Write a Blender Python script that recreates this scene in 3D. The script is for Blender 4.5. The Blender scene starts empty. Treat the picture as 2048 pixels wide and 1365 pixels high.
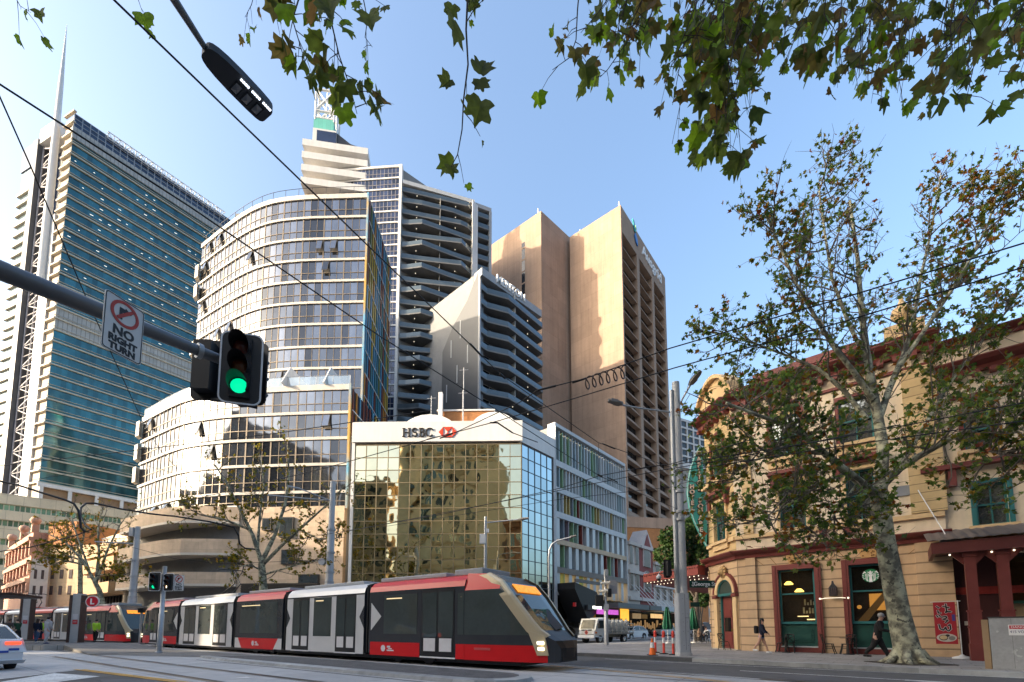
import bpy, bmesh, math, random
from mathutils import Vector, Matrix
R = math.radians
V = Vector
rnd = random.Random(11)
sc = bpy.context.scene
COL = sc.collection
# ------------------------------------------------------------------ camera
FPX, PX, PY, PITCH, HC = 900.0, 1024.0, 1175.0, R(5.15), 1.35
cd = bpy.data.cameras.new('camera'); cam = bpy.data.objects.new('camera', cd); COL.objects.link(cam)
cam.location = (0, 0, HC); cam.rotation_euler = (math.pi/2 + PITCH, 0, 0)
cd.sensor_fit = 'HORIZONTAL'; cd.sensor_width = 36; cd.lens = 36*FPX/2048
cd.shift_y = (PY-682.5)/2048; cd.clip_end = 6000; cd.clip_start = 0.05
sc.camera = cam
# ------------------------------------------------------------------ sky, sun, exposure
SUN_EL, SUN_DIR = R(17), V((-0.95, -0.31))
w = bpy.data.worlds.new('World'); sc.world = w; w.use_nodes = True
wn = w.node_tree.nodes; wl = w.node_tree.links
sky = wn.new('ShaderNodeTexSky'); sky.sky_type = 'NISHITA'; sky.sun_disc = False
sky.sun_elevation = SUN_EL; sky.sun_rotation = math.atan2(SUN_DIR.x, SUN_DIR.y)
sky.air_density = 1.3; sky.dust_density = 9.0; sky.ozone_density = 3.2
wl.new(sky.outputs[0], wn['Background'].inputs[0]); wn['Background'].inputs[1].default_value = 0.15
sl = bpy.data.lights.new('sun', 'SUN'); sl.energy = 2.2; sl.angle = R(0.6); sl.color = (1, 0.83, 0.62)
so = bpy.data.objects.new('sun', sl); COL.objects.link(so)
S3 = V((SUN_DIR.x*math.cos(SUN_EL), SUN_DIR.y*math.cos(SUN_EL), math.sin(SUN_EL))).normalized()
so.rotation_euler = S3.to_track_quat('Z', 'Y').to_euler(); so.location = S3*200
sc.view_settings.view_transform = 'Standard'; sc.view_settings.look = 'None'
sc.view_settings.exposure = 2.0; sc.view_settings.gamma = 1
sc.cycles.max_bounces = 6; sc.cycles.diffuse_bounces = 3; sc.cycles.glossy_bounces = 4
sc.cycles.use_denoising = True
# ------------------------------------------------------------------ pixel <-> place
CP, SP = math.cos(PITCH), math.sin(PITCH)
def ray(u, v):
    up = (PY-v)/FPX
    return V(((u-PX)/FPX, CP-up*SP, SP+up*CP))
def atY(u, v, y):
    d = ray(u, v); return V((0, 0, HC)) + d*(y/d.y)
def atZ(u, v, z):
    d = ray(u, v); return V((0, 0, HC)) + d*((z-HC)/d.z)
def unit(a): return V((a[0], a[1])).normalized()
class Fr:
    'vertical facade plane: s runs from p0 to p1, d outwards (towards the street), z up'
    def __init__(self, p0, p1, flip=False):
        self.p = V((p0[0], p0[1])); q = V((p1[0], p1[1])); self.L = (q-self.p).length
        self.s = (q-self.p).normalized(); n = V((self.s.y, -self.s.x))
        if n.dot(-self.p) < 0: n = -n
        self.n = -n if flip else n
    def W(self, s, d, z):
        a = self.p + self.s*s + self.n*d; return V((a.x, a.y, z))
    def at(self, u, v, d=0.0):
        r = ray(u, v); o = V((0, 0)); pl = self.p + self.n*d; r2 = V((r.x, r.y))
        t = (pl-o).dot(self.n)/r2.dot(self.n)
        q = r2*t; return ((q-self.p).dot(self.s), HC + r.z*t)
    def S(self, u, v=1256, d=0.0): return self.at(u, v, d)[0]
    def Z(self, u, v, d=0.0): return self.at(u, v, d)[1]
# ------------------------------------------------------------------ materials
MATS = {}
def M(name, col, rough=0.7, metal=0.0, spec=0.4, var=0.12, vs=0.6, bump=0.0, bs=8.0, emit=None, es=1.0, streak=0.0,
      brick=None, tint=0.0, alpha=None, coat=0.0, colb=None, bulge=0.0, wave=0.0, ws=0.4, speck=None, trans=0.0):
    'procedural material: world-space noise variation, optional brick/panel joints (uv in metres), per-face tint, pane bulge'
    if name in MATS: return MATS[name]
    m = bpy.data.materials.new(name); MATS[name] = m; m.use_nodes = True
    N = m.node_tree.nodes; Lk = m.node_tree.links; b = N['Principled BSDF']
    b.inputs['Roughness'].default_value = rough; b.inputs['Metallic'].default_value = metal
    b.inputs['Specular IOR Level'].default_value = spec
    if coat: b.inputs['Coat Weight'].default_value = coat; b.inputs['Coat Roughness'].default_value = 0.08
    geo = N.new('ShaderNodeNewGeometry')
    def noise(scale, detail=4, vec=None, rough_=0.6):
        n = N.new('ShaderNodeTexNoise'); n.inputs['Scale'].default_value = scale; n.inputs['Detail'].default_value = detail
        n.inputs['Roughness'].default_value = rough_
        Lk.new(vec or geo.outputs['Position'], n.inputs['Vector']); return n
    def mix(fac, a, bb, mode='MIX'):
        x = N.new('ShaderNodeMix'); x.data_type = 'RGBA'; x.blend_type = mode
        for sock, val in ((x.inputs[0], fac), (x.inputs[6], a), (x.inputs[7], bb)):
            if hasattr(val, 'is_output'): Lk.new(val, sock)
            elif isinstance(val, (int, float)): sock.default_value = val
            else: sock.default_value = (*val, 1)
        return x.outputs[2]
    def ramp(sock, lo, hi):
        r = N.new('ShaderNodeMapRange'); r.inputs[1].default_value = lo; r.inputs[2].default_value = hi; Lk.new(sock, r.inputs[0]); return r.outputs[0]
    c = col
    n1 = noise(vs, 5)
    if colb: c = mix(ramp(n1.outputs[0], 0.42, 0.58), col, colb)
    if var:
        lo = tuple(x*(1-var*1.3) for x in (1, 1, 1)); hi = tuple(1+var*0.9 for _ in range(3))
        n2 = noise(vs*6.3, 4)
        md = N.new('ShaderNodeMath'); md.operation = 'MULTIPLY_ADD'; md.inputs[1].default_value = 0.4
        Lk.new(n2.outputs[0], md.inputs[0])
        m2 = N.new('ShaderNodeMath'); m2.operation = 'MULTIPLY'; m2.inputs[1].default_value = 0.6; Lk.new(n1.outputs[0], m2.inputs[0]); Lk.new(m2.outputs[0], md.inputs[2])
        c = mix(1.0, c, mix(ramp(md.outputs[0], 0.33, 0.67), lo, hi), 'MULTIPLY')
    if streak:
        mp = N.new('ShaderNodeMapping'); mp.inputs['Scale'].default_value = (1.6, 1.6, 0.07); Lk.new(geo.outputs['Position'], mp.inputs[0])
        n3 = noise(1.0, 6, mp.outputs[0]); c = mix(1.0, c, mix(ramp(n3.outputs[0], 0.35, 0.6), (1-streak,)*3, (1, 1, 1)), 'MULTIPLY')
    if speck:
        n4 = noise(speck[0], 2); c = mix(ramp(n4.outputs[0], speck[1], speck[1]+0.03), c, speck[2])
    hgt = None
    if brick:
        uv = N.new('ShaderNodeUVMap'); bt = N.new('ShaderNodeTexBrick'); Lk.new(uv.outputs[0], bt.inputs['Vector'])
        bt.inputs['Scale'].default_value = 1; bt.inputs['Brick Width'].default_value = brick[0]; bt.inputs['Row Height'].default_value = brick[1]
        bt.inputs['Mortar Size'].default_value = brick[2]; bt.inputs['Mortar Smooth'].default_value = 0.1
        bt.offset = brick[4] if len(brick) > 4 else 0.5
        k = brick[3]; bt.inputs['Color1'].default_value = (1.06, 1.06, 1.06, 1); bt.inputs['Color2'].default_value = (0.90, 0.90, 0.90, 1); bt.inputs['Mortar'].default_value = (k, k, k, 1)
        c = mix(1.0, c, bt.outputs['Color'], 'MULTIPLY'); hgt = bt.outputs['Fac']
    if tint:
        at = N.new('ShaderNodeAttribute'); at.attribute_name = 'rnd'
        c = mix(1.0, c, mix(at.outputs['Fac'], (1-tint,)*3, (1+tint*0.6,)*3), 'MULTIPLY')
    if hasattr(c, 'is_output'): Lk.new(c, b.inputs['Base Color'])
    else: b.inputs['Base Color'].default_value = (*c, 1)
    nrm = None
    if bump:
        bn = N.new('ShaderNodeBump'); bn.inputs['Strength'].default_value = bump; bn.inputs['Distance'].default_value = 0.02
        Lk.new(noise(bs, 6).outputs[0], bn.inputs['Height']); nrm = bn
    if hgt is not None:
        b2 = N.new('ShaderNodeBump'); b2.invert = True; b2.inputs['Strength'].default_value = 0.6; b2.inputs['Distance'].default_value = 0.01
        Lk.new(hgt, b2.inputs['Height'])
        if nrm: Lk.new(nrm.outputs[0], b2.inputs['Normal'])
        nrm = b2
    if bulge or wave:
        # glass that is not quite flat: each pane bows a little and the sheet waves
        uv = N.new('ShaderNodeUVMap'); sx = N.new('ShaderNodeSeparateXYZ'); Lk.new(uv.outputs[0], sx.inputs[0])
        def par(o):
            a = N.new('ShaderNodeMath'); a.operation = 'SUBTRACT'; a.inputs[1].default_value = 0.5; Lk.new(o, a.inputs[0])
            p = N.new('ShaderNodeMath'); p.operation = 'MULTIPLY'; Lk.new(a.outputs[0], p.inputs[0]); Lk.new(a.outputs[0], p.inputs[1]); return p.outputs[0]
        ad = N.new('ShaderNodeMath'); ad.operation = 'ADD'; Lk.new(par(sx.outputs[0]), ad.inputs[0]); Lk.new(par(sx.outputs[1]), ad.inputs[1])
        at2 = N.new('ShaderNodeAttribute'); at2.attribute_name = 'rnd'
        mu = N.new('ShaderNodeMath'); mu.operation = 'MULTIPLY'; Lk.new(ad.outputs[0], mu.inputs[0]); Lk.new(at2.outputs['Fac'], mu.inputs[1])
        m3 = N.new('ShaderNodeMath'); m3.operation = 'MULTIPLY'; m3.inputs[1].default_value = bulge; Lk.new(mu.outputs[0], m3.inputs[0])
        m4 = N.new('ShaderNodeMath'); m4.operation = 'MULTIPLY_ADD'; m4.inputs[1].default_value = wave; Lk.new(noise(ws, 2).outputs[0], m4.inputs[0]); Lk.new(m3.outputs[0], m4.inputs[2])
        b3 = N.new('ShaderNodeBump'); b3.inputs['Strength'].default_value = 1; b3.inputs['Distance'].default_value = 1.0; Lk.new(m4.outputs[0], b3.inputs['Height']); nrm = b3
    if nrm: Lk.new(nrm.outputs[0], b.inputs['Normal'])
    if emit:
        b.inputs['Emission Color'].default_value = (*emit, 1); b.inputs['Emission Strength'].default_value = es
    if trans: b.inputs['Transmission Weight'].default_value = trans
    if alpha is not None: b.inputs['Alpha'].default_value = alpha
    return m
# ------------------------------------------------------------------ mesh building
class MB:
    def __init__(s): s.v = []; s.f = []; s.m = []; s.sm = []; s.uv = []; s.r = []
    def add(s, vs, fs, m=0, smooth=False, uv=None, r=None):
        o = len(s.v); s.v += [tuple(x) for x in vs]
        s.uv += uv if uv else [(0, 0)]*len(vs)
        for f in fs:
            s.f.append(tuple(o+i for i in f)); s.m.append(m); s.sm.append(smooth); s.r.append(rnd.random() if r is None else r)
        return s
    def quad(s, a, b, c, d, m=0, uv=None, r=None): return s.add([a, b, c, d], [(0, 1, 2, 3)], m, False, uv or [(0, 0), (1, 0), (1, 1), (0, 1)], r)
    def poly(s, pts, m=0): return s.add(pts, [tuple(range(len(pts)))], m)
    def obox(s, o, a, b, c, m=0, uv=None):
        o, a, b, c = V(o), V(a), V(b), V(c)
        vs = [o, o+a, o+a+b, o+b, o+c, o+a+c, o+a+b+c, o+b+c]
        return s.add(vs, [(3, 2, 1, 0), (4, 5, 6, 7), (0, 1, 5, 4), (1, 2, 6, 5), (2, 3, 7, 6), (3, 0, 4, 7)], m, False, uv)
    def box(s, x0, x1, y0, y1, z0, z1, m=0): return s.obox((x0, y0, z0), (x1-x0, 0, 0), (0, y1-y0, 0), (0, 0, z1-z0), m)
    def fbox(s, fr, s0, s1, d0, d1, z0, z1, m=0):
        a = fr.W(s0, d0, z0); uv = [(s0, z0), (s1, z0), (s1+d1-d0, z0), (s0+d1-d0, z0), (s0, z1), (s1, z1), (s1+d1-d0, z1), (s0+d1-d0, z1)]
        return s.obox(a, fr.W(s1, d0, z0)-a, fr.W(s0, d1, z0)-a, V((0, 0, z1-z0)), m, uv)
    def fquad(s, fr, s0, s1, z0, z1, d=0.0, m=0, metric=False, r=None):
        return s.quad(fr.W(s0, d, z0), fr.W(s1, d, z0), fr.W(s1, d, z1), fr.W(s0, d, z1), m, [(s0, z0), (s1, z0), (s1, z1), (s0, z1)] if metric else None, r)
    def prism(s, pts, vec, m=0, smooth=False):
        n = len(pts); P = [V(p) for p in pts]; vec = V(vec)
        per = [0.0]
        for i in range(n): per.append(per[-1]+(P[(i+1) % n]-P[i]).length)
        s.add(P+[p+vec for p in P], [tuple(range(n-1, -1, -1)), tuple(range(n, 2*n))], m)
        for i in range(n):
            j = (i+1) % n; h = vec.length
            s.add([P[i], P[j], P[j]+vec, P[i]+vec], [(0, 1, 2, 3)], m, smooth, [(per[i], P[i].z), (per[i+1], P[i].z), (per[i+1], P[i].z+h), (per[i], P[i].z+h)])
        return s
    def fprism(s, fr, pts, d0, d1, m=0):
        'outline given in (s, z) on the facade, extruded from depth d0 to d1'
        return s.prism([fr.W(a, d0, z) for a, z in pts], fr.W(0, d1, 0)-fr.W(0, d0, 0), m)
    def tube(s, pts, rad, n=8, m=0, caps=True, smooth=True):
        P = [V(p) for p in pts]; rad = rad if isinstance(rad, (list, tuple)) else [rad]*len(P)
        vs = []; ref = None
        for i, p in enumerate(P):
            t = (P[min(i+1, len(P)-1)]-P[max(i-1, 0)]).normalized()
            if ref is None: ref = t.orthogonal().normalized()
            ref = (ref - t*ref.dot(t)); ref = ref.normalized() if ref.length > 1e-6 else t.orthogonal().normalized()
            q = t.cross(ref)
            vs += [p+(ref*math.cos(2*math.pi*k/n)+q*math.sin(2*math.pi*k/n))*rad[i] for k in range(n)]
        fs = [(i*n+k, i*n+(k+1) % n, (i+1)*n+(k+1) % n, (i+1)*n+k) for i in range(len(P)-1) for k in range(n)]
        s.add(vs, fs, m, smooth)
        if caps: s.add(vs[:n][::-1], [tuple(range(n))], m); s.add(vs[-n:], [tuple(range(n))], m)
        return s
    def lathe(s, prof, c, n=16, m=0, smooth=True, sx=1.0, sy=1.0, rot=None):
        c = V(c); vs = []
        for r, z in prof:
            for k in range(n):
                p = V((r*sx*math.cos(2*math.pi*k/n), r*sy*math.sin(2*math.pi*k/n), z))
                vs.append(c + (rot @ p if rot else p))
        fs = [(i*n+k, i*n+(k+1) % n, (i+1)*n+(k+1) % n, (i+1)*n+k) for i in range(len(prof)-1) for k in range(n)]
        s.add(vs, fs, m, smooth)
        s.add(vs[:n][::-1], [tuple(range(n))], m); s.add(vs[-n:], [tuple(range(n))], m)
        return s
    def ball(s, c, rx, ry=None, rz=None, n=12, m=0, rot=None):
        ry = ry or rx; rz = rz or rx; h = n//2
        prof = [(max(1e-4, math.sin(math.pi*i/h)), -math.cos(math.pi*i/h)*rz/rx) for i in range(h+1)]
        return s.lathe([(r*rx, z*rx) for r, z in prof], c, n, m, True, 1, ry/rx, rot)
    def shift(s, mat): s.v = [tuple(mat @ V(p)) for p in s.v]; return s
    def merge(s, o, mat=None):
        k = len(s.v); s.v += [tuple(mat @ V(p)) for p in o.v] if mat else o.v
        s.f += [tuple(i+k for i in f) for f in o.f]; s.m += o.m; s.sm += o.sm; s.uv += o.uv; s.r += o.r; return s
    def build(s, name, mats, parent=None, local=False, bevel=0.0, kind=None, recalc=True, label=None):
        me = bpy.data.meshes.new(name)
        vs = s.v
        if parent is not None and not local:
            inv = wmat(parent).inverted(); vs = [tuple(inv @ V(p)) for p in s.v]
        me.from_pydata(vs, [], s.f)
        mats = mats if isinstance(mats, (list, tuple)) else [mats]
        for m in mats: me.materials.append(m)
        me.polygons.foreach_set('material_index', s.m); me.polygons.foreach_set('use_smooth', s.sm)
        ul = me.uv_layers.new(name='UVMap')
        li = [0]*len(me.loops); me.loops.foreach_get('vertex_index', li)
        flat = []
        for i in li: flat += s.uv[i]
        ul.data.foreach_set('uv', flat)
        at = me.attributes.new('rnd', 'FLOAT', 'FACE'); at.data.foreach_set('value', s.r)
        if recalc and len(s.f) < 6000:
            bm = bmesh.new(); bm.from_mesh(me); bmesh.ops.recalc_face_normals(bm, faces=bm.faces); bm.to_mesh(me); bm.free()
        me.update()
        o = bpy.data.objects.new(name, me); COL.objects.link(o)
        if parent is not None: o.parent = parent
        if bevel:
            bm = bmesh.new(); bm.from_mesh(me); bmesh.ops.remove_doubles(bm, verts=bm.verts, dist=1e-5); bm.to_mesh(me); bm.free()
            b = o.modifiers.new('bevel', 'BEVEL'); b.width = bevel; b.segments = 2; b.limit_method = 'ANGLE'; b.angle_limit = R(40)
        if kind: o['kind'] = kind
        if label: o['label'] = label
        return o
WM = {}
def wmat(o):
    m = Matrix.Translation(o.location) @ o.rotation_euler.to_matrix().to_4x4()
    return wmat(o.parent) @ m if o.parent else m
def thing(name, label, cat, loc=(0, 0, 0), rotz=0.0, group=None):
    o = bpy.data.objects.new(name, None); COL.objects.link(o); o.empty_display_size = 0.2
    o.location = loc; o.rotation_euler = (0, 0, rotz); tag(o, label, cat, group); return o
def tag(o, label, cat, group=None):
    o['label'] = label; o['category'] = cat
    if group: o['group'] = group
    return o
def copy_tree(o, parent=None):
    c = o.copy(); COL.objects.link(c)
    if parent is not None: c.parent = parent
    for ch in list(o.children): copy_tree(ch, c)
    return c
def struct(mb, name, mats, **k): return mb.build(name, mats, kind='structure', **k)
def text_mb(txt, size, depth, mat4, m=0, align='CENTER', sx=1.0, space=1.0, bold=0.0):
    'letters as solid mesh; x runs along the text, y up, z outwards; mat4 places them'
    cu = bpy.data.curves.new('lettering', 'FONT'); cu.body = txt; cu.size = size; cu.extrude = depth/2; cu.align_x = align; cu.align_y = 'CENTER'
    cu.space_character = space; cu.offset = bold; cu.resolution_u = 3
    ob = bpy.data.objects.new('lettering', cu); COL.objects.link(ob); bpy.context.view_layer.update()
    me = bpy.data.meshes.new_from_object(ob.evaluated_get(bpy.context.evaluated_depsgraph_get()))
    mb = MB(); mb.add([mat4 @ V((p.co.x*sx, p.co.y, p.co.z)) for p in me.vertices], [tuple(p.vertices) for p in me.polygons], m)
    bpy.data.objects.remove(ob); bpy.data.meshes.remove(me); bpy.data.curves.remove(cu)
    return mb
def fr_mat(fr, s, d, z):
    'matrix putting text on a facade reading along +s when seen from the street'
    x = V((fr.s.x, fr.s.y, 0)); y = V((0, 0, 1)); n = V((fr.n.x, fr.n.y, 0))
    if x.cross(y).dot(n) < 0: x = -x
    m = Matrix((x, y, n)).transposed().to_4x4(); m.translation = fr.W(s, d, z); return m
def lerp(a, b, t): return a+(b-a)*t
# ================================================================== street directions and key lines
D1 = unit((-0.76, 0.65))      # the main street, away to the left
D2 = unit((0.65, 0.76))       # the cross street, away to the right
DT = unit((-0.819, 0.573)); NB = V((-DT.y, DT.x)) if False else V((0.573, 0.819)).normalized()   # tram line, and its normal away from us
def TN(t, n, z=0.0):
    a = DT*t + NB*n; return V((a.x, a.y, z))
def G(u, v, z=0.0): return atZ(u, v, z)
# ------------------------------------------------------------------ materials of the street
asphalt = M('asphalt', (0.105, 0.102, 0.10), 0.85, spec=0.3, var=0.28, vs=0.35, bump=0.35, bs=60, speck=(45, 0.66, (0.13, 0.13, 0.13)))
concrete = M('track_concrete', (0.47, 0.455, 0.44), 0.8, var=0.2, vs=0.3, bump=0.2, bs=40, speck=(30, 0.69, (0.2, 0.2, 0.2)), brick=(3.2, 1.6, 0.016, 0.45, 0.0), colb=(0.36, 0.355, 0.35))
paver = M('granite_paver', (0.31, 0.29, 0.27), 0.75, var=0.22, vs=0.5, bump=0.2, bs=50, brick=(0.9, 0.6, 0.012, 0.55))
paver_dark = M('dark_paver', (0.16, 0.155, 0.15), 0.8, var=0.2, vs=0.6, bump=0.2, bs=50, brick=(0.4, 0.2, 0.008, 0.6))
kerbstone = M('kerb_stone', (0.34, 0.34, 0.33), 0.8, var=0.3, vs=0.55, bump=0.25, bs=30, tint=0.25)
kerb_dark = M('kerb_dark', (0.075, 0.077, 0.08), 0.8, var=0.3, vs=0.8, bump=0.25, bs=30)
cobble = M('cobble', (0.105, 0.10, 0.098), 0.85, var=0.3, vs=3, bump=0.9, bs=9, speck=(9, 0.6, (0.055, 0.055, 0.058)))
paint_w = M('road_paint_white', (0.62, 0.62, 0.60), 0.7, var=0.25, vs=1.5, speck=(14, 0.62, (0.2, 0.2, 0.2)))
paint_y = M('road_paint_yellow', (0.60, 0.32, 0.05), 0.7, var=0.25, vs=1.5, speck=(14, 0.62, (0.2, 0.15, 0.1)))
steel = M('rail_steel', (0.10, 0.095, 0.09), 0.35, metal=0.7, var=0.2, vs=2)
def sheet(name, pts, mat, z, uvdir=None):
    'flat sheet with uv in metres along uvdir'
    d = unit(uvdir or (1, 0)); n = V((-d.y, d.x)); mb = MB()
    P = [V((p[0], p[1], z)) for p in pts]
    mb.add(P, [tuple(range(len(P)))], 0, False, [(V((p.x, p.y)).dot(d), V((p.x, p.y)).dot(n)) for p in P])
    return mb.build(name, mat, kind='structure')
def slab(name, pts, z0, z1, mats, uvdir):
    d = unit(uvdir); n = V((-d.y, d.x)); mb = MB(); P = [V((p[0], p[1], z1)) for p in pts]
    mb.add(P, [tuple(range(len(P)))], 0, False, [(V((p.x, p.y)).dot(d), V((p.x, p.y)).dot(n)) for p in P])
    for i in range(len(P)):
        a, b = P[i], P[(i+1) % len(P)]; dz = V((0, 0, z0-z1)); L = (b-a).length
        mb.add([a+dz, b+dz, b, a], [(0, 1, 2, 3)], 1 if len(mats) > 1 else 0, False, [(0, 0), (L, 0), (L, z1-z0), (0, z1-z0)])
    return mb.build(name, mats, kind='structure')
sheet('road', [(-2500, -2500), (2500, -2500), (2500, 2500), (-2500, 2500)], asphalt, 0.0)
slabpts = [G(-60, 1366), G(150, 1340), G(350, 1365), TN(-25, 5.0), TN(-30, 12.6), G(2060, 1398), G(1500, 1359), G(1085, 1329), TN(14, 16.2), TN(46, 16.5), TN(60, 18), TN(90, 22), TN(90, 2), TN(40, 1)]
sheet('track_bed', slabpts, concrete, 0.004, DT)
def strip(mb, a, b, w_, z, m=0, uv=True):
    a, b = V((a[0], a[1])), V((b[0], b[1])); d = (b-a).normalized(); n = V((-d.y, d.x))*w_/2; L = (b-a).length
    q = [a-n, b-n, b+n, a+n]; mb.add([V((p.x, p.y, z)) for p in q], [(0, 1, 2, 3)], m, False, [(0, 0), (L, 0), (L, w_), (0, w_)])
# rails: near track, far track (under the tram), and the stop's far track
mb = MB()
for n0 in (5.1, 6.53, 12.2, 13.64, 16.0, 17.43):
    pts = [TN(-40, n0), TN(30, n0)] if n0 < 10 else ([TN(t, n0+(0 if t > 3 else -0.012*(t-3)**2)) for t in range(-16, 60, 2)] if n0 < 15 else [TN(18, n0-2.6), TN(30, n0-0.6), TN(40, n0+0.2), TN(60, n0+4.5)])
    for i in range(len(pts)-1):
        strip(mb, pts[i], pts[i+1], 0.14, 0.008, 0); 
struct(mb, 'tram_rails', [steel])
mb = MB()
for n0 in (5.1, 6.53): strip(mb, TN(-40, n0+0.09), TN(30, n0+0.09), 0.045, 0.012)
struct(mb, 'rail_groove', [M('groove', (0.02, 0.02, 0.02), 0.9)])
# cobbled median with a bevelled kerb
def median(dn, z):
    pts = [TN(23.4-dn*2.2, 8.75+dn*0.3), TN(20, 8.35+dn), TN(12, 8.25+dn), TN(7.6, 8.3+dn)]
    r = 1.15-dn
    pts += [TN(7.4+r*math.cos(a)*1.1, 9.45+r*math.sin(a)) for a in [R(x) for x in (250, 225, 200, 180, 160, 135, 110)]]
    pts += [TN(8, 10.65-dn), TN(14, 10.9-dn), TN(20, 10.8-dn), TN(22.4-dn*2, 9.8-dn*0.5)]
    return [V((p.x, p.y, z)) for p in pts]
o, t1, i1 = median(0, 0.006), median(0.05, 0.10), median(0.36, 0.115)
mb = MB(); n = len(o)
for k in range(n):
    j = (k+1) % n; mb.add([o[k], o[j], t1[j], t1[k]], [(0, 1, 2, 3)], 0); mb.add([t1[k], t1[j], i1[j], i1[k]], [(0, 1, 2, 3)], 0)
struct(mb, 'median_kerb', [kerbstone])
mb = MB(); mb.add([p+V((0, 0, 0.004)) for p in i1], [tuple(range(n))]); struct(mb, 'median_cobbles', [cobble])
# dark gutter line in front of the median, joints
mb = MB(); strip(mb, TN(22, 8.12), TN(7.2, 8.05), 0.07, 0.0075); struct(mb, 'gutter', [M('groove', (0.02,)*3)])
# paved wedge between ramp and tram, raised platform and its ramp
sheet('stop_paving', [G(196, 1310.5), TN(24, 8.8), TN(16, 11.1), TN(46, 11.1), TN(46, 6)], paver_dark, 0.016, DT)
sheet('stop_paving_edge', [TN(14, 11.05), TN(46, 11.05), TN(46, 11.42), TN(14, 11.42)], M('pale_edge', (0.36, 0.36, 0.35), 0.8), 0.02, DT)
P2, P3 = V((-27.8, 27.0)), V((-21.0, 22.6))
platpts = [(-70, 29.0), (P2.x-0.8, P2.y+0.1), (P2.x, P2.y-0.1), (P2.x+0.7, P2.y+0.4), (-25.6, 31.0), (-31, 33.2), (-42, 37.6), (-70, 52)]
slab('tram_platform', platpts, 0.0, 0.31, [paver_dark, M('kerb_pale', (0.33, 0.31, 0.28), 0.8, var=0.2, brick=(1.2, 0.6, 0.02, 0.5))], DT)
mb = MB(); a0, b0 = V((P2.x+0.7, P2.y+0.4, 0.312)), V((-25.6, 31.0, 0.312)); a1, b1 = V((P3.x, P3.y, 0.03)), V((-19.6, 26.2, 0.03))
mb.add([a0, a1, b1, b0], [(0, 1, 2, 3)], 0, False, [(0, 0), (8, 0), (8, 4), (0, 4)])
mb.add([a0, a1, V((a1.x, a1.y, 0)), V((a0.x, a0.y, 0))], [(0, 1, 2, 3)], 1)
k = (b0-a0).normalized()*0.5; mb.add([a0+V((0, 0, .004)), a1+V((0, 0, .004)), a1+k+V((0, 0, .004)), a0+k+V((0, 0, .004))], [(0, 1, 2, 3)], 1)
struct(mb, 'platform_ramp', [paver_dark, M('kerb_pale', (0.33, 0.31, 0.28))])
mb = MB(); e = [V((p[0], p[1], 0.314)) for p in platpts[:5]]
for i in range(3):
    d = V((0.03, 0.5, 0)); mb.add([e[i], e[i+1], e[i+1]+d, e[i]+d], [(0, 1, 2, 3)])
struct(mb, 'platform_edge', [M('kerb_pale', (0.33, 0.31, 0.28))])
# right-hand footpath (corner of the two streets) with its kerb
KL = [V((30, -2.6)), V((13.8, 12.1)), V((7.16, 18.1)), V((3.1, 21.8)), V((-0.3, 24.9)), V((-1.2, 26.6)), V((-0.6, 28.4)), V((1.2, 30.2)), V((4.8, 33.7)), V((9.0, 38.2)), V((40, 72.4))]
inner = []
for i, p in enumerate(KL):
    t = (KL[min(i+1, len(KL)-1)]-KL[max(i-1, 0)]).normalized(); inner.append(p + V((t.y, -t.x))*0.36)
slab('footpath_right', [(p.x, p.y) for p in inner] + [(90, 90), (90, -40), (40, -40)], 0.0, 0.148, [paver], D1)
mb = MB()
for i in range(len(KL)-1):
    a, b, c, d = KL[i], KL[i+1], inner[i+1], inner[i]; L = (b-a).length; nn = max(1, int(L/1.9))
    for k in range(nn):
        p, q = a.lerp(b, k/nn), a.lerp(b, (k+1)/nn-0.006/L); r_, s_ = d.lerp(c, (k+1)/nn-0.006/L), d.lerp(c, k/nn)
        dark = (1 if (k*7+i*3) % 5 in (1, 3) and i in (2, 3) else 0)
        mb.prism([V((x.x, x.y, 0)) for x in (p, q, r_, s_)], V((0, 0, 0.152)), dark)
struct(mb, 'kerb_right', [kerbstone, kerb_dark])
# far footpath under the glass building and the curved tower, and round into the cross street
far = [(3.6, 38.6), (1.5, 38.0), (-4, 38.2), (-20, 40.0), (-34, 41.5), (-52, 49), (-80, 66), (-130, 100), (-200, 400), (200, 400), (90, 130), (40, 76)]
slab('footpath_far', far, 0.0, 0.15, [paver], (1, 0))
slab('footpath_left', [(-15, 7.2), (-17, 5.6), (-60, -12), (-120, 20), (-110, 40), (-42, 23)], 0.0, 0.15, [paver], D1) if False else None
# painted lines
mb = MB()
def gl(u0, v0, u1, v1, w_, m=0): strip(mb, G(u0, v0), G(u1, v1), w_, 0.0125, m)
gl(150, 1340, 352, 1365.5, 0.10, 1); gl(166, 1340, 388, 1367, 0.10, 1)
gl(-80, 1369, 150, 1341.5, 0.10, 0)
q = [G(0, 1368), G(105, 1350), G(199, 1354), G(95, 1370)]
mb.add([V((p.x, p.y, 0.0125)) for p in (G(-40, 1372), G(108, 1347.5), G(200, 1354), G(110, 1366), G(80, 1372))], [(0, 1, 2, 3, 4)], 0)
gl(1085, 1328.5, 1520, 1359.5, 0.11, 0); gl(1100, 1332, 1460, 1366, 0.09, 1); gl(1125, 1332, 1500, 1368, 0.05, 1)
gl(1210, 1318.5, 1500, 1333.5, 0.10, 0); gl(1500, 1333.5, 2100, 1360, 0.10, 0)
gl(1480, 1342.5, 1830, 1362.5, 0.11, 0); gl(1340, 1344, 1500, 1357, 0.02, 0)
gl(1810, 1361.5, 2090, 1378, 0.32, 0)
gl(1150, 1291.5, 1185, 1291.5, 0.2, 0); gl(1200, 1288, 1330, 1280, 0.2, 0)
gl(340, 1332, 410, 1324, 0.10, 0); gl(150, 1326, 235, 1319, 0.08, 0); gl(210, 1338, 262, 1332, 0.06, 0)
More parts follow.
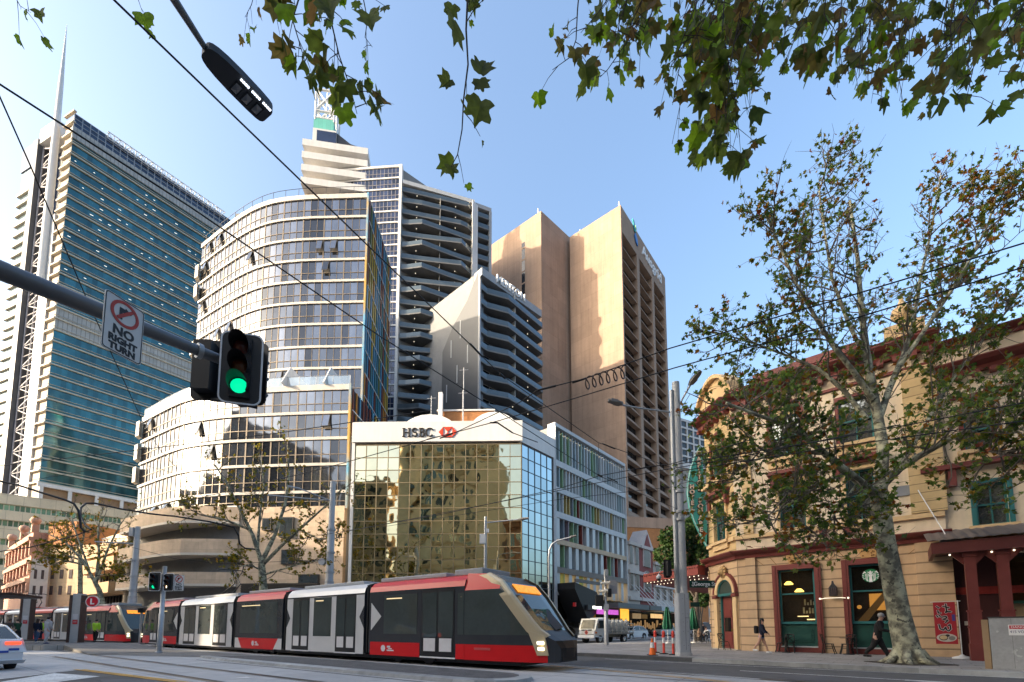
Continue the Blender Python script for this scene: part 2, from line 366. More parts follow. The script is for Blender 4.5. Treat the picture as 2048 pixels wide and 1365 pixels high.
struct(mb, 'road_markings', [paint_w, paint_y])
mb = MB(); mb.add([V((p.x, p.y, 0.006)) for p in (G(1270, 1326), G(1300, 1322.5), G(1356, 1326), G(1330, 1330))], [(0, 1, 2, 3)]); mb.add([V((p.x, p.y, 0.0065)) for p in (G(1560, 1352), G(1640, 1351), G(1690, 1361), G(1600, 1363))], [(0, 1, 2, 3)]); mb.add([V((p.x, p.y, 0.0065)) for p in (G(200, 1360), G(300, 1358), G(330, 1366), G(210, 1370))], [(0, 1, 2, 3)]); struct(mb, 'road_patch', [M('patch', (0.10, 0.10, 0.105), 0.85, var=0.2)])
# ================================================================== buildings
white = M('white_render', (0.72, 0.70, 0.67), 0.6, var=0.06, vs=0.3, streak=0.08)
white_metal = M('white_metal', (0.74, 0.74, 0.73), 0.45, var=0.05)
grey_metal = M('grey_metal', (0.30, 0.31, 0.33), 0.45, metal=0.3, var=0.1)
dark_metal = M('dark_metal', (0.035, 0.036, 0.04), 0.45, var=0.15)
mull_tan = M('bronze_mullion', (0.20, 0.16, 0.12), 0.45, metal=0.3, var=0.1)
mull_pale = M('pale_mullion', (0.45, 0.44, 0.42), 0.5, var=0.1)
sandstone = M('sandstone', (0.62, 0.47, 0.33), 0.8, var=0.14, vs=0.4, bump=0.1, bs=20, brick=(1.6, 0.8, 0.014, 0.75), tint=0.12)
soffit = M('soffit', (0.62, 0.56, 0.48), 0.8, var=0.06)
dark_glass = M('dark_glass', (0.018, 0.022, 0.028), 0.06, spec=0.5, var=0.4, vs=0.3, tint=0.5, wave=0.05, ws=0.2)
shop_glass = M('shop_glass', (0.016, 0.015, 0.014), 0.04, spec=0.7, var=0.5, vs=0.9)
def glazing(fr, s0, s1, zs, ns, mat, parent, d=0.0, name='glazing', m_mull=None, mw=0.07, md=0.06, drop=(), split=None, mname='mullion'):
    'panes between the given heights, each pane its own face, plus a mullion grid standing proud'
    mb = MB(); g = MB(); ds = (s1-s0)/ns
    for i in range(ns):
        for k in range(len(zs)-1):
            if (i, k) in drop: continue
            mb.fquad(fr, s0+i*ds, s0+(i+1)*ds, zs[k], zs[k+1], d)
    o = mb.build(name, mat, parent, recalc=False)
    if m_mull:
        for i in range(ns+1): g.fbox(fr, s0+i*ds-mw/2, s0+i*ds+mw/2, d-0.02, d+md, zs[0], zs[-1])
        for z in zs: g.fbox(fr, s0, s1, d-0.02, d+md*0.82, z-mw/2, z+mw/2)
        g.build(mname, m_mull, parent)
    return o
def body(plan, z0, z1, mat, parent, name='wall', extra=None):
    mb = MB(); mb.prism([V((p[0], p[1], z0)) for p in plan], V((0, 0, z1-z0))); return mb.build(name, mat, parent)
def ctr(plan): return (sum(p[0] for p in plan)/len(plan), sum(p[1] for p in plan)/len(plan), 0)
def xy(p): return V((p[0], p[1]))
# ------------------------------------------------------------------ the gold glass bank on the corner
hA, hB = xy(atY(697, 1165, 43.4)), xy(atY(1043, 1200, 43.0)); FB = Fr(hA, hB)
hC = hB + D2*((lambda: (lambda r: r)(0))() or 0)
FBS0 = Fr(hB, hB+D2*10); sC = FBS0.S(1109, 1100); hC = hB + D2*sC; FBS = Fr(hB, hC)
goldglass = M('gold_mirror_glass', (0.70, 0.63, 0.43), 0.02, metal=1.0, var=0.05, vs=0.3, tint=0.10, bulge=0.012, wave=0.025, ws=0.35)
blueglass = M('blue_mirror_glass', (0.42, 0.50, 0.52), 0.02, metal=1.0, var=0.05, vs=0.3, tint=0.14, bulge=0.008, wave=0.02, ws=0.3)
zt, zb = FB.Z(870, 845), FB.Z(870, 885)
bank = thing('bank_building', 'gold mirror glass bank building with white fascia lettered HSBC on the corner', 'building', ctr([hA, hB, hC]))
back = hA + D2*14
body([hA-FB.n*0.3, hB-FB.n*0.3-FBS.n*0.2, hC-FBS.n*0.3, hC+V((-9, 6)), hA+V((1, 12))], 0.15, zt-0.3, M('bank_wall', (0.4, 0.36, 0.3), 0.8), bank)
sL = FB.S(708, 1000); sR = FB.L
ncol = 15; nrow = 15
zs = [zb-0.25 - (zb-4.3)*k/12 for k in range(13)][::-1]
glazing(FB, sL, sR, zs, ncol, goldglass, bank, m_mull=M('gold_mullion', (0.34, 0.26, 0.15), 0.4, metal=0.6), mw=0.07, md=0.05)
glazing(FBS, 0.06, FBS.L-0.25, zs, 5, blueglass, bank, m_mull=M('dark_mullion', (0.05, 0.06, 0.07), 0.4), mw=0.06, md=0.05)
mb = MB(); mb.fbox(FB, -0.05, FB.L+0.12, -0.3, 0.22, zb, zt); mb.build('fascia', white, bank)
mb = MB(); mb.fbox(FBS, -0.10, FBS.L+0.1, -0.3, 0.12, zb-0.1, zt-0.05); mb.build('fascia', white, bank)
mb = MB(); mb.fbox(FB, -0.05, sL-0.03, -0.2, 0.12, 0.15, zb-0.002); mb.build('end_pier', white, bank)
mb = MB(); mb.fbox(FBS, FBS.L-0.22, FBS.L+0.08, -0.3, 0.16, 0.15, zb-0.102); mb.build('end_pier', M('light_grey', (0.5, 0.5, 0.5), 0.6), bank)
mb = MB(); mb.fbox(FB, 0, FB.L, -0.2, 0.04, 0.15, 4.25); mb.build('base_wall', M('dark_stone', (0.06, 0.055, 0.05), 0.3, spec=0.6), bank)
# letters with serifs, built stroke by stroke, and the red emblem
def serif_word(fr, s0, z0, h, depth, mat, parent):
    th, tn = 0.17*h, 0.06*h
    mb = MB()
    def bar(x0, x1, y0, y1): mb.fbox(fr, s0+x0, s0+x1, depth, depth+0.10, z0+y0, z0+y1)
    def arc(pts):
        for (x0, y0), (x1, y1) in zip(pts, pts[1:]):
            dx, dy = x1-x0, y1-y0; L = math.hypot(dx, dy); wv = (tn+(th-tn)*(abs(dy)/L)**1.3)/2; nx, ny = -dy/L*wv, dx/L*wv; ex, ey = dx/L*0.02*h, dy/L*0.02*h
            mb.fprism(fr, [(s0+x0-nx-ex, z0+y0-ny-ey), (s0+x1-nx+ex, z0+y1-ny+ey), (s0+x1+nx+ex, z0+y1+ny+ey), (s0+x0+nx-ex, z0+y0+ny-ey)], depth, depth+0.10)
    def serif(x, y): bar(x-0.16*h, x+0.16*h, y, y+tn)
    x = 0
    for xx in (0.16*h, 0.78*h):
        bar(x+xx-th/2, x+xx+th/2, 0, h); serif(x+xx, 0); serif(x+xx, h-tn)
    bar(x+0.16*h, x+0.78*h, 0.47*h, 0.47*h+tn)
    x = 1.10*h
    arc([(x+h*(0.30+0.23*math.cos(R(a))*(1 if i < 8 else 1.1)), h*((0.74 if i < 8 else 0.27)+0.25*math.sin(R(a)))) for i, a in enumerate([25, 60, 90, 125, 160, 195, 230, 262, 80, 50, 15, -20, -60, -95, -130, -160])])
    bar(x+0.50*h, x+0.54*h, 0.70*h, 0.95*h); bar(x+0.04*h, x+0.08*h, 0.06*h, 0.30*h)
    x = 1.88*h
    bar(x+0.08*h, x+0.08*h+th, 0, h); bar(x, x+0.42*h, h-tn, h); bar(x, x+0.46*h, 0, tn); bar(x+0.1*h, x+0.42*h, 0.50*h, 0.5*h+tn)
    arc([(x+h*(0.38+0.17*math.cos(R(a))), h*(0.76+0.21*math.sin(R(a)))) for a in range(90, -91, -30)]); arc([(x+h*(0.42+0.20*math.cos(R(a))), h*(0.28+0.25*math.sin(R(a)))) for a in range(90, -91, -30)])
    x = 2.62*h
    arc([(x+h*(0.48+0.40*math.cos(R(a))), h*(0.5+0.47*math.sin(R(a)))) for a in range(40, 321, 20)])
    bar(x+0.76*h, x+0.80*h, 0.68*h, 0.95*h)
    return mb.build('lettering', mat, parent)
s0, z0 = FB.at(805, 874.5, 0.2); s1, z1 = FB.at(805, 857.5, 0.2)
k = (FB.S(874, 866, 0.2)-s0)/(3.45*(z1-z0)); hh = z1-z0
serif_word(FB, s0, z0, hh, 0.225, M('sign_black', (0.03, 0.025, 0.02), 0.5), bank)
e0, e1 = FB.S(877.5, 865, 0.2), FB.S(914, 865, 0.2); zc_ = (z0+z1)/2; eh = hh*0.60; q = (e1-e0)/4
mb = MB()
mb.fprism(FB, [(e0, zc_), (e0+q, zc_+eh), (e0+q, zc_-eh)], 0.225, 0.29); mb.fprism(FB, [(e1, zc_), (e1-q, zc_+eh), (e1-q, zc_-eh)], 0.225, 0.29)
mb.fprism(FB, [(e0+q, zc_+eh), (e1-q, zc_+eh), ((e0+e1)/2, zc_)], 0.225, 0.29); mb.fprism(FB, [(e0+q, zc_-eh), (e1-q, zc_-eh), ((e0+e1)/2, zc_)], 0.225, 0.29)
mb.build('emblem', M('sign_red', (0.62, 0.05, 0.015), 0.5), bank)
# roof: curved white plant screens, a brick plant room and antennas
mb = MB(); c0 = FB.W(FB.S(842, 840), -3.2, zt-0.3); r = 2.2*1.0
FV = Fr(xy(FB.W(0, -3, 0)), xy(FB.W(10, -3, 0)))
def vault(u0, u1, utop, vtop, vbase, dd, hollow=True):
    F_ = Fr(xy(FB.W(0, -dd, 0)), xy(FB.W(10, -dd, 0))); a, b = F_.S(u0, vbase), F_.S(u1, vbase); zt_ = F_.Z(utop, vtop); z_ = zt-0.4
    pts = [(lerp(a, b, (1-math.cos(math.pi*k/14))/2), z_+(zt_-z_)*math.sin(math.pi*k/14)) for k in range(15)]
    m_ = MB(); m_.fprism(F_, pts, 0, -1.2); m_.build('roof_vault', white_metal, bank)
vault(795, 922, 858, 829, 846, 3.0); vault(935, 1040, 985, 824, 842, 2.4)
F_ = Fr(xy(FB.W(0, -6, 0)), xy(FB.W(10, -6, 0))); brick_o = M('orange_brick', (0.46, 0.20, 0.075), 0.85, var=0.15, brick=(0.3, 0.1, 0.008, 0.8))
mb = MB(); mb.fbox(F_, F_.S(878, 835), F_.S(988, 835), -4, 0, zt-0.4, F_.Z(930, 823)); mb.build('plant_room', brick_o, bank)
mb = MB(); mb.fbox(F_, F_.S(874, 835), F_.S(990, 835), -4.1, 0.12, F_.Z(930, 823), F_.Z(930, 820)); mb.build('coping', white, bank)
mb = MB(); mb.fbox(F_, F_.S(879, 800), F_.S(887, 800), 0.2, 0.7, zt-0.4, F_.Z(883, 791)); mb.build('vent_stack', white, bank)
for u, v in ((868, 805), (931, 750), (929, 795)):
    mb = MB(); s_ = F_.S(u, v); mb.tube([F_.W(s_, 1.4, zt-0.4), F_.W(s_, 1.4, F_.Z(u, v))], 0.045, 6); mb.tube([F_.W(s_-0.5, 1.4, F_.Z(u, v)-0.3), F_.W(s_+0.5, 1.4, F_.Z(u, v)-0.25)], 0.04, 5); mb.build('antenna', grey_metal, bank)
# ------------------------------------------------------------------ the colour-fin building behind it, along the cross street
cA = hC + D2*0.15; FC0 = Fr(cA, cA+D2*10); cL = FC0.S(1253, 1100); FC = Fr(cA, cA+D2*cL)
ct = FC.Z(1112, 847); fin = thing('office_building', 'white banded office block with rows of coloured glass fins along the side street', 'building', ctr([FC.W(0, 0, 0), FC.W(cL, -12, 0)]))
body([xy(FC.W(0, -0.9, 0)), xy(FC.W(cL, -0.9, 0)), xy(FC.W(cL, -14, 0)), xy(FC.W(0, -9, 0))], 0.15, ct-0.4, M('dim_wall', (0.25, 0.25, 0.25), 0.8), fin)
pale = M('pale_panel', (0.52, 0.53, 0.53), 0.5, var=0.08)
bounds = [FC.Z(1112, v) for v in (847, 880)]
floors = []                      # (top of opening, bottom of opening)
zo = [FC.Z(1111, v) for v in (862, 919, 931, 973, 983, 1022, 1034, 1077, 1087, 1133, 1145, 1190)]
mb = MB(); mb.fbox(FC, 0, cL, -0.9, 0.10, zo[0]+0.5, ct); mb.build('parapet', pale, fin)
cream_band = M('cream_band', (0.55, 0.40, 0.26), 0.6, var=0.1)
cols = [(0.34, 0.42, 0.44), (0.30, 0.38, 0.42), (0.55, 0.57, 0.57), (0.24, 0.38, 0.20), (0.20, 0.24, 0.28), (0.48, 0.50, 0.50), (0.32, 0.42, 0.34), (0.24, 0.19, 0.22), (0.45, 0.33, 0.12), (0.22, 0.05, 0.04)]
fm = [M('fin_%s' % n_, c, 0.25, spec=0.6, var=0.06) for n_, c in zip('azure steel white green ink ash mint plum amber red'.split(), cols)]
refl = M('street_glass', (0.20, 0.23, 0.24), 0.05, metal=0.85, var=0.2, tint=0.4, wave=0.06, ws=0.3)
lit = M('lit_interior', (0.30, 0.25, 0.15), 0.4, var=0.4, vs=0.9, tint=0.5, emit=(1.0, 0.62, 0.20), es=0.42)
for k in range(6):
    a, b = zo[2*k], zo[2*k+1]; nx = cL
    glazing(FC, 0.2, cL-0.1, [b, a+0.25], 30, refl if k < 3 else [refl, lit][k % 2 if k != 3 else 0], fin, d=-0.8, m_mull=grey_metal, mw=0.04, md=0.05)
    if k < 5:
        m_ = MB(); m_.fbox(FC, 0, cL, -0.9, 0.06+0.004*k, zo[2*k+2], b); m_.build('floor_band', pale if k < 3 else (cream_band if k < 4 else M('brown_band', (0.20, 0.17, 0.14), 0.6)), fin)
    m_ = MB(); x = 0.25; rr = random.Random(40+k)
    while x < cL-0.3:
        far_ = x/cL
        pal = ([0, 1, 2, 3, 5, 1, 2, 6] if k < 2 else [0, 3, 4, 8, 2, 7, 5, 6, 9]) if far_ < 0.55 else ([0, 2, 5, 5, 2, 5] if k < 2 else [2, 8, 9, 3, 5, 5])
        wide = 0.62 if k >= 3 and rr.random() < 0.45 else 0.10
        c_ = 5 if wide > 0.3 else rr.choice(pal)
        m_.fbox(FC, x, x+wide, -0.75, -0.02, b+0.002, a-0.002 if k else a+0.24, c_); x += (0.66 if k < 3 else 0.95)*(1 if wide < 0.3 else 1.5)
    m_.build('fin_row', fm, fin)
for s_ in (0.0, cL-0.14):
    m_ = MB(); m_.fbox(FC, s_, s_+0.14, -0.92, 0.13, 0.15, zo[0]+0.498); m_.build('edge_pier', pale, fin)
# street level: dark folded canopy with red edge
m_ = MB(); zc0, zc1 = FC.Z(1112, 1190), FC.Z(1112, 1152)
cs = FC.S(1190, 1160, 2)
m_.fprism(FC, [(0.3, FC.Z(1112, 1167)), (cs, FC.Z(1190, 1190)), (cs+1.2, FC.Z(1198, 1215)), (cs+0.5, FC.Z(1196, 1222)), (3.0, FC.Z(1140, 1245)), (0.3, FC.Z(1112, 1180))], -0.3, 2.2)
m_.build('entrance_canopy', M('canopy_black', (0.022, 0.02, 0.02), 0.5, var=0.2), fin)
m_ = MB(); m_.fbox(FC, 0.2, cs+0.4, 2.21, 2.42, FC.Z(1112, 1160, 2), FC.Z(1112, 1153, 2)); m_.build('canopy_edge', M('taupe', (0.16, 0.14, 0.12), 0.5), fin)
m_ = MB(); m_.fbox(FC, -0.2, FC.S(1151, 1210, 2.4), 2.25, 2.5, FC.Z(1140, 1213, 2.3), FC.Z(1140, 1205, 2.3)); m_.build('canopy_trim', M('trim_red', (0.55, 0.02, 0.02), 0.4), fin)
m_ = MB(); m_.fbox(FC, 0, cL, -0.85, -0.7, 0.15, zo[11]); m_.build('street_front', shop_glass, fin)
text_mb('MERITON', 0.42, 0.05, fr_mat(FC, FC.S(1194, 1216, 2.5), 2.52, FC.Z(1194, 1216, 2.5)), bold=0.01).build('lettering', M('sign_white_lit', (0.9, 0.88, 0.8), 0.5, emit=(1, 0.93, 0.8), es=0.9), fin)
m_ = MB(); m_.fbox(FC, FC.S(1176, 1216, 2.5), FC.S(1212, 1216, 2.5), 2.28, 2.5, FC.Z(1194, 1221, 2.5), FC.Z(1194, 1211, 2.5)); m_.build('sign_board', dark_metal, fin)
# ------------------------------------------------------------------ Ausgrid-like brown concrete tower: two masses
brown = M('brown_concrete', (0.40, 0.275, 0.20), 0.85, var=0.10, vs=0.25, streak=0.14, brick=(3.1, 3.6, 0.03, 0.72, 0.0), bump=0.15, bs=12)
brown_s = M('brown_concrete_plain', (0.39, 0.27, 0.195), 0.85, var=0.10, vs=0.4, streak=0.1)
aY = 104.0
A1 = atY(1262, 1030, aY); zA = Fr(xy(A1), xy(A1)+D2*10).Z(1241, 410)
pa = xy(atZ(1241, 410, zA)); pb = xy(atZ(1139, 475, zA)); pr = xy(atZ(1330, 556, zA))
pc = xy(atZ(1082, 422, zA+1.2)); pd = xy(atZ(980, 492, zA+1.2))
grid = thing('office_tower', 'tall brown concrete office tower with deep window bays and a blank sunlit flank, lettered Ausgrid', 'tower', ctr([pa, pr, pc]))
FA = Fr(pa, pr); FAL = Fr(pb, pa)                      # bay face and blank face
pbk = pr + (pb-pa).normalized()*0 + V((FAL.s.x*-1, FAL.s.y*-1))*22
mb = MB(); mb.fquad(FAL, 0, FAL.L, 0, zA, 0, 0, True); mb.build('flank_wall', brown, grid, recalc=False)
mb = MB(); pm = pb + FAL.n*-14
mb.fquad(Fr(pb, pb-FAL.n*14), 0, 14, 0, zA, 0, 0, True); mb.fquad(Fr(pr, pr-V((FA.s.y, -FA.s.x))*0-FA.n*18), 0, 18, 0, zA, 0, 0, True)
mb.add([V((p.x, p.y, zA-0.2)) for p in (pa, pr, pr-FA.n*18, pb-FAL.n*14)], [(0, 1, 2, 3)]); mb.build('roof', brown_s, grid)
# bay face: 4 piers, 3 bays, floors with hooded sills
zbot = FA.Z(1262, 1030); ztb = FA.Z(1243, 462)
pier = 0.9; bays = [FA.S(u, v) for u, v in ((1250, 700), (1279, 720), (1284, 720), (1309, 740), (1313, 740), (1333, 750))]
nfl = 21; fh = (ztb-zbot)/nfl
mb = MB(); mb.fbox(FA, 0.004, FA.L, -2.0, 0, ztb, zA); mb.fbox(FA, 0.004, FA.L, -2.0, 0, 0, zbot)
edges = [0.004]+bays+[FA.L]
for i in range(0, 8, 2): mb.fbox(FA, edges[i], edges[i+1], -2.0, 0.0, zbot, ztb)
mb.build('bay_frame', brown_s, grid)
sp = MB(); frame_m = M('bay_window_frame', (0.10, 0.08, 0.065), 0.5)
for i in range(3):
    s0_, s1_ = bays[2*i], bays[2*i+1]
    for k in range(nfl):
        z = zbot+k*fh
        sp.add([FA.W(s0_, -0.25, z), FA.W(s1_, -0.25, z), FA.W(s1_, -1.2, z+fh*0.46), FA.W(s0_, -1.2, z+fh*0.46)], [(0, 1, 2, 3)])
        sp.add([FA.W(s0_, -0.25, z), FA.W(s1_, -0.25, z), FA.W(s1_, -1.6, z-0.05), FA.W(s0_, -1.6, z-0.05)], [(0, 1, 2, 3)])
        sp.add([FA.W(s0_, -1.2, z+fh*0.46), FA.W(s1_, -1.2, z+fh*0.46), FA.W(s1_, -1.6, z+fh*0.46), FA.W(s0_, -1.6, z+fh*0.46)], [(0, 1, 2, 3)])
        sp.fbox(FA, s0_, s1_, -0.35, -0.2, z-0.12, z+0.10)
        wd = MB(); wd.fbox(FA, s0_, s1_, -1.60, -1.56, z+fh*0.46, z+fh-0.03); wo = wd.build('window', frame_m, grid); wd = MB()
        for j in range(4): wd.fquad(FA, lerp(s0_, s1_, j/4)+0.08, lerp(s0_, s1_, (j+1)/4)-0.04, z+fh*0.48, z+fh-0.05, -1.55)
        wd.build('pane', dark_glass, wo, recalc=False)
sp.build('sill_hood', brown_s, grid)
# the second, rear mass
FP, FQ = Fr(pd, pc), Fr(pc, xy(atZ(1139, 475, zA+1.2)))
mb = MB(); mb.fquad(FP, 0, FP.L, 0, zA+1.2, 0, 0, True); mb.build('rear_flank_wall', brown, grid, recalc=False)
mb = MB(); mb.fquad(FQ, 0, FQ.L+3, 0, zA+1.2, 0, 0, True); mb.build('rear_return_wall', brown, grid, recalc=False)
mb = MB(); mb.add([V((p.x, p.y, zA+1.1)) for p in (pd, pc, xy(FQ.W(FQ.L+3, 0, 0)), pd+D2*12)], [(0, 1, 2, 3)]); mb.build('roof', brown_s, grid)
mb = MB(); sa, sb = FP.S(1043.5, 550), FP.S(1050, 550); zz0, zz1 = FP.Z(1046, 640), FP.Z(1046, 486)
mb.fbox(FP, sa, sb, -0.4, 0.02, zz0-8, zz1); mb.build('slot_window', dark_glass, grid)
mb = MB(); nn = 9
for k in range(nn): mb.fbox(FP, sa-0.05, sb+0.05, -0.3, 0.06, lerp(zz0-8, zz1, (k+0.5)/nn)-0.2, lerp(zz0-8, zz1, (k+0.5)/nn)+0.2)
mb.build('slot_spandrel', brown_s, grid)
for u, v in ((1076, 418), (1238, 404), (1160, 460)):
    mb = MB(); p = atZ(u, v, zA+3); mb.tube([V((p.x, p.y, zA-0.5)), p], 0.18, 6); mb.build('roof_mast', white_metal, grid)
# lettering and emblem
def along(fr, u0, v0, u1, v1): return fr.at(u0, v0), fr.at(u1, v1)
(sa_, za_), (sb_, zb_) = along(FA, 1283, 492, 1321, 541)
sgn = text_mb('Ausgrid', 1.0, 0.1, Matrix.Identity(4), bold=0.006)
xs = [p[0] for p in sgn.v]; k = (sb_-sa_)/(max(xs)-min(xs)); zmid = zA-3.1
sgn.shift(fr_mat(FA, (sa_+sb_)/2, 0.12, zmid) @ Matrix.Diagonal((k, k*0.95, 3, 1)) ).build('lettering', M('sign_white', (0.85, 0.85, 0.85), 0.5), grid)
zq = [FA.at(u, v) for u, v in ((1259, 447), (1263, 445), (1272, 461), (1270, 465), (1266, 478), (1263, 470), (1279, 490), (1276, 484))]
mb = MB(); s_, z_ = FA.at(1269, 466)
w_, h_ = 1.5, 2.7
mb.fprism(FA, [(s_-w_*1.1, z_+h_), (s_-w_*0.4, z_+h_), (s_+w_*0.2, z_+0.1), (s_-w_*0.2, z_+0.1)], 0.08, 0.3, 0)
mb.fprism(FA, [(s_+w_*0.2, z_+0.15), (s_+w_*0.55, z_+h_*0.55), (s_+w_*0.0, z_+h_*0.75)], 0.08, 0.3, 1)
mb.fprism(FA, [(s_+w_*0.1, z_-0.05), (s_+w_*0.9, z_-h_*0.5), (s_+w_*0.9, z_-h_*1.1), (s_+w_*0.25, z_-h_*0.95), (s_-w_*0.35, z_-h_*0.45)], 0.08, 0.3, 2)
mb.build('emblem', [M('em_teal', (0.02, 0.35, 0.40), 0.4), M('em_green', (0.30, 0.55, 0.05), 0.4), M('em_blue', (0.02, 0.18, 0.55), 0.4)], grid)
# brick block below it
bk = thing('brick_building', 'low plain orange brick building below the brown tower', 'building', ctr([A1, pr]))
Fk = Fr(xy(atY(1250, 1150, 92)), xy(atY(1345, 1130, 94)))
body([Fk.p, xy(Fk.W(Fk.L+8, 0, 0)), xy(Fk.W(Fk.L+8, -5, 0)), xy(Fk.W(0, -5, 0))], 0.15, Fk.Z(1262, 1055), brick_o, bk)
mb = MB(); mb.fbox(Fk, -0.1, Fk.L+8.1, -5, 0.1, Fk.Z(1262, 1055), Fk.Z(1262, 1034)); mb.build('parapet', brown, bk)
# ------------------------------------------------------------------ Meriton block: grey flank and stepped balconies
steel_blue = M('grey_cladding', (0.13, 0.138, 0.15), 0.5, var=0.08, brick=(1.5, 3.0, 0.03, 0.6, 0.5))
mY = 84.0; mA = xy(atY(957, 860, mY)); mz = Fr(mA, mA+D2*5).Z(957, 541)
mA = xy(atZ(957, 541, mz)); mR = xy(atZ(1076, 626, mz)); mLz = mz-1.0; mL = xy(atZ(884, 690, mz)) if False else None
FM = Fr(mA, mR); FML0 = Fr(mA, mA+D1*10); mLs = FML0.S(884, 760); FML = Fr(mA, mA+D1*mLs)
mer = thing('hotel_block', 'grey wedge shaped hotel block with angled balcony slabs, lettered MERITON on its roof edge', 'building', ctr([mA, mR, mA+D1*mLs]))
zl = FML0.Z(884, 706)
FMb = FML
mb = MB()
zcut = FML.at(884, 702)[1]
pts = [(0.0, 0), (0.0, mz), (FML.at(935, 600)[0], FML.at(935, 600)[1]), (FML.at(905, 655)[0], FML.at(905, 655)[1]), (FML.at(885, 705)[0], FML.at(885, 705)[1]), (FML.at(881, 760)[0], 0)]
mb.fprism(FML, pts, 0, -1.5); mb.build('flank_wall', steel_blue, mer)
mb = MB(); rr = random.Random(5)
for k in range(16):
    s_ = lerp(1.5, mLs*0.92, (k % 8)/8+rr.random()*0.05); z_ = lerp(14, mz-9, ((k*5) % 16)/16)
    if z_ + 3.4 > mz - s_*0.9: continue
    mb.fbox(FML, s_, s_+0.22, 0.0, 0.06, z_, z_+3.8)
mb.build('light_slot', pale, mer)
mb = MB(); mb.fbox(FM, 0.0, FM.L, -1.4, 1.1, mz-1.6, mz); mb.fbox(FM, 0.004, 0.35, -1.4, 0.5, 0, mz-1.602); mb.build('roof_fascia', M('grey_panel', (0.32, 0.33, 0.35), 0.5), mer)
tm = text_mb('MERITON', 1.0, 0.1, Matrix.Identity(4), bold=0.004); xs = [p[0] for p in tm.v]; s0_, s1_ = FM.S(993, 580, 1.1), FM.S(1049, 612, 1.1); k = (s1_-s0_)/(max(xs)-min(xs))
tm.shift(fr_mat(FM, (s0_+s1_)/2, 1.2, mz-0.25) @ Matrix.Diagonal((k, k*1.25, 3, 1))).build('lettering', M('sign_white', (0.85,)*3), mer)
nf = 9; fhm = (FM.Z(957, 588)-FM.Z(958, 830))/8.2
wmb = body([mA-FM.n*1.5, mR-FM.n*1.5, mR-FM.n*16, mA+D1*mLs-FM.n*8], 0, mz-0.3, M('dim_wall', (0.25,)*3), mer)
bal_glass = M('balustrade_glass', (0.10, 0.13, 0.15), 0.08, metal=0.3, spec=0.5, var=0.1)
slab_c = M('balcony_slab', (0.16, 0.16, 0.16), 0.7, var=0.1)
for k in range(nf):
    z = mz-1.6-fhm*(k+1)+0.9
    glazing(FM, 0.35, FM.L-0.2, [z, z+fhm*0.9], 9, dark_glass, mer, d=-1.3, m_mull=pale, mw=0.12, md=0.08)
    if z < 12: continue
    e = [(0.36, -1.3), (0.36, 0.5), (FM.L*0.12, 0.3), (FM.L*0.36, 2.1), (FM.L+0.4, 1.0), (FM.L+0.4, -1.3)]
    mb = MB(); mb.prism([FM.W(s_, d_, z-0.3) for s_, d_ in e], V((0, 0, 0.3))); mb.build('balcony_slab', slab_c, mer)
    g = MB()
    for (a_, b_), (c_, d_) in zip(e[1:-1], e[2:-1]): g.obox(FM.W(a_, b_-0.05, z), FM.W(c_, d_-0.05, z)-FM.W(a_, b_-0.05, z), FM.W(0, 0, 0)-FM.W(0, 0.03, 0), V((0, 0, 1.0)))
    g.build('balustrade', bal_glass, mer)
    for s_ in (FM.L*0.52, FM.L*0.78): mb = MB(); mb.ball(FM.W(s_, 0.4, z-0.36), 0.10, n=6); mb.build('soffit_lamp', M('soffit_lamp', (0.9, 0.85, 0.75), 0.5, emit=(1, 0.88, 0.65), es=0.35), mer)
    if k < 8:
        mb = MB(); mb.fbox(FM, FM.L*0.5, FM.L*0.5+0.1, -1.25, 1.5, z+0.002, z+fhm-0.32); mb.build('party_screen', pale, mer)
# ------------------------------------------------------------------ balcony tower with the dark glass strip and stepped crown
tY = 93.0
tp = xy(atY(796, 830, tY)); tz = Fr(tp, tp+V((10, 0))).Z(803, 331)
FT0 = Fr(tp, tp+V((10, 2)))
tA = xy(atZ(803, 331, tz))
FG = Fr(tA+V((-8.5, 0.6)), tA)                             # glass strip facade, u 735..803
tow = thing('apartment_tower', 'slim apartment tower with dark glass corner, zigzag balconies, mint block and white lattice mast', 'tower', (tA.x, tA.y, 0))
gl0 = FG.S(733, 400)
navy = M('navy_glass', (0.035, 0.05, 0.10), 0.06, spec=0.9, metal=0.35, var=0.2, tint=0.6, wave=0.05, ws=0.3)
nF = 32; fT = 2.72
zs = [tz-0.35-fT*i for i in range(nF)][::-1]
body([xy(FG.W(-6, -0.5, 0)), xy(FG.W(FG.L, -0.5, 0)), tA+V((14, 12)), tA+V((0, 24)), tA+V((-16, 16))], 0, tz-0.4, M('dim_wall', (0.25,)*3), tow)
zz = []
for z in zs[:-1]: zz += [z, z+fT*0.45]
glazing(FG, -6, FG.L-0.35, zz+[zs[-1]], 16, navy, tow, m_mull=M('mull_grey', (0.26, 0.24, 0.24), 0.5), mw=0.10, md=0.05)
mb = MB()
for z in zs: mb.fbox(FG, -6, FG.L-0.35, -0.1, 0.16, z-0.16, z+0.16)
mb.build('floor_band', white, tow)
mb = MB(); mb.fbox(FG, FG.L-0.35, FG.L+0.25, -0.6, 0.3, 0, tz); mb.build('edge_blade', white, tow)
mb = MB(); mb.fbox(FG, -6, FG.L-0.352, -0.6, 0.2, tz-0.42, tz-0.004); mb.build('roof_band', white, tow)
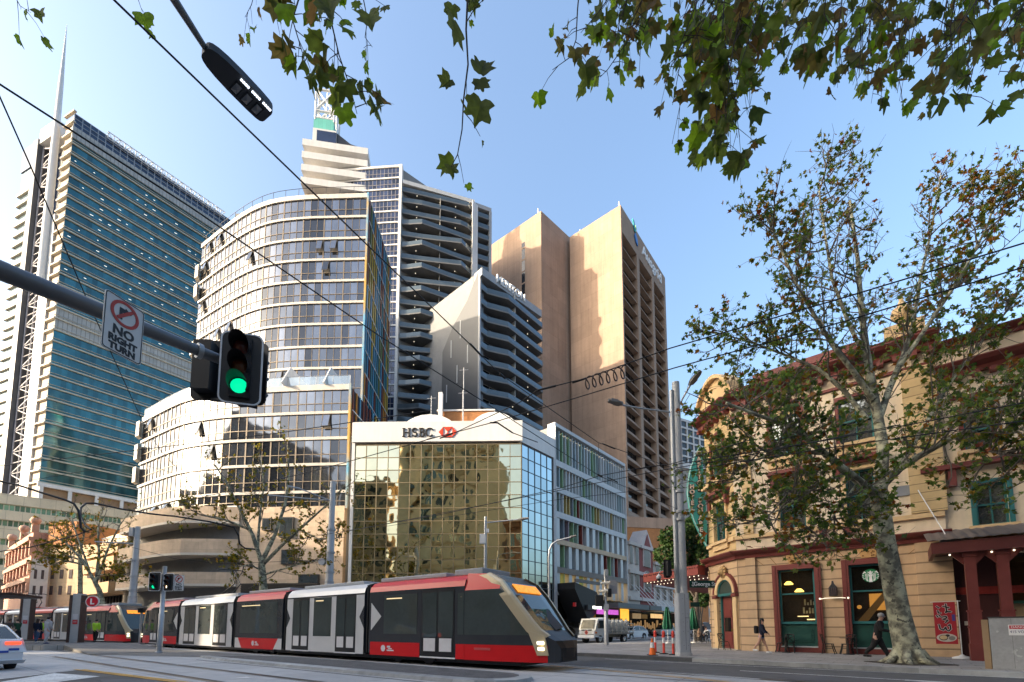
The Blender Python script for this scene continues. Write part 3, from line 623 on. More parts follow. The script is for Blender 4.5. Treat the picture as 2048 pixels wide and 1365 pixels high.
# white stair balconies at the top left
su0, su1 = FG.S(603, 330, 1.0), FG.S(734, 330, 1.0)
for i, (vl, vr) in enumerate(((279, 294), (304, 318.5), (330, 343.5), (356, 369))):
    F1 = Fr(xy(atY(603, 320, tY-1.5)), xy(atY(735, 330, tY+0.6)))
    z = F1.Z(668, (vl+vr)/2)
    pl = [F1.W(0, 0, z), F1.W(F1.L, 0, z), F1.W(F1.L, -7, z), F1.W(0.3, -7, z)]
    mb = MB(); mb.prism([p-V((0, 0, 1.55)) for p in pl], V((0, 0, 1.55))); mb.build('terrace_slab', white, tow)
F2 = Fr(xy(F1.W(0.8, -2.5, 0)), xy(F1.W(F1.L+2, -2.5, 0)))
mb = MB(); mb.fbox(F2, 0, F2.L-3, -4, 0, tz-22, F1.Z(668, 283)); mb.build('terrace_wall', M('tan_wall', (0.40, 0.30, 0.20), 0.7), tow)
def up(u0, u1, v0, v1, d0, d1, nm, mt):
    m_ = MB(); a, b = F2.S(u0, (v0+v1)/2), F2.S(u1, (v0+v1)/2); z0_, z1_ = F2.Z((u0+u1)/2, v1), F2.Z((u0+u1)/2, v0)
    m_.fbox(F2, a, b, d0, d1, z0_, z1_); return m_.build(nm, mt, tow)
up(624.5, 672, 257, 290, -5, -0.2, 'crown_wall', white); up(633, 672, 262, 283, -0.19, -0.1, 'crown_window', navy)
up(625.5, 666, 232.5, 258, -4.5, -0.6, 'mint_block', M('mint_panel', (0.16, 0.52, 0.43), 0.5, var=0.06, brick=(0.9, 20, 0.03, 0.8, 0.0)))
m_ = MB(); z0_ = F2.Z(650, 290); pts = [(F2.S(672, 270), F2.Z(672, 262)), (F2.S(700, 285), F2.Z(700, 284)), (F2.S(735, 300), F2.Z(735, 297)), (F2.S(735, 300), z0_-3), (F2.S(672, 280), z0_-3)]
m_.fprism(F2, pts, -3, -0.5); m_.build('sloped_roof', dark_metal, tow)
m_ = MB(); lx0, lx1 = F2.S(630, 200), F2.S(668, 200); lz0, lz1 = F2.Z(648, 236), F2.Z(648, 172)
for a in (lx0, lx1):
    for d_ in (-0.8, -3.2): m_.tube([F2.W(a, d_, lz0), F2.W(a, d_, lz1)], 0.28, 6)
for d_ in (-0.8, -3.2):
    for zf in (0.08, 0.30, 0.98): m_.tube([F2.W(lx0, d_, lerp(lz0, lz1, zf)), F2.W(lx1, d_, lerp(lz0, lz1, zf))], 0.26, 6)
    m_.tube([F2.W(lx0, d_, lerp(lz0, lz1, .3)), F2.W(lx1, d_, lz1)], 0.26, 6); m_.tube([F2.W(lx1, d_, lerp(lz0, lz1, .3)), F2.W(lx0, d_, lz1)], 0.26, 6)
    m_.tube([F2.W((lx0+lx1)/2, d_, lz0), F2.W(lx0, d_, lerp(lz0, lz1, .3))], 0.2, 6); m_.tube([F2.W((lx0+lx1)/2, d_, lz0), F2.W(lx1, d_, lerp(lz0, lz1, .3))], 0.2, 6)
for a in (lx0, lx1): m_.tube([F2.W(a, -0.8, lz1), F2.W(a, -3.2, lz1)], 0.26, 6)
m_.build('lattice_mast', white_metal, tow)
m_ = MB(); m_.tube([F2.W((lx0+lx1)/2, -2, lz0), F2.W((lx0+lx1)/2, -2, F2.Z(655, 150))], 0.12, 6); m_.tube([F2.W(lx1+0.9, -2, lz0-6), F2.W(lx1+0.9, -2, lerp(lz0, lz1, .2))], 0.22, 6); m_.build('antenna_pole', white_metal, tow)
# balcony face
bz = tz-3.2
bA = tA + V((0.3, 0.3)); Fb0 = Fr(bA, bA+V((10, 2))); bz = Fb0.Z(805, 363); bR = xy(atZ(945, 403, bz)); FBt = Fr(bA, bR)
bal = tow
L = FBt.L; body([bA-FBt.n*2.2, bR-FBt.n*2.2, bR-FBt.n*14, bA-FBt.n*14], 0, bz-0.3, M('dim_wall', (0.25,)*3), tow, 'balcony_core')
mb = MB(); mb.fbox(FBt, 0, L+0.4, -2.4, 0.5, bz-0.9, bz); mb.build('roof_band', white, tow)
sp_ = MB(); 
sp_.prism([FBt.W(L-0.2, 1.3, 0), FBt.W(L+1.3, 0.2, 0), FBt.W(L+1.3, -2, 0), FBt.W(L-0.2, -2, 0)], V((0, 0, bz-0.95))); sp_.build('edge_blade', white, tow)
rail = MB()
for i in range(31):
    z = bz-2.3-i*2.7
    if z < 14: break
    full = min(1.0, max(0.0, (i-1)/3))
    pk = 0.27 if i % 2 else 0.82
    e = [(0.0, -2.2), (0.0, 0.15), (L*pk*0.35, 0.4+full*0.3), (L*pk, 0.8+full*1.3), (L*(0.6+pk*0.4) if pk < .5 else L*0.92, 1.0 if pk < .5 else 0.9), (L-0.2, 0.5 if pk < .5 else 0.1), (L-0.2, -2.2)]
    mb = MB(); mb.prism([FBt.W(a, b, z-0.28) for a, b in e], V((0, 0, 0.28))); mb.build('balcony_slab', slab_c, tow)
    g = MB()
    for (a_, b_), (c_, d_) in zip(e[1:-2], e[2:-1]): g.obox(FBt.W(a_, b_-0.06, z), FBt.W(c_, d_-0.06, z)-FBt.W(a_, b_-0.06, z), FBt.W(0, 0, 0)-FBt.W(0, 0.03, 0), V((0, 0, 0.95)))
    g.build('balustrade', bal_glass, tow)
    glazing(FBt, 0, L, [z, z+2.4], 10, dark_glass, tow, d=-2.1, m_mull=M('mull_dark', (0.10, 0.095, 0.095), 0.5), mw=0.14, md=0.08)
    for s_ in (0.2, 0.75): mb = MB(); mb.ball(FBt.W(L*s_, 0.0, z-0.33), 0.10, n=6); mb.build('soffit_lamp', M('soffit_lamp', (0.9,)*3), tow)
    mb = MB(); mb.fbox(FBt, L*0.52, L*0.52+0.09, -2.0, 1.1, z-2.4, z-0.29)
    mb.build('party_screen', M('party_grey', (0.30, 0.29, 0.27), 0.6), tow)
# right return with recessed balconies
FR_ = Fr(bR, xy(atZ(980, 416, bz)))
mb = MB(); mb.fbox(FR_, 0.5, FR_.L, -3.2, -3.0, 0, bz-0.5); mb.build('return_wall', dark_glass, tow)
mb = MB(); mb.fbox(FR_, 0.3, FR_.L+0.3, -4, 0.2, bz-1.2, bz-0.2); mb.fbox(FR_, FR_.L-0.25, FR_.L+0.35, -4, 0.3, 0, bz-1.21); mb.build('return_frame', M('grey_panel', (0.32,)*3), tow)
for i in range(24):
    z = bz-3.1-i*2.7
    mb = MB(); mb.fbox(FR_, 0.5, FR_.L-0.26, -3.0, 0.1, z-0.28, z); mb.build('return_slab', slab_c, tow)
    mb = MB(); mb.fbox(FR_, 0.5, FR_.L-0.26, 0.0, 0.05, z+0.002, z+1.0); mb.build('balustrade', bal_glass, tow)
mb = MB(); zr = bz
for i in range(5): mb.tube([FBt.W(L*0.08*i, -1, zr), FBt.W(L*0.08*i, -1, zr+1.2)], 0.05, 5)
mb.tube([FBt.W(0, -1, zr+1.2), FBt.W(L*0.33, -1, zr+1.2)], 0.05, 5); mb.build('roof_rail', dark_metal, tow)
# ------------------------------------------------------------------ curved glass tower and its stone podium
def spline(pts, n=60):
    P = [V(p) for p in pts]; P = [P[0]*2-P[1]]+P+[P[-1]*2-P[-2]]; out = []
    for i in range(1, len(P)-2):
        for k in range(n):
            t = k/n; a, b, c, d = P[i-1], P[i], P[i+1], P[i+2]
            out.append(0.5*((2*b)+(c-a)*t+(2*a-5*b+4*c-d)*t*t+(3*b-a-3*c+d)*t**3))
    return out+[P[-2]]
def resample(pts, step):
    L = [0.0]
    for a, b in zip(pts, pts[1:]): L.append(L[-1]+(b-a).length)
    n = max(1, round(L[-1]/step)); out = []; j = 0
    for i in range(n+1):
        t = L[-1]*i/n
        while j < len(L)-2 and L[j+1] < t: j += 1
        out.append(pts[j].lerp(pts[j+1], (t-L[j])/max(1e-9, L[j+1]-L[j])))
    return out
def offs(pts, d):
    o = []
    for i, p in enumerate(pts):
        t = (pts[min(i+1, len(pts)-1)]-pts[max(i-1, 0)]).normalized(); n = V((t.y, -t.x))
        if n.dot(-p) < 0 and n.y > 0: n = -n
        o.append(p+n*d)
    return o
def band(mb, inner, outer, z0, z1, m=0):
    for i in range(len(inner)-1):
        a, b, c, d = inner[i], inner[i+1], outer[i+1], outer[i]
        f = lambda p, z: V((p.x, p.y, z))
        mb.add([f(d, z0), f(c, z0), f(c, z1), f(d, z1)], [(0, 1, 2, 3)], m, True, [(i, z0), (i+1, z0), (i+1, z1), (i, z1)])
        mb.add([f(a, z1), f(b, z1), f(c, z1), f(d, z1)], [(0, 1, 2, 3)], m); mb.add([f(a, z0), f(b, z0), f(c, z0), f(d, z0)], [(0, 1, 2, 3)], m)
    f = lambda p, z: V((p.x, p.y, z))
    for a, d in ((inner[0], outer[0]), (inner[-1], outer[-1])): mb.add([f(a, z0), f(d, z0), f(d, z1), f(a, z1)], [(0, 1, 2, 3)], m)
curt = M('apartment_glass', (0.165, 0.178, 0.205), 0.05, metal=0.85, var=0.10, vs=0.25, tint=0.62, bulge=0.012, wave=0.03, ws=0.3)
frame_dk = M('window_frame_dark', (0.05, 0.045, 0.04), 0.5)
def zat(p, u, v):
    d = ray(u, v); return HC + d.z*(p.y/d.y)
tower = thing('apartment_tower', 'curved glass tower with white floor bands on a stone podium', 'tower', (-28, 54, 0))
RR = random.Random(3)
nopen = [0]
def curved(corner_px, Yr, tops, right_v, step, tagname, z_low=None):
    p0 = atY(corner_px[0][0], corner_px[0][1], Yr); zt_ = p0.z
    plan = [xy(atZ(u, v, zt_)) for u, v in corner_px]
    cv = resample(spline(plan), step); oc = offs(cv, 0.16); ib = offs(cv, -0.5)
    zs_ = [zat(plan[0], corner_px[0][0]-(0 if i == 0 else 3), v) for i, v in enumerate(right_v)]
    for k in range(len(zs_)):
        mb = MB(); hh_ = 0.30 if k else 0.62
        band(mb, ib, oc, zs_[k]-hh_, zs_[k]); mb.build('floor_band', M('band_cream', (0.60, 0.555, 0.49), 0.6, var=0.08, streak=0.12), tower)
        zt1 = zs_[k]-hh_; zb1 = zs_[k+1] if k+1 < len(zs_) else z_low
        if zb1 is None: continue
        zm = lerp(zb1, zt1, 0.38); gb = MB(); mu = MB()
        for i in range(len(cv)-1):
            a, b = cv[i], cv[i+1]
            W_ = lambda p, z: V((p.x, p.y, z))
            r_ = RR.random(); 
            if RR.random() < 0.12: r_ = 1.0
            gb.quad(W_(a, zb1), W_(b, zb1), W_(b, zm), W_(a, zm), 0, None, r_*0.8)
            t = (b-a).normalized(); n = V((t.y, -t.x)); n = n if n.dot(-a) > 0 else -n
            if RR.random() < 0.055 and i > 1:
                # a top-hung sash standing open: frame, pane and dark gap behind it
                o3 = MB(); ou = W_(a+t*0.08, zt1-0.06); ou2 = W_(b-t*0.08, zt1-0.06); n3 = V((n.x, n.y, 0)); low = V((0, 0, zm-zt1+0.1))+n3*0.42
                o3.obox(ou+n3*0.05, ou2-ou, low, n3*0.05); ow = o3.build('open_window', frame_dk, tower)
                o4 = MB(); e1 = (ou2-ou)*0.08; o4.quad(ou+n3*0.104+e1+low*0.06, ou2+n3*0.104-e1+low*0.06, ou2+n3*0.104-e1+low*0.94, ou+n3*0.104+e1+low*0.94, 0, None, RR.random()); o4.build('pane', curt, ow)
                gb.quad(W_(a, zm), W_(b, zm), W_(b, zt1), W_(a, zt1), 1)
            else: gb.quad(W_(a, zm), W_(b, zm), W_(b, zt1), W_(a, zt1), 0, None, r_)
            wm = 0.055 if i % 3 else 0.16
            mu.obox(W_(a-t*wm/2-n*0.02, zb1), V((t.x*wm, t.y*wm, 0)), V((n.x*0.07, n.y*0.07, 0)), V((0, 0, zt1-zb1)), 0)
        band(mu, cv, offs(cv, 0.05), zm-0.04, zm+0.04)
        gb.build('glazing', [curt, frame_dk], tower, recalc=False); mu.build('mullion', mull_tan, tower, recalc=False)
    return plan, cv, zs_
uplan, ucv, uz = curved([(735, 388.5), (670, 390.5), (606, 393), (545, 401.5), (499.5, 420), (454, 451), (405, 490)], 55.0, None, [388.5, 432, 475, 517, 559.5, 602.6, 645.6, 691, 734], 0.95, 'upper', z_low=atY(700, 800, 55).z)
lplan, lcv, lz = curved([(699.6, 769.6), (620, 772), (542, 775.5), (460, 780), (388, 791), (348, 805), (287.5, 837)], 47.0, None, [769.6, 822.7, 874, 926, 981], 0.95, 'lower', z_low=atY(694, 1012, 47).z)
# cores, roofs, roof glass rail
def core(cv, z0, z1, depth, nm):
    i_ = offs(cv, -0.45); mb = MB(); pl = [V((p.x, p.y, z0)) for p in i_]+[V((i_[-1].x+6, i_[-1].y+depth, z0)), V((i_[0].x, i_[0].y+depth, z0))]
    mb.prism(pl, V((0, 0, z1-z0))); mb.build(nm, M('dim_wall', (0.25,)*3), tower)
fe = xy(atZ(783, 541, uz[0]-0.6)); mb = MB(); i_ = offs(ucv, -0.45); mb.prism([V((p.x, p.y, 0.2)) for p in i_]+[V((-41, 92, 0.2))] + [V((fe.x-0.5, fe.y, 0.2))], V((0, 0, uz[0]-0.4))); mb.build('core', M('dim_wall', (0.25,)*3), tower); mb = MB(); mb.box(-48, -38.3, 72, 98, 1.0, 73); mb.build('rear_shade_block', M('dim_wall', (0.25,)*3), tower); core(lcv, 0.15, lz[0]-0.2, 12, 'core')  # tall hidden block behind the core is added only to shade the hotel flank
rail_glass = M('rail_glass', (0.42, 0.50, 0.55), 0.05, metal=0.6, var=0.1, alpha=0.55)
def roofrail(cv, z, h_, m0, nm):
    c2 = offs(cv, -0.1); mb = MB(); g = MB()
    for i, p in enumerate(c2):
        if i % 2 == 0: mb.tube([V((p.x, p.y, z)), V((p.x, p.y, z+h_))], 0.03, 4)
    mb.tube([V((p.x, p.y, z+h_)) for p in c2], 0.03, 4); mb.build(nm, dark_metal if m0 else grey_metal, tower)
    if not m0:
        for i in range(len(c2)-1): g.quad(*[V((p.x, p.y, zz_)) for p, zz_ in ((c2[i], z+.05), (c2[i+1], z+.05), (c2[i+1], z+h_-.05), (c2[i], z+h_-.05))])
        g.build('rail_panel', rail_glass, tower, recalc=False)
roofrail(ucv, uz[0], 1.25, True, 'roof_rail'); roofrail(lcv, lz[0], 1.15, False, 'roof_rail')
for u in (561, 645):       # slanted white party walls on the terrace
    mb = MB(); p = xy(atZ(u, 765, lz[0])); f_ = Fr(p, p+V((0.05, 3)))
    mb.prism([V((p.x, p.y, lz[0])), V((p.x+0.3, p.y+6, lz[0])), V((p.x+0.3, p.y+6, lz[0]+2.7)), V((p.x+0.1, p.y+1.6, lz[0]+2.7))], V((0.12, 0, 0))); mb.build('party_screen', white, tower)
# small cream wall blades at the left edges
for cvx, zlist in ((ucv, uz), (lcv, lz)):
    e = cvx[-1]; tdir = (cvx[-1]-cvx[-3]).normalized()
    for k, z in enumerate(zlist[:-1]):
        if k in (1, 2, 5) or (cvx is lcv and k % 2 == 0):
            mb = MB(); mb.obox((e.x+tdir.x*0.1, e.y+tdir.y*0.1, z-2.6), (tdir.x*0.9, tdir.y*0.9, 0), (0.3, -0.9, 0), (0, 0, 1.9)); mb.build('end_blade', M('cream_panel', (0.60, 0.55, 0.46), 0.6), tower)
# coloured fin flank
finc = [M('fin_tower_%s' % n_, c, 0.4, var=0.05) for n_, c in (('blue', (0.10, 0.34, 0.52)), ('teal', (0.05, 0.25, 0.30)), ('orange', (0.62, 0.27, 0.03)), ('yellow', (0.60, 0.42, 0.05)), ('rust', (0.22, 0.06, 0.03)), ('green', (0.20, 0.26, 0.08)))]
def flank(p0, p1, z0, z1, nm):
    F_ = Fr(p0, p1, flip=True) if Fr(p0, p1).n.x < 0 else Fr(p0, p1)
    mb = MB(); mb.fquad(F_, 0, F_.L, z0, z1, 0.0); mb.build(nm+'_wall', navy, tower)
    n_ = int(F_.L/0.9); rr = random.Random(9)
    for k in range(n_):
        s_ = 0.1+k*F_.L/n_; mb = MB(); z = z0
        while z < z1-0.2:
            h_ = rr.choice((3.0, 6.1, 9.1)); mb.fbox(F_, s_, s_+0.14, 0.0, 0.10, z, min(z1, z+h_), rr.randrange(6)); z += h_+0.002
        mb.build('colour_fin', finc, tower)
    mb = MB(); zz_ = z0
    for k in range(40):
        if zz_ > z1: break
        mb.fbox(F_, 0, F_.L, 0.06, 0.13, zz_, zz_+0.10); zz_ += 3.02
    mb.build('flank_rail', white_metal, tower)
c0 = uplan[0]; flank(c0+V((0.25, 0.1)), xy(atZ(783, 541, uz[0]-0.6)), lz[0]-6, uz[0]-0.6, 'flank')
c1 = lplan[0]; flank(c1+V((0.25, 0.1)), c1+V((1.0, 9.5)), lz[2], lz[0]-0.4, 'flank')
mb = MB(); q = c0; mb.obox((q.x+0.02, q.y-0.25, lz[0]), (0.22, 0, 0), (0, 0.34, 0), (0, 0, uz[0]-lz[0])); mb.build('corner_trim', M('trim_amber', (0.60, 0.36, 0.08), 0.5, colb=(0.15, 0.38, 0.55), vs=0.12, var=0.05), tower)
mb = MB(); q = c1; mb.obox((q.x+0.02, q.y-0.25, 14), (0.22, 0, 0), (0, 0.34, 0), (0, 0, lz[0]-14)); mb.build('corner_trim', M('trim_amber', (0.6,)*3), tower)
# podium
zp = atY(694, 1013, 47).z; pcv = offs(lcv, 0.25)
def upix(p, z):      # u of a place
    d = V((p.x, p.y, z-HC)); zc = d.y*CP+d.z*SP; return PX+FPX*d.x/zc
flat_i = [i for i, p in enumerate(pcv) if upix(p, 8) > 486]; n0 = len(flat_i)
flat = pcv[:n0+1]; bow = pcv[n0:]
mb = MB(); band(mb, offs(flat, -0.7), flat, 0.15, zp)
dist = 0
mb.build('podium_wall', sandstone, tower)
FPd = Fr(flat[0], flat[-1])
for u0, u1, v0, v1 in ((562, 590, 1036, 1076), (528, 546, 1038, 1062), (566, 592, 1101, 1130), (600, 640, 1150, 1172)):
    a, b = sorted((FPd.S(u0, v0), FPd.S(u1, v0))); mb = MB(); mb.fbox(FPd, a, b, -0.1, 0.32, FPd.Z(u0, v1), FPd.Z(u0, v0)); wdn = mb.build('window', frame_dk, tower)
    mb = MB(); mb.fquad(FPd, a+0.1, b-0.1, FPd.Z(u0, v1)+0.1, FPd.Z(u0, v0)-0.1, 0.33); mb.build('pane', M('street_glass', (0.2,)*3), wdn)
louv = M('louvre_brown', (0.045, 0.038, 0.032), 0.6)
a, b = FPd.S(640, 1180), FPd.S(486, 1180); a, b = min(a, b), max(a, b); mb = MB(); mb.fbox(FPd, a, b, 0.0, 0.34, FPd.Z(500, 1200), FPd.Z(500, 1168))
for k in range(9): z_ = lerp(FPd.Z(500, 1200), FPd.Z(500, 1168), k/9); mb.fbox(FPd, a, b, 0.34, 0.42, z_, z_+0.1)
mb.build('louvre_screen', louv, tower)
bo = [p + V((0, -1.5))*min(1, i/6) for i, p in enumerate(offs(bow, 0.2))]; bi = offs(bow, -1.6)
zpar = [(zat(bo[-1], 272, a_), zat(bo[-1], 272, b_)) for a_, b_ in ((1040, 1070), (1098, 1127), (1157, 1182))]
for k, (zh, zl_) in enumerate(zpar):
    if k == 0:
        mb = MB(); b0 = bow
        for i in range(len(b0)-1): mb.quad(*[V((p.x, p.y, z_)) for p, z_ in ((b0[i], zh-0.3), (b0[i+1], zh-0.3), (b0[i+1], zp+0.05), (b0[i], zp+0.05))])
        mb.build('glazing', curt, tower, recalc=False); mb = MB(); band(mb, offs(bow, -0.3), offs(bow, 0.12), zp-0.1, zp+0.2); mb.build('floor_band', white, tower)
    mb = MB(); band(mb, offs(bo, -0.35), bo, zl_+0.25, zh); mb.build('balcony_parapet', sandstone, tower)
    mb = MB(); band(mb, offs(bi, -0.3), offs(bo, 0.03), zl_, zl_+0.248); mb.build('balcony_slab', soffit, tower)
    zlow = zpar[k+1][0]-0.1 if k < 2 else 0.15
    mb = MB()
    for i in range(len(bi)-1): mb.quad(*[V((p.x, p.y, z_)) for p, z_ in ((bi[i], zlow), (bi[i+1], zlow), (bi[i+1], zl_), (bi[i], zl_))])
    mb.build('glazing', shop_glass if k == 2 else M('podium_glass', (0.10, 0.11, 0.11), 0.06, metal=0.5, tint=0.7, var=0.3), tower, recalc=False)
    mb = MB()
    for i in range(0, len(bi)): p = offs(bi, 0.08)[i]; mb.box(p.x-0.07, p.x+0.07, p.y-0.07, p.y+0.07, zlow, zl_)
    mb.build('mullion', frame_dk, tower)
    for i in (len(bo)-2,):
        p = offs(bo, -0.9)[i]; mb = MB(); mb.tube([V((p.x, p.y, zlow)), V((p.x, p.y, zl_))], 0.42, 12); mb.build('column', M('stone_column', (0.50, 0.40, 0.29), 0.8), tower)
mb = MB(); band(mb, offs(bi, -0.02), offs(bi, 0.3), 0.15, zpar[2][1]-1.0)
for k in range(5): pass
mb.build('base_louvre', louv, tower)
# ------------------------------------------------------------------ terraced stone block left of the podium
ter = thing('terrace_block', 'tan stone block with stepped balconies between the plane tree and the curved tower', 'building', (-52, 62, 0))
e0 = bo[-1]+V((-1.8, 2.2)); Ft = Fr(e0+V((-11, 7)), e0)
mb = MB(); mb.fbox(Ft, 0, Ft.L, -5, -1.8, 0.15, zat(e0, 250, 1050)); mb.build('wall', sandstone, ter)
for k, (va, vb) in enumerate(((1084, 1104), (1112, 1139), (1164, 1186))):
    za, zb_ = zat(e0, 250, va), zat(e0, 250, vb); mb = MB(); mb.fbox(Ft, 0.5*k, Ft.L, -1.79, 0.2+0.3*k, zb_, za); mb.build('balcony_parapet', M('sandstone_warm', (0.50, 0.33, 0.18), 0.8, var=0.15), ter)
    mb = MB(); mb.fquad(Ft, 0.3, Ft.L, zb_-2.2, zb_-0.02, -1.7); mb.build('glazing', M('podium_glass', (0.1,)*3), ter)
    mb = MB()
    for q in range(12): mb.fbox(Ft, Ft.L*q/12, Ft.L*q/12+0.12, -1.69, -1.55, zb_-2.2, zb_-0.03)
    mb.build('mullion', frame_dk, ter)
# ------------------------------------------------------------------ tall teal office tower at the left, spire and lattice recess
lt = thing('office_tower', 'tall teal glass office tower with thin ledges, lattice shaft and a needle spire', 'tower', (0, 0, 0))
LY = 150.0
C0 = atY(75, 985, LY); FL0 = Fr(xy(C0), xy(C0)+V((10, 3))); ztl = zat(xy(C0), 150, 228)
cC = xy(atZ(150, 228, ztl)); cR = xy(atZ(452, 435, ztl)); FLA = Fr(cC, cC+(cR-cC)*1.12)
lt.location = (cC.x, cC.y, 0)
FLB = Fr(cC, cC+V((-0.93, 0.36))*10)
teal = M('teal_glass', (0.032, 0.135, 0.16), 0.06, metal=0.5, spec=0.8, var=0.3, vs=0.05, tint=0.35, wave=0.2, ws=0.06)
ledge = M('cream_ledge', (0.55, 0.50, 0.40), 0.6, var=0.08)
zc1, zc0 = FLA.Z(150, 268), FLA.Z(80, 965); nflo = 31; fl = (zc1-zc0)/nflo
crown = M('crown_glass', (0.03, 0.05, 0.09), 0.08, metal=0.4, tint=0.4, spec=0.8)
zcr = [zc1+2.5+(ztl-zc1-2.5)*k/3 for k in range(4)]
glazing(FLA, 0, FLA.L, zcr, 26, crown, lt, m_mull=grey_metal, mw=0.28, md=0.15)
mb = MB(); mb.fbox(FLA, -0.3, FLA.L, -1, 0.5, zc1-2.2, zc1+2.4); mb.build('crown_band', M('crown_panel', (0.42, 0.42, 0.40), 0.5, brick=(1.2, 8, 0.12, 0.6, 0.0)), lt)
mb = MB(); sx = FLA.L*0.16; ex = FLA.L*0.88
for k in range(24):
    a, b = lerp(sx, ex, k/24), lerp(sx, ex, (k+1)/24); za, zb_ = zcr[1]+2.0, zcr[2]+3.0
    mb.tube([FLA.W(a, 0.9, za), FLA.W(a, 0.9, zb_)], 0.16, 4); mb.tube([FLA.W(a, 0.9, za if k % 2 else zb_), FLA.W(b, 0.9, zb_ if k % 2 else za)], 0.14, 4)
for z in (zcr[1]+2.0, zcr[2]+3.0): mb.tube([FLA.W(sx, 0.9, z), FLA.W(ex, 0.9, z)], 0.2, 4)
mb.build('roof_truss', white_metal, lt)
mb = MB(); mb.prism([V((p.x, p.y, 6)) for p in (cC-FLA.n*0.5, FLA.p+FLA.s*FLA.L-FLA.n*0.5, FLA.p+FLA.s*FLA.L-FLA.n*30, cC-FLA.n*30)], V((0, 0, ztl-6.5))); mb.build('core', M('dim_wall', (0.25,)*3), lt)
lamp_m = M('office_lamp', (0.8, 0.8, 0.75), 0.5, emit=(1.0, 0.97, 0.85), es=0.55)
for k in range(nflo):
    z = zc0+k*fl
    mb = MB(); 
    if k in (13, 14):
        mb.fbox(FLA, 0, FLA.L, -0.3, 0.1, z, z+fl); mb.build('louvre_floor', M('crown_panel', (0.42,)*3), lt)
    else:
        nn = 40
        for i in range(nn): mb.fquad(FLA, FLA.L*i/nn, FLA.L*(i+1)/nn, z, z+fl, 0)
        mb.build('glazing', teal, lt, recalc=False)
        rr = random.Random(k); zz_ = z+fl*0.55
        if k > 14:
            for i in range(22):
                if rr.random() < 0.26: s_ = FLA.L*(i+0.4)/22; mb = MB(); mb.fbox(FLA, s_, s_+FLA.L*(0.006+0.012*rr.random()), 0.02, 0.05, zz_, zz_+0.12); mb.build('ceiling_lamp', lamp_m, lt)
    mb = MB(); mb.fbox(FLA, -0.5, FLA.L, -0.2, 0.55, z-0.22, z+0.22); mb.fbox(FLA, -0.5, FLA.L, 0.0, 0.3, z+fl*0.24, z+fl*0.24+0.14); mb.build('ledge', ledge, lt)
# left return: ledge strip, white column, lattice shaft, dark mast, sunlit flank
sB = [FLB.S(u, 500) for u in (123, 106, 89, 58, 49, 28)]
sB[0] = 0.0
if sB[1] < 0: sB = [-s for s in sB]
zst = zat(xy(FLB.W(sB[4], 0, 0)), 82, 268)
mb = MB(); mb.fbox(FLB, 0.1, sB[1], -8, -0.3, 6, ztl-0.3); mb.build('return_wall', M('rose_panel', (0.45, 0.37, 0.30), 0.7), lt)
for k in range(nflo+3):
    z = zc0+k*fl
    mb = MB(); mb.fbox(FLB, -0.5, sB[1], -0.3, 0.6, z-0.25, z+0.25); mb.build('ledge', ledge, lt)
mb = MB(); mb.fbox(FLB, sB[1], sB[2], -8, 0.4, 6, zat(xy(FLB.W(sB[2], 0, 0)), 118, 440)); mb.build('pale_shaft', M('pale_shaft', (0.50, 0.51, 0.52), 0.5, brick=(1.5, 2.2, 0.05, 0.7, 0.0)), lt)
pS = FLB.W((sB[1]+sB[2])/2+0.4, 1.0, 0); zs0 = zat(xy(pS), 103, 560); zs1 = zat(xy(pS), 150, 50)
mb = MB(); mb.tube([V((pS.x, pS.y, zs0)), V((pS.x, pS.y, lerp(zs0, zs1, 0.45))), V((pS.x, pS.y, lerp(zs0, zs1, 0.75))), V((pS.x, pS.y, zs1))], [1.25, 1.15, 0.75, 0.05], 14); mb.build('spire', white_metal, lt)
mb = MB(); mb.fbox(FLB, sB[2], sB[3], -5.0, -4.6, 6, zst-6); mb.build('lattice_shaft_wall', M('shaft_blue', (0.10, 0.15, 0.30), 0.2, metal=0.4, tint=0.3), lt)
mb = MB()
for s_ in (sB[2]+0.5, (sB[2]+sB[3])/2, sB[3]-0.5): mb.tube([FLB.W(s_, -1.0, 6), FLB.W(s_, -1.0, zst-6)], 0.28, 5)
nb_ = 44
for k in range(nb_):
    za, zb_ = lerp(8, zst-7, k/nb_), lerp(8, zst-7, (k+1)/nb_)
    mb.tube([FLB.W(sB[2]+0.5, -1, za), FLB.W(sB[3]-0.5, -1, za)], 0.2, 4); mb.tube([FLB.W(sB[2]+0.5 if k % 2 else sB[3]-0.5, -1, za), FLB.W(sB[3]-0.5 if k % 2 else sB[2]+0.5, -1, zb_)], 0.28, 4)
mb.build('lattice', M('lattice_mauve', (0.34, 0.33, 0.36), 0.5), lt)
mb = MB(); mb.fbox(FLB, sB[2], sB[3]-0.002, -8, 0.2, zst-6, zst); mb.build('shaft_head', white, lt)
mb = MB(); mb.fbox(FLB, sB[3], sB[4], -8, 0.6, 6, zst-4); mb.build('dark_fin', M('dark_fin', (0.08, 0.085, 0.10), 0.4), lt)
mb = MB(); mb.fbox(FLB, sB[4], sB[5], -8, 0.0, 6, zst-14); mb.build('flank', M('flank_glass', (0.22, 0.30, 0.36), 0.15, metal=0.5, tint=0.2), lt)
mb = MB(); mb.fbox(FLB, sB[4], sB[5]+0.4, -8, 0.3, zst-13.9, zst-4); mb.build('dark_crown', crown, lt)
for k in range(nflo-2):
    z = zc0+k*fl; mb = MB(); mb.fbox(FLB, sB[4], sB[5]+0.6, -1, 0.7, z-0.9 if k > 14 else z-0.25, z+0.25); mb.build('ledge', ledge, lt)
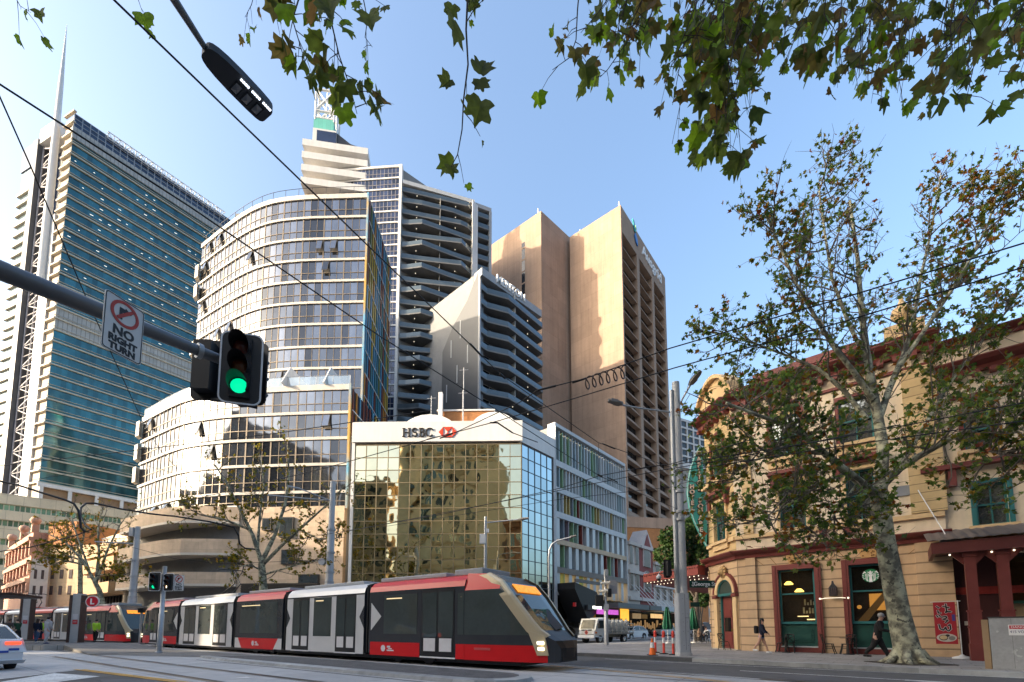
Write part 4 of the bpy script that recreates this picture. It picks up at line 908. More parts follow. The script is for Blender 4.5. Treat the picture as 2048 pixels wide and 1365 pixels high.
# tower base: loggia, then a podium of cream bands and pale green glass
mb = MB(); zlg = FLA.Z(90, 1003)
for k in range(8): mb.fbox(FLA, FLA.L*k/8, FLA.L*k/8+1.0, 0, 0.8, zlg, zc0-0.3)
mb.fbox(FLA, -0.5, FLA.L, -0.2, 0.9, zc0-1.4, zc0-0.26); mb.build('loggia_frame', white, lt)
mb = MB(); mb.fbox(FLA, 0, FLA.L, -0.6, -0.3, zlg, zc0-1.5); mb.build('loggia_wall', M('loggia_brown', (0.30, 0.20, 0.12), 0.7), lt)
pod = thing('podium_building', 'low podium with cream bands and pale green glass under the teal tower', 'building', (-120, 135, 0))
pY = 128.0; Fq = Fr(xy(atY(-60, 1100, pY-16)), xy(atY(330, 1100, pY+10)))
zq_ = [Fq.Z(120, v) for v in (1003, 1022, 1034, 1052, 1064, 1088, 1100, 1125, 1138, 1165, 1200)]
for k in range(0, 10, 2):
    mb = MB(); mb.fbox(Fq, 0, Fq.L, -6, 0.6, zq_[k+1] if k < 8 else zq_[k+1], zq_[k]); mb.build('floor_band', M('cream_podium', (0.62, 0.55, 0.40), 0.7, var=0.1, brick=(3, 9, 0.06, 0.7, 0.0)), pod)
    if k < 8: glazing(Fq, 0, Fq.L, [zq_[k+2], zq_[k+1]], 40, M('green_glass', (0.22, 0.36, 0.24), 0.1, metal=0.4, tint=0.6), pod, d=-0.2, m_mull=ledge, mw=0.2, md=0.1)
mb = MB(); mb.fbox(Fq, 0, Fq.L, -6, 0.0, 0.15, zq_[9]); mb.build('street_front', M('podium_dark', (0.12, 0.10, 0.08), 0.5), pod)
# pink victorian terrace and its white and stone neighbours, far left
pink = M('pink_render', (0.52, 0.30, 0.22), 0.8, var=0.12); 
vic = thing('victorian_building', 'pink victorian building with arched rows of windows and a ball-topped parapet', 'building', (-75, 70, 0))
Fv = Fr(xy(atY(8, 1200, 84)), xy(atY(54, 1200, 70)))
zv = [Fv.Z(50, v) for v in (1075, 1088, 1122, 1130, 1158, 1164, 1190)]
mb = MB(); mb.fbox(Fv, 0, Fv.L, -8, 0, 0.15, zv[0]); mb.build('wall', pink, vic)
for k in (1, 3, 5): mb = MB(); mb.fbox(Fv, -0.1, Fv.L+0.2, -8, 0.5, zv[k]-0.25, zv[k]+0.35); mb.build('cornice', M('pink_trim', (0.44, 0.27, 0.20), 0.8), vic)
for k, (a_, b_) in enumerate(((2, 1), (4, 3), (6, 5))):
    for i in range(7):
        s_ = Fv.L*(i+0.25)/7; mb = MB(); mb.fbox(Fv, s_, s_+Fv.L*0.07, 0.0, 0.05, zv[a_]+0.3, zv[b_]-0.7); mb.build('window', M('dim_window', (0.10, 0.08, 0.08), 0.2), vic)
    for i in range(8): s_ = Fv.L*i/7; mb = MB(); mb.fbox(Fv, s_-0.3, s_+0.3, 0, 0.3, zv[a_]+0.4, zv[b_]-0.3); mb.build('pilaster', pink, vic)
for s_ in (0.5, Fv.L*0.55, Fv.L-0.6):
    mb = MB(); mb.fbox(Fv, s_-0.5, s_+0.5, -0.6, 0.2, zv[0], zv[0]+1.2); p = Fv.W(s_, -0.2, zv[0]+1.9); mb.ball(p, 0.7, n=8); mb.build('parapet_ball', M('pink_trim', (0.4,)*3), vic)
nx = thing('rendered_building', 'narrow white rendered building beside the pink victorian one', 'building', (-64, 68, 0))
Fn = Fr(xy(atY(56, 1200, 69)), xy(atY(92, 1200, 70)))
mb = MB(); mb.fbox(Fn, 0, Fn.L, -8, 0, 0.15, Fn.Z(70, 1118)); mb.build('wall', M('white_wall', (0.66, 0.62, 0.56), 0.7, var=0.08), nx)
for i in range(2):
    for k in range(2): mb = MB(); mb.fbox(Fn, Fn.L*(0.2+0.4*i), Fn.L*(0.36+0.4*i), 0, 0.05, Fn.Z(70, 1190-k*32), Fn.Z(70, 1172-k*32)); mb.build('window', M('dim_window', (0.1,)*3), nx)
sx_ = thing('stone_building', 'sunlit golden sandstone building seen through the leaves of the left plane tree', 'building', (-58, 70, 0))
Fs = Fr(xy(atY(92, 1200, 71)), xy(atY(222, 1200, 69)))
mb = MB(); mb.fbox(Fs, 0, Fs.L, -10, 0, 0.15, Fs.Z(120, 1092)); mb.build('wall', M('sand_gold', (0.60, 0.44, 0.27), 0.8, var=0.12, brick=(1.4, 0.7, 0.02, 0.8)), sx_)
mb = MB(); mb.fbox(Fs, -0.2, Fs.L*0.42, -10.1, 0.4, Fs.Z(120, 1092), Fs.Z(120, 1046)); mb.build('upper_wall', brick_o, sx_)
for i in range(7):
    for k in range(3):
        mb = MB(); s_ = Fs.L*(i+0.3)/7; mb.fbox(Fs, s_, s_+Fs.L*0.05, 0, 0.06, Fs.Z(120, 1190-k*32), Fs.Z(120, 1172-k*32)); mb.build('window', M('dim_window', (0.1,)*3), sx_)
mb = MB(); mb.fbox(Fs, 0, Fs.L, 0, 2.2, 4.0, 4.5); mb.build('street_awning', M('awning_red_far', (0.35, 0.04, 0.03), 0.6), sx_)
# ------------------------------------------------------------------ shops along the cross street, beyond the fin building
vY = FC.p+FC.s*(cL+0.3)
FS = Fr(vY, vY+D2*60)
def shop(u0, u1, vtop, label, mat, trim, wins, nm='shop_building', cat='shop'):
    a, b = FS.S(u0, 1150), FS.S(u1, 1150); z = FS.Z(u0, vtop); t_ = thing(nm, label, cat, FS.W((a+b)/2, 0, 0))
    mb = MB(); mb.fbox(FS, a, b, -10, 0, 0.15, z); mb.build('wall', mat, t_)
    for f_ in (1.0, 0.70, 0.42): mb = MB(); mb.fbox(FS, a, b, 0.0, 0.35, z*f_-0.35, z*f_+0.1); mb.build('cornice', trim, t_)
    for k, f_ in enumerate((0.74, 0.46)):
        for i in range(wins):
            s_ = lerp(a, b, (i+0.28)/wins); w_ = (b-a)/wins*0.44; z0_, z1_ = z*f_+0.5, z*(f_+0.20)
            pts = [(s_, z0_), (s_+w_, z0_), (s_+w_, z1_)]+[(s_+w_/2+w_/2*math.cos(R(q)), z1_+w_/2*math.sin(R(q))) for q in (30, 60, 90, 120, 150)]+[(s_, z1_)]
            mb = MB(); mb.fprism(FS, [(lerp(s_+w_/2, p[0], 1.25), p[1]+0.02) for p in pts], 0, 0.12); wn_ = mb.build('window', trim, t_)
            mb = MB(); mb.fprism(FS, pts, 0.0, 0.15); mb.build('pane', M('dim_window', (0.1,)*3), wn_)
    return t_, a, b, z
wv = M('victorian_white', (0.55, 0.48, 0.42), 0.75, var=0.12); rv = M('victorian_red', (0.26, 0.07, 0.06), 0.75, var=0.12); rt = M('victorian_trim', (0.58, 0.50, 0.45), 0.7)
s1t, s1a, s1b, s1z = shop(1256, 1279, 1084, 'white victorian shop building with paired arched windows beside the fin building', wv, wv, 2)
s2t, s2a, s2b, s2z = shop(1280, 1306, 1092, 'dark red victorian shop building with one big arched window and white gable trim', rv, rt, 1)
mb = MB(); mb.fprism(FS, [(s2a, s2z), (s2b, s2z), ((s2a+s2b)/2, s2z+2.6)], -2, 0.2); mb.build('gable', rt, s2t)
mb = MB(); mb.fprism(FS, [(s2a+1.2, s2z+0.1), (s2b-1.2, s2z+0.1), ((s2a+s2b)/2, s2z+1.9)], 0.2, 0.3); mb.build('gable_panel', rv, s2t)
s3t, s3a, s3b, s3z = shop(1307, 1345, 1125, 'pale low shop building with white upper windows, third along the side street', wv, rt, 3)
for (a, b, t_, hgt, mt) in ((FC.S(1190, 1200), cL, fin, 0, 'awning_grey'), (s1a, s1b, s1t, 0, 'awning_grey'), (s2a, s2b, s2t, 0, 'awning_white'), (s3a, s3b, s3t, 0, 'awning_white')):
    f_ = FC if t_ is fin else FS; mat_ = M('awning_grey', (0.13, 0.14, 0.14), 0.5) if mt == 'awning_grey' else M('awning_white', (0.50, 0.52, 0.52), 0.5)
    mb = MB(); mb.fbox(f_, a+0.05, b-0.05, 0.4, 3.0, 3.65, 4.25); mb.build('street_awning', mat_, t_)
    if t_ is not fin:
        mb = MB(); mb.fbox(f_, a, b, 0.001, 0.12, 0.15, 3.6); mb.build('shop_front', shop_glass, t_)
        mb = MB()
        for k in range(3): mb.tube([f_.W(lerp(a, b, (k+0.5)/3), 0.2, 7.2), f_.W(lerp(a, b, (k+0.5)/3), 2.8, 4.3)], 0.04, 5)
        mb.build('awning_tie', white_metal, t_)
def neon(f_, s0, s1, d, z0, z1, col, es, t_, nm='lit_sign'):
    mb = MB(); mb.fbox(f_, s0, s1, d, d+0.12, z0, z1); return mb.build(nm, M('lit_%d%d%d' % tuple(int(c*9) for c in col), col, 0.5, emit=col, es=es*0.42, var=0.3, vs=2), t_)
p_, q_ = FC.S(1196, 1222, 2.6), FC.S(1238, 1222, 2.6); neon(FC, p_, q_, 2.4, 2.85, 3.4, (0.6, 0.10, 0.5), 0.55, fin)
p_, q_ = FC.S(1240, 1225, 1.6), FC.S(1256, 1225, 1.6); neon(FC, p_, q_, 1.6, 2.2, 3.9, (1.0, 0.48, 0.05), 0.7, fin)
neon(FS, s1a+0.6, s1b-0.5, 0.2, 2.6, 3.3, (0.45, 0.3, 0.15), 0.3, s1t); neon(FS, s2a+0.4, s2b-0.2, 1.2, 2.7, 3.3, (0.8, 0.5, 0.2), 0.6, s2t); neon(FS, s3a+1, s3a+2.6, 1.2, 2.9, 3.5, (0.1, 0.7, 0.2), 0.7, s3t); neon(FS, s3a+5, s3b-1, 1.2, 2.6, 3.2, (1.0, 0.15, 0.05), 1.1, s3t)
for f_, a, b, t_ in ((FC, FC.S(1215, 1230), cL, fin), (FS, s1a, s1b, s1t), (FS, s2a, s2b, s2t), (FS, s3a, s3b, s3t)):
    rr = random.Random(int(a*10)); mb = MB()
    for k in range(7):
        s_ = lerp(a, b, (k+0.2)/7); mb.fbox(f_, s_, s_+(b-a)*0.07, 0.13, 0.2, 0.6+rr.random(), 1.6+rr.random())
    mb.build('window_display', M('display_warm', (0.22, 0.13, 0.07), 0.6, emit=(1.0, 0.55, 0.2), es=0.07, tint=0.8), t_)
# distant apartment grid seen between the poles
ds = thing('apartment_block', 'distant pale apartment block with a grid of white balconies behind the hotel sign', 'building', (60, 140, 0))
Fd = Fr(xy(atY(1350, 1000, 140)), xy(atY(1440, 1000, 150)))
body([Fd.p, xy(Fd.W(Fd.L, 0, 0)), xy(Fd.W(Fd.L, -12, 0)), xy(Fd.W(0, -12, 0))], 0, Fd.Z(1380, 842), M('beige_far', (0.45, 0.40, 0.34), 0.8), ds)
zz = [Fd.Z(1380, v) for v in range(930, 845, -14)]
glazing(Fd, 0.5, Fd.L-0.5, zz, 7, dark_glass, ds, d=0.05, m_mull=white, mw=0.55, md=0.3)
mb = MB(); mb.fbox(Fd, 0, Fd.L, 0, 0.6, Fd.Z(1380, 940), Fd.Z(1380, 930)); mb.build('cornice', white, ds)
# ------------------------------------------------------------------ behind the camera: buildings mirrored in the glass, blocks added to shade the street
beige = M('beige_masonry', (0.64, 0.50, 0.29), 0.8, var=0.1, vs=0.2)
def block(nm, label, p0, p1, depth, z1, rows, colsn, mat, wmat_, proud=0.25, ww=0.6, wh=0.55, arch=False, z0=4.5):
    f_ = Fr(p0, p1); t_ = thing(nm, label, 'building', (f_.W(f_.L/2, 0, 0))); 
    mb = MB(); mb.fbox(f_, 0, f_.L, -depth, 0, 0.0, z1); mb.build('wall', mat, t_)
    fh_ = (z1-z0-1.5)/rows; cw = f_.L/colsn
    wb, fr_ = MB(), MB()
    for k in range(rows):
        for i in range(colsn):
            a, b = cw*(i+0.5-ww/2), cw*(i+0.5+ww/2); za, zb_ = z0+fh_*(k+0.5-wh/2), z0+fh_*(k+0.5+wh/2)
            wb.fquad(f_, a, b, za, zb_, 0.02); fr_.fbox(f_, a-0.25, b+0.25, 0, proud, za-0.35, za); fr_.fbox(f_, (a+b)/2-0.07, (a+b)/2+0.07, 0.02, 0.1, za, zb_)
        fr_.fbox(f_, 0, f_.L, 0, proud, z0+fh_*k-0.15, z0+fh_*k+0.15)
    wb.build('window_row', wmat_, t_, recalc=False); fr_.build('sill_course', mat, t_)
    mb = MB(); mb.fbox(f_, -0.3, f_.L+0.3, -depth, 0.6, z1, z1+1.0); mb.build('cornice', mat, t_)
    return t_, f_
winm = M('opposite_glass', (0.10, 0.14, 0.13), 0.08, metal=0.5, tint=0.8, spec=0.8)
bt, fb_ = block('apartment_tower', 'beige masonry apartment tower across the street, seen mirrored in the gold glass', (-37.5, -42), (-8.5, -42), 22, 66, 17, 8, beige, winm, 0.4, 0.55, 0.55)
mb = MB(); mb.fbox(fb_, fb_.L-5.6, fb_.L+2.5, -18, 1.0, 0, 49); mb.build('wing', beige, bt)
for s_ in (1.5, 6.5): mb = MB(); mb.tube([fb_.W(s_, 0.8, 0), fb_.W(s_, 0.8, 67)], 1.9, 14); mb.build('stair_bay', M('beige_light', (0.62, 0.50, 0.30), 0.8), bt)
mb = MB(); 
for k in range(16):
    for s_ in (4.0,): mb.fbox(fb_, s_-1.1, s_+1.1, 0.3, 1.2, 6+k*3.6, 8.2+k*3.6)
mb.build('bay_window', winm, bt)
block('brick_building', 'brown brick warehouse across the street with tall arched windows, mirrored in the gold glass', (-5.5, -38), (14, -34), 16, 30, 4, 6, M('brown_brick', (0.34, 0.17, 0.085), 0.85, var=0.15), winm, 0.3, 0.5, 0.7)
block('corner_block', 'tan corner block left of the beige tower across the street, mirrored in the gold glass', (-62, -36), (-40, -42), 16, 44, 11, 7, M('tan_masonry', (0.36, 0.28, 0.17), 0.8, var=0.1), winm)
block('shade_block', 'grey block behind the camera, added out of view to shade hotel and street', (-65.3, -41), (-80, 5.3), 24, 52, 13, 10, M('unseen_block_grey', (0.32, 0.30, 0.28), 0.7), winm)  # unseen, placed and sized to keep the hotel and street in shade
block('shade_block', 'low grey block beside the tram stop, added out of view to shade the bank', (-82.6, 6.5), (-87.4, 21.5), 18, 35, 8, 5, M('unseen_block_grey', (0.32, 0.30, 0.28), 0.7), winm)  # added beyond the view, height set by the shadow wanted on the bank
block('shade_block', 'low pale block beside the tram stop, added out of view to shade the podium', (-83.5, 23.0), (-89, 41), 18, 29, 8, 7, M('unseen_block_pale', (0.45, 0.42, 0.36), 0.7), winm)  # unseen addition that puts the curved tower's podium in shade
block('sky_screen_row', 'low rendered row on the left, added out of view to block bright sky reflections', (-89.5, 42), (-112, 74), 14, 16, 4, 12, M('unseen_block_pale', (0.45, 0.42, 0.36), 0.7), winm)  # added to keep the bright low sky out of the tram's glossy side
block('stone_block', 'cream stone block on the south corner behind the camera', (18, -32), (60, -16), 16, 24, 5, 10, M('cream_stone', (0.52, 0.42, 0.27), 0.8), winm)
# ================================================================== the cream and tan hotel on the right
tan = M('tan_rustication', (0.58, 0.395, 0.235), 0.8, var=0.12, vs=0.5, bump=0.1, bs=25, brick=(400.0, 0.46, 0.035, 0.5, 0.0), streak=0.08)
creamw = M('cream_render', (0.73, 0.60, 0.43), 0.8, var=0.10, vs=0.5, streak=0.16)
cream_r = M('cream_rustication', (0.62, 0.44, 0.22), 0.8, var=0.08, brick=(400.0, 0.40, 0.02, 0.55, 0.0), streak=0.08)
cream_t = M('cream_trim', (0.66, 0.46, 0.24), 0.75, var=0.08)
burg = M('burgundy_paint', (0.18, 0.042, 0.034), 0.5, var=0.15, vs=1.0)
sash = M('teal_sash', (0.025, 0.14, 0.14), 0.45, var=0.1)
dgreen = M('dark_green_paint', (0.012, 0.058, 0.046), 0.4, var=0.15)
HP0 = V((12.16, 24.1)); HF = Fr(HP0, HP0+V((0.76, -0.65))*10); CF = Fr(HP0+V((-0.23, 2.89)), HP0)
hs_end = HF.S(1903, 1180); nb_end = hs_end+17
hotel = thing('hotel', 'three storey cream and tan corner hotel with burgundy trim behind the big plane tree', 'hotel', (HP0.x, HP0.y, 0.15))
zc1_ = HF.Z(1640, 1092); zc2_ = HF.Z(1640, 753); zpt = HF.Z(1700, 700)      # ground cornice, main cornice, parapet
def fwall(fr, s0, s1, z0, z1, mat, par, holes=(), nm='wall', d=0.0):
    'wall face with real rectangular openings; each opening gets reveals'
    xs = sorted({s0, s1, *[h[0] for h in holes], *[h[1] for h in holes]}); zs_ = sorted({z0, z1, *[h[2] for h in holes], *[h[3] for h in holes]})
    mb = MB()
    for a, b in zip(xs, xs[1:]):
        for c, e in zip(zs_, zs_[1:]):
            if any(h[0] <= (a+b)/2 <= h[1] and h[2] <= (c+e)/2 <= h[3] for h in holes): continue
            mb.fquad(fr, a, b, c, e, d, 0, True)
    for h in holes:
        for (a, c, b, e) in ((h[0], h[2], h[0], h[3]), (h[1], h[2], h[1], h[3]), (h[0], h[3], h[1], h[3]), (h[0], h[2], h[1], h[2])):
            mb.quad(fr.W(a, d, c), fr.W(b, d, e), fr.W(b, d-0.35, e), fr.W(a, d-0.35, c), 0, [(a, c), (b, e), (b+.35, e), (a+.35, c)])
    return mb.build(nm, mat, par, recalc=False)
def pxr(fr, u0, u1, v0, v1):
    um = (u0+u1)/2; a, b = sorted((fr.S(u0, (v0+v1)/2), fr.S(u1, (v0+v1)/2))); return (a, b, fr.Z(um, v1), fr.Z(um, v0))
gw1, gw2 = pxr(HF, 1560, 1633, 1139, 1297), pxr(HF, 1702, 1788, 1128, 1302)
gz1 = max(gw1[3], gw2[3]); gw1 = (gw1[0], gw1[1], 0.45, gz1); gw2 = (gw2[0], gw2[1], 0.45, gz1)
fwall(HF, 0, hs_end, 0.15, zc1_, tan, hotel, [gw1, gw2])
f1 = [pxr(HF, 1560, 1612, 985, 1066), pxr(HF, 1694, 1752, 970, 1056)]
f1 = [(a, b, 6.35, 8.75) for a, b, _, _ in f1]
f2 = [pxr(HF, 1541, 1604, 830, 930), pxr(HF, 1679, 1748, 815, 900)]; f2 = [(a, b, 10.1, 12.3) for a, b, _, _ in f2]
fwall(HF, 0, hs_end, zc1_, zc2_, creamw, hotel, f1+f2, 'upper_wall')
fwall(HF, 0, hs_end, zc2_, zpt-0.4, cream_t, hotel, [], 'parapet', 0.02)
body([xy(HF.W(1.9, -2.3, 0)), xy(HF.W(hs_end, -2.3, 0)), xy(HF.W(hs_end, -14, 0)), xy(HF.W(0, -14, 0)), xy(CF.W(-6, -6, 0)), xy(CF.W(0, -2.3, 0)), xy(CF.W(1.5, -2.3, 0))], 0.15, zpt-1.0, M('hotel_dark', (0.03, 0.025, 0.02), 0.8), hotel, 'core')
def strip_(fr, s0, s1, z0, z1, d0, d1, mat, nm, par=None):
    mb = MB(); mb.fbox(fr, s0, s1, d0, d1, z0, z1); return mb.build(nm, mat, par or hotel)
def cornice(fr, s0, s1, z, dep, mat, par, h=0.5, nm='cornice', den=0):
    mb = MB(); pts = [(-0.02, -h), (dep*0.25, -h), (dep*0.35, -h*0.6), (dep*0.8, -h*0.35), (dep, -h*0.1), (dep, 0.0), (-0.02, 0.06)]
    mb.prism([fr.W(s0, d, z+y) for d, y in pts], fr.W(s1, 0, 0)-fr.W(s0, 0, 0))
    if den:
        n_ = int((s1-s0)/den)
        for i in range(n_): a = s0+(i+0.25)*(s1-s0)/n_; mb.fbox(fr, a, a+den*0.45, 0, dep*0.55, z-h*1.35, z-h*0.98)
    return mb.build(nm, mat, par)
cornice(HF, -0.1, hs_end+0.15, zc1_+0.12, 0.45, burg, hotel, 0.42, 'cornice')
strip_(HF, -0.02, hs_end, zc1_+0.75, zc1_+0.95, 0, 0.14, cream_t, 'string_course')
cornice(HF, -0.1, hs_end+0.3, zc2_+0.3, 0.7, burg, hotel, 0.6, 'cornice', 0.55)
strip_(HF, 0, hs_end, zc2_-0.95, zc2_-0.82, 0, 0.10, burg, 'string_course')
cornice(HF, -0.1, hs_end+0.2, zpt-0.3, 0.35, burg, hotel, 0.3, 'cornice')
for s_ in (HF.S(1885, 1200)-0.75, HF.S(1500, 1000)-0.35):
    mb = MB(); mb.fbox(HF, max(0.0, s_), max(0, s_)+1.15 if s_ > 3 else 0.9, 0.0, 0.12, zc1_+1.0, zc2_-0.96); mb.build('pilaster', cream_r, hotel)
    mb = MB(); mb.fbox(HF, max(0.0, s_), max(0, s_)+1.15 if s_ > 3 else 0.9, 0.0, 0.16, 0.15, zc1_-0.31); mb.build('pilaster', tan, hotel)
strip_(HF, hs_end-1.5, hs_end-0.1, zpt-0.31, zpt+0.45, -1.2, 0.1, cream_t, 'parapet_block')
mb = MB(); p = HF.W(hs_end-0.8, -0.5, zpt+0.45); mb.lathe([(0.30, 0), (0.30, 0.10), (0.14, 0.18), (0.13, 0.3), (0.34, 0.5), (0.44, 0.74), (0.36, 0.9), (0.38, 0.95), (0.2, 1.05), (0.14, 1.25), (0.07, 1.4), (0.10, 1.46), (0.02, 1.7)], p, 14); mb.build('urn_finial', cream_t, hotel)
strip_(HF, 1.2, hs_end-2.2, zpt-0.1, zpt+0.28, -0.8, 0.05, burg, 'coping')
# big shop windows on the ground floor
def shopwin(g, label=None, logo=False):
    a, b, z0, z1 = g
    sr = MB(); w_ = 0.26
    sr.fbox(HF, a-w_, a, -0.3, 0.14, 0.16, z1+w_); sr.fbox(HF, b, b+w_, -0.3, 0.14, 0.16, z1+w_); sr.fbox(HF, a+.001, b-.001, -0.3, 0.14, z1, z1+w_); sr.fbox(HF, a+.001, b-.001, -0.3, 0.13, 0.16, 0.45)
    sr.fbox(HF, a-w_*0.65, a-w_*0.4, 0.14, 0.18, 0.16, z1+w_*.9); sr.fbox(HF, b+w_*.4, b+w_*0.65, 0.14, 0.18, 0.16, z1+w_*.9)
    wn_ = sr.build('window', burg, hotel)
    m_ = MB(); zt_ = lerp(z0, z1, 0.30); zm_ = lerp(z0, z1, 0.68)
    m_.fbox(HF, a, a+0.09, -0.25, -0.08, zt_, z1); m_.fbox(HF, b-0.09, b, -0.25, -0.08, zt_, z1); m_.fbox(HF, a+.09, b-.09, -0.25, -0.08, zm_-0.035, zm_+0.035); m_.fbox(HF, a+.09, b-.09, -0.25, -0.08, z1-0.08, z1); m_.fbox(HF, a, b, -0.25, -0.03, zt_-0.06, zt_+0.06)
    m_.build('sash', sash, wn_)
    m_ = MB(); m_.fbox(HF, a, b, -0.25, -0.12, z0, zt_-0.061); m_.fbox(HF, a+0.18, b-0.18, -0.12, -0.085, z0+0.2, zt_-0.25); m_.fbox(HF, a+0.26, b-0.26, -0.12, -0.06, z0+0.28, zt_-0.33); m_.build('panel', dgreen, wn_)
    strip_(HF, a, b, z0-0.05, z0+0.002, -0.2, 0.16, M('pale_sill', (0.45, 0.45, 0.43), 0.6), 'sill', wn_)
    m_ = MB(); m_.fquad(HF, a+0.09, b-0.09, zt_+0.06, zm_-0.035, -0.17); m_.fquad(HF, a+0.09, b-0.09, zm_+0.035, z1-0.08, -0.17); m_.build('pane', M('shop_pane', (0.012, 0.014, 0.014), 0.03, spec=0.6, var=0, alpha=0.55), wn_, recalc=False)
    return wn_, zt_, zm_
body_i = M('interior_brown', (0.05, 0.03, 0.018), 0.8, var=0.4, vs=1.2)
for i, g in enumerate((gw1, gw2)):
    wn_, zt_, zm_ = shopwin(g)
    a, b, z0, z1 = g
    mb = MB(); mb.fbox(HF, a-0.4, b+0.4, -1.9, -1.8, 0.3, z1+0.4); mb.build('shop_back_wall', body_i, hotel)
    rr = random.Random(i+2); mb = MB(); d_ = MB()
    if i == 0:
        for k in range(10): s_ = lerp(a+0.8, b-0.1, k/10); h_ = 0.12+rr.random()*0.2; mb.fbox(HF, s_, s_+0.07, -1.5, -1.4, 2.1+0.42*(k % 2), 2.1+0.42*(k % 2)+h_)
        d_.fbox(HF, a+1.0, b-0.15, -1.3, -1.0, 1.75, 1.80); d_.fbox(HF, a+0.9, b-0.3, -1.3, -1.0, 1.58, 1.64); d_.fbox(HF, a+0.6, b-0.5, -1.3, -1.0, 1.92, 1.96)
        mb.build('bottle_shelf', M('bottle_white', (0.5, 0.5, 0.45), 0.4), hotel); d_.build('counter_lamp', M('lit_counter', (0.9, 0.8, 0.5), 0.5, emit=(1.0, 0.72, 0.30), es=0.9), hotel)
    else:
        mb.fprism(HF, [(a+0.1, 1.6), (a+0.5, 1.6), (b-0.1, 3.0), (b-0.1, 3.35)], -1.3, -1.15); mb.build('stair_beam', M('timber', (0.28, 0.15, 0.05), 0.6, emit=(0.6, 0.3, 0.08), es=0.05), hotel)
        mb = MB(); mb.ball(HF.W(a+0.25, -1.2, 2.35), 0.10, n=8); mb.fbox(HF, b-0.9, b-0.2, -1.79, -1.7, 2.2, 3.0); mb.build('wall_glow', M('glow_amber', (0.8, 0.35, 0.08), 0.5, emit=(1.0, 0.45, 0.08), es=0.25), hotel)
for s_, z_ in ((gw1[0]+0.30, 3.62), (gw1[0]+0.75, 3.22)):
    t_ = thing('pendant_lamp', 'glowing %s pendant lamp inside the left shop window' % ('upper yellow' if z_ > 3.5 else 'lower amber'), 'lamp', HF.W(s_, -0.9, z_))
    mb = MB(); mb.lathe([(0.05, 0.14), (0.10, 0.13), (0.21, 0.0), (0.20, -0.03), (0.02, -0.04)], HF.W(s_, -0.9, z_), 12); mb.build('shade', M('lamp_lit_%d' % int(z_*10), (1.0, 0.7, 0.2), 0.5, emit=(1.0, 0.62, 0.12), es=1.6), t_)
    mb = MB(); mb.tube([HF.W(s_, -0.9, z_+0.14), HF.W(s_, -0.9, gz1+0.3)], 0.008, 5); mb.build('cord', dark_metal, t_)
# round coffee emblem on the glass of the right-hand window
lg = thing('window_emblem', 'round green and white coffee house emblem with a crowned figure on the right window', 'sign', HF.W((gw2[0]+gw2[1])/2, -0.1, 3.7))
le = MB(); ca, cz = HF.at(1741, 1151.5, -0.12); rad = (HF.S(1758, 1151, -0.12)-HF.S(1724, 1151, -0.12))/2
def disc(mb, x, y, r, d, m, n=24, ry=None): mb.fprism(HF, [(ca+x+r*math.cos(2*math.pi*k/n), cz+y+(ry or r)*math.sin(2*math.pi*k/n)) for k in range(n)], d, d+0.006, m)
gre, whi = M('emblem_green', (0.01, 0.22, 0.08), 0.5), M('emblem_white', (0.85, 0.85, 0.85), 0.5)
le = MB(); disc(le, 0, 0, rad, -0.155, 0); le.build('disc', gre, lg)
r = rad; le = MB()
disc(le, 0, r*0.10, r*0.26, -0.148, 0, 16, r*0.33)                       # face
le.fprism(HF, [(ca-r*0.30, cz+r*0.42), (ca+r*0.30, cz+r*0.42), (ca+r*0.36, cz+r*0.62), (ca+r*0.15, cz+r*0.55), (ca, cz+r*0.80), (ca-r*0.15, cz+r*0.55), (ca-r*0.36, cz+r*0.62)], -0.148, -0.142, 0)   # crown
for q in (-1, 1):
    for k in range(3):   # wavy hair strands
        x0 = 0.34+0.14*k
        pts = [(x0, 0.34), (x0+0.08, 0.1), (x0-0.02, -0.15), (x0+0.06, -0.42), (x0-0.06*k, -0.86+0.05*k)]
        pts2 = [(x+0.075, y) for x, y in pts][::-1]
        le.fprism(HF, [(ca+q*r*x*0.85, cz+r*y) for x, y in pts+pts2], -0.148, -0.142, 0)
    for k in range(5):   # scaled double tail at the rim
        a_ = R(-28+k*17); le.fprism(HF, [(ca+q*r*0.74*math.cos(a_), cz+r*0.74*math.sin(a_)), (ca+q*r*0.99*math.cos(a_-0.07), cz+r*0.99*math.sin(a_-0.07)), (ca+q*r*0.99*math.cos(a_+0.10), cz+r*0.99*math.sin(a_+0.10))], -0.148, -0.142, 0)
    le.fprism(HF, [(ca+q*r*0.5, cz+r*0.42), (ca+q*r*0.88, cz+r*0.45), (ca+q*r*0.74, cz+r*0.66), (ca+q*r*0.66, cz+r*0.52), (ca+q*r*0.52, cz+r*0.60)], -0.148, -0.142, 0)
le.fprism(HF, [(ca-r*0.16, cz-r*0.2), (ca+r*0.16, cz-r*0.2), (ca+r*0.22, cz-r*0.97), (ca-r*0.22, cz-r*0.97)], -0.148, -0.142, 0)
le.build('figure', whi, lg)
le = MB()
for q in (-1, 1): disc(le, q*r*0.10, r*0.17, r*0.045, -0.141, 0, 8); 
le.fprism(HF, [(ca-r*0.07, cz-r*0.05), (ca+r*0.07, cz-r*0.05), (ca, cz-r*0.09)], -0.141, -0.138, 0); le.build('face_lines', gre, lg)
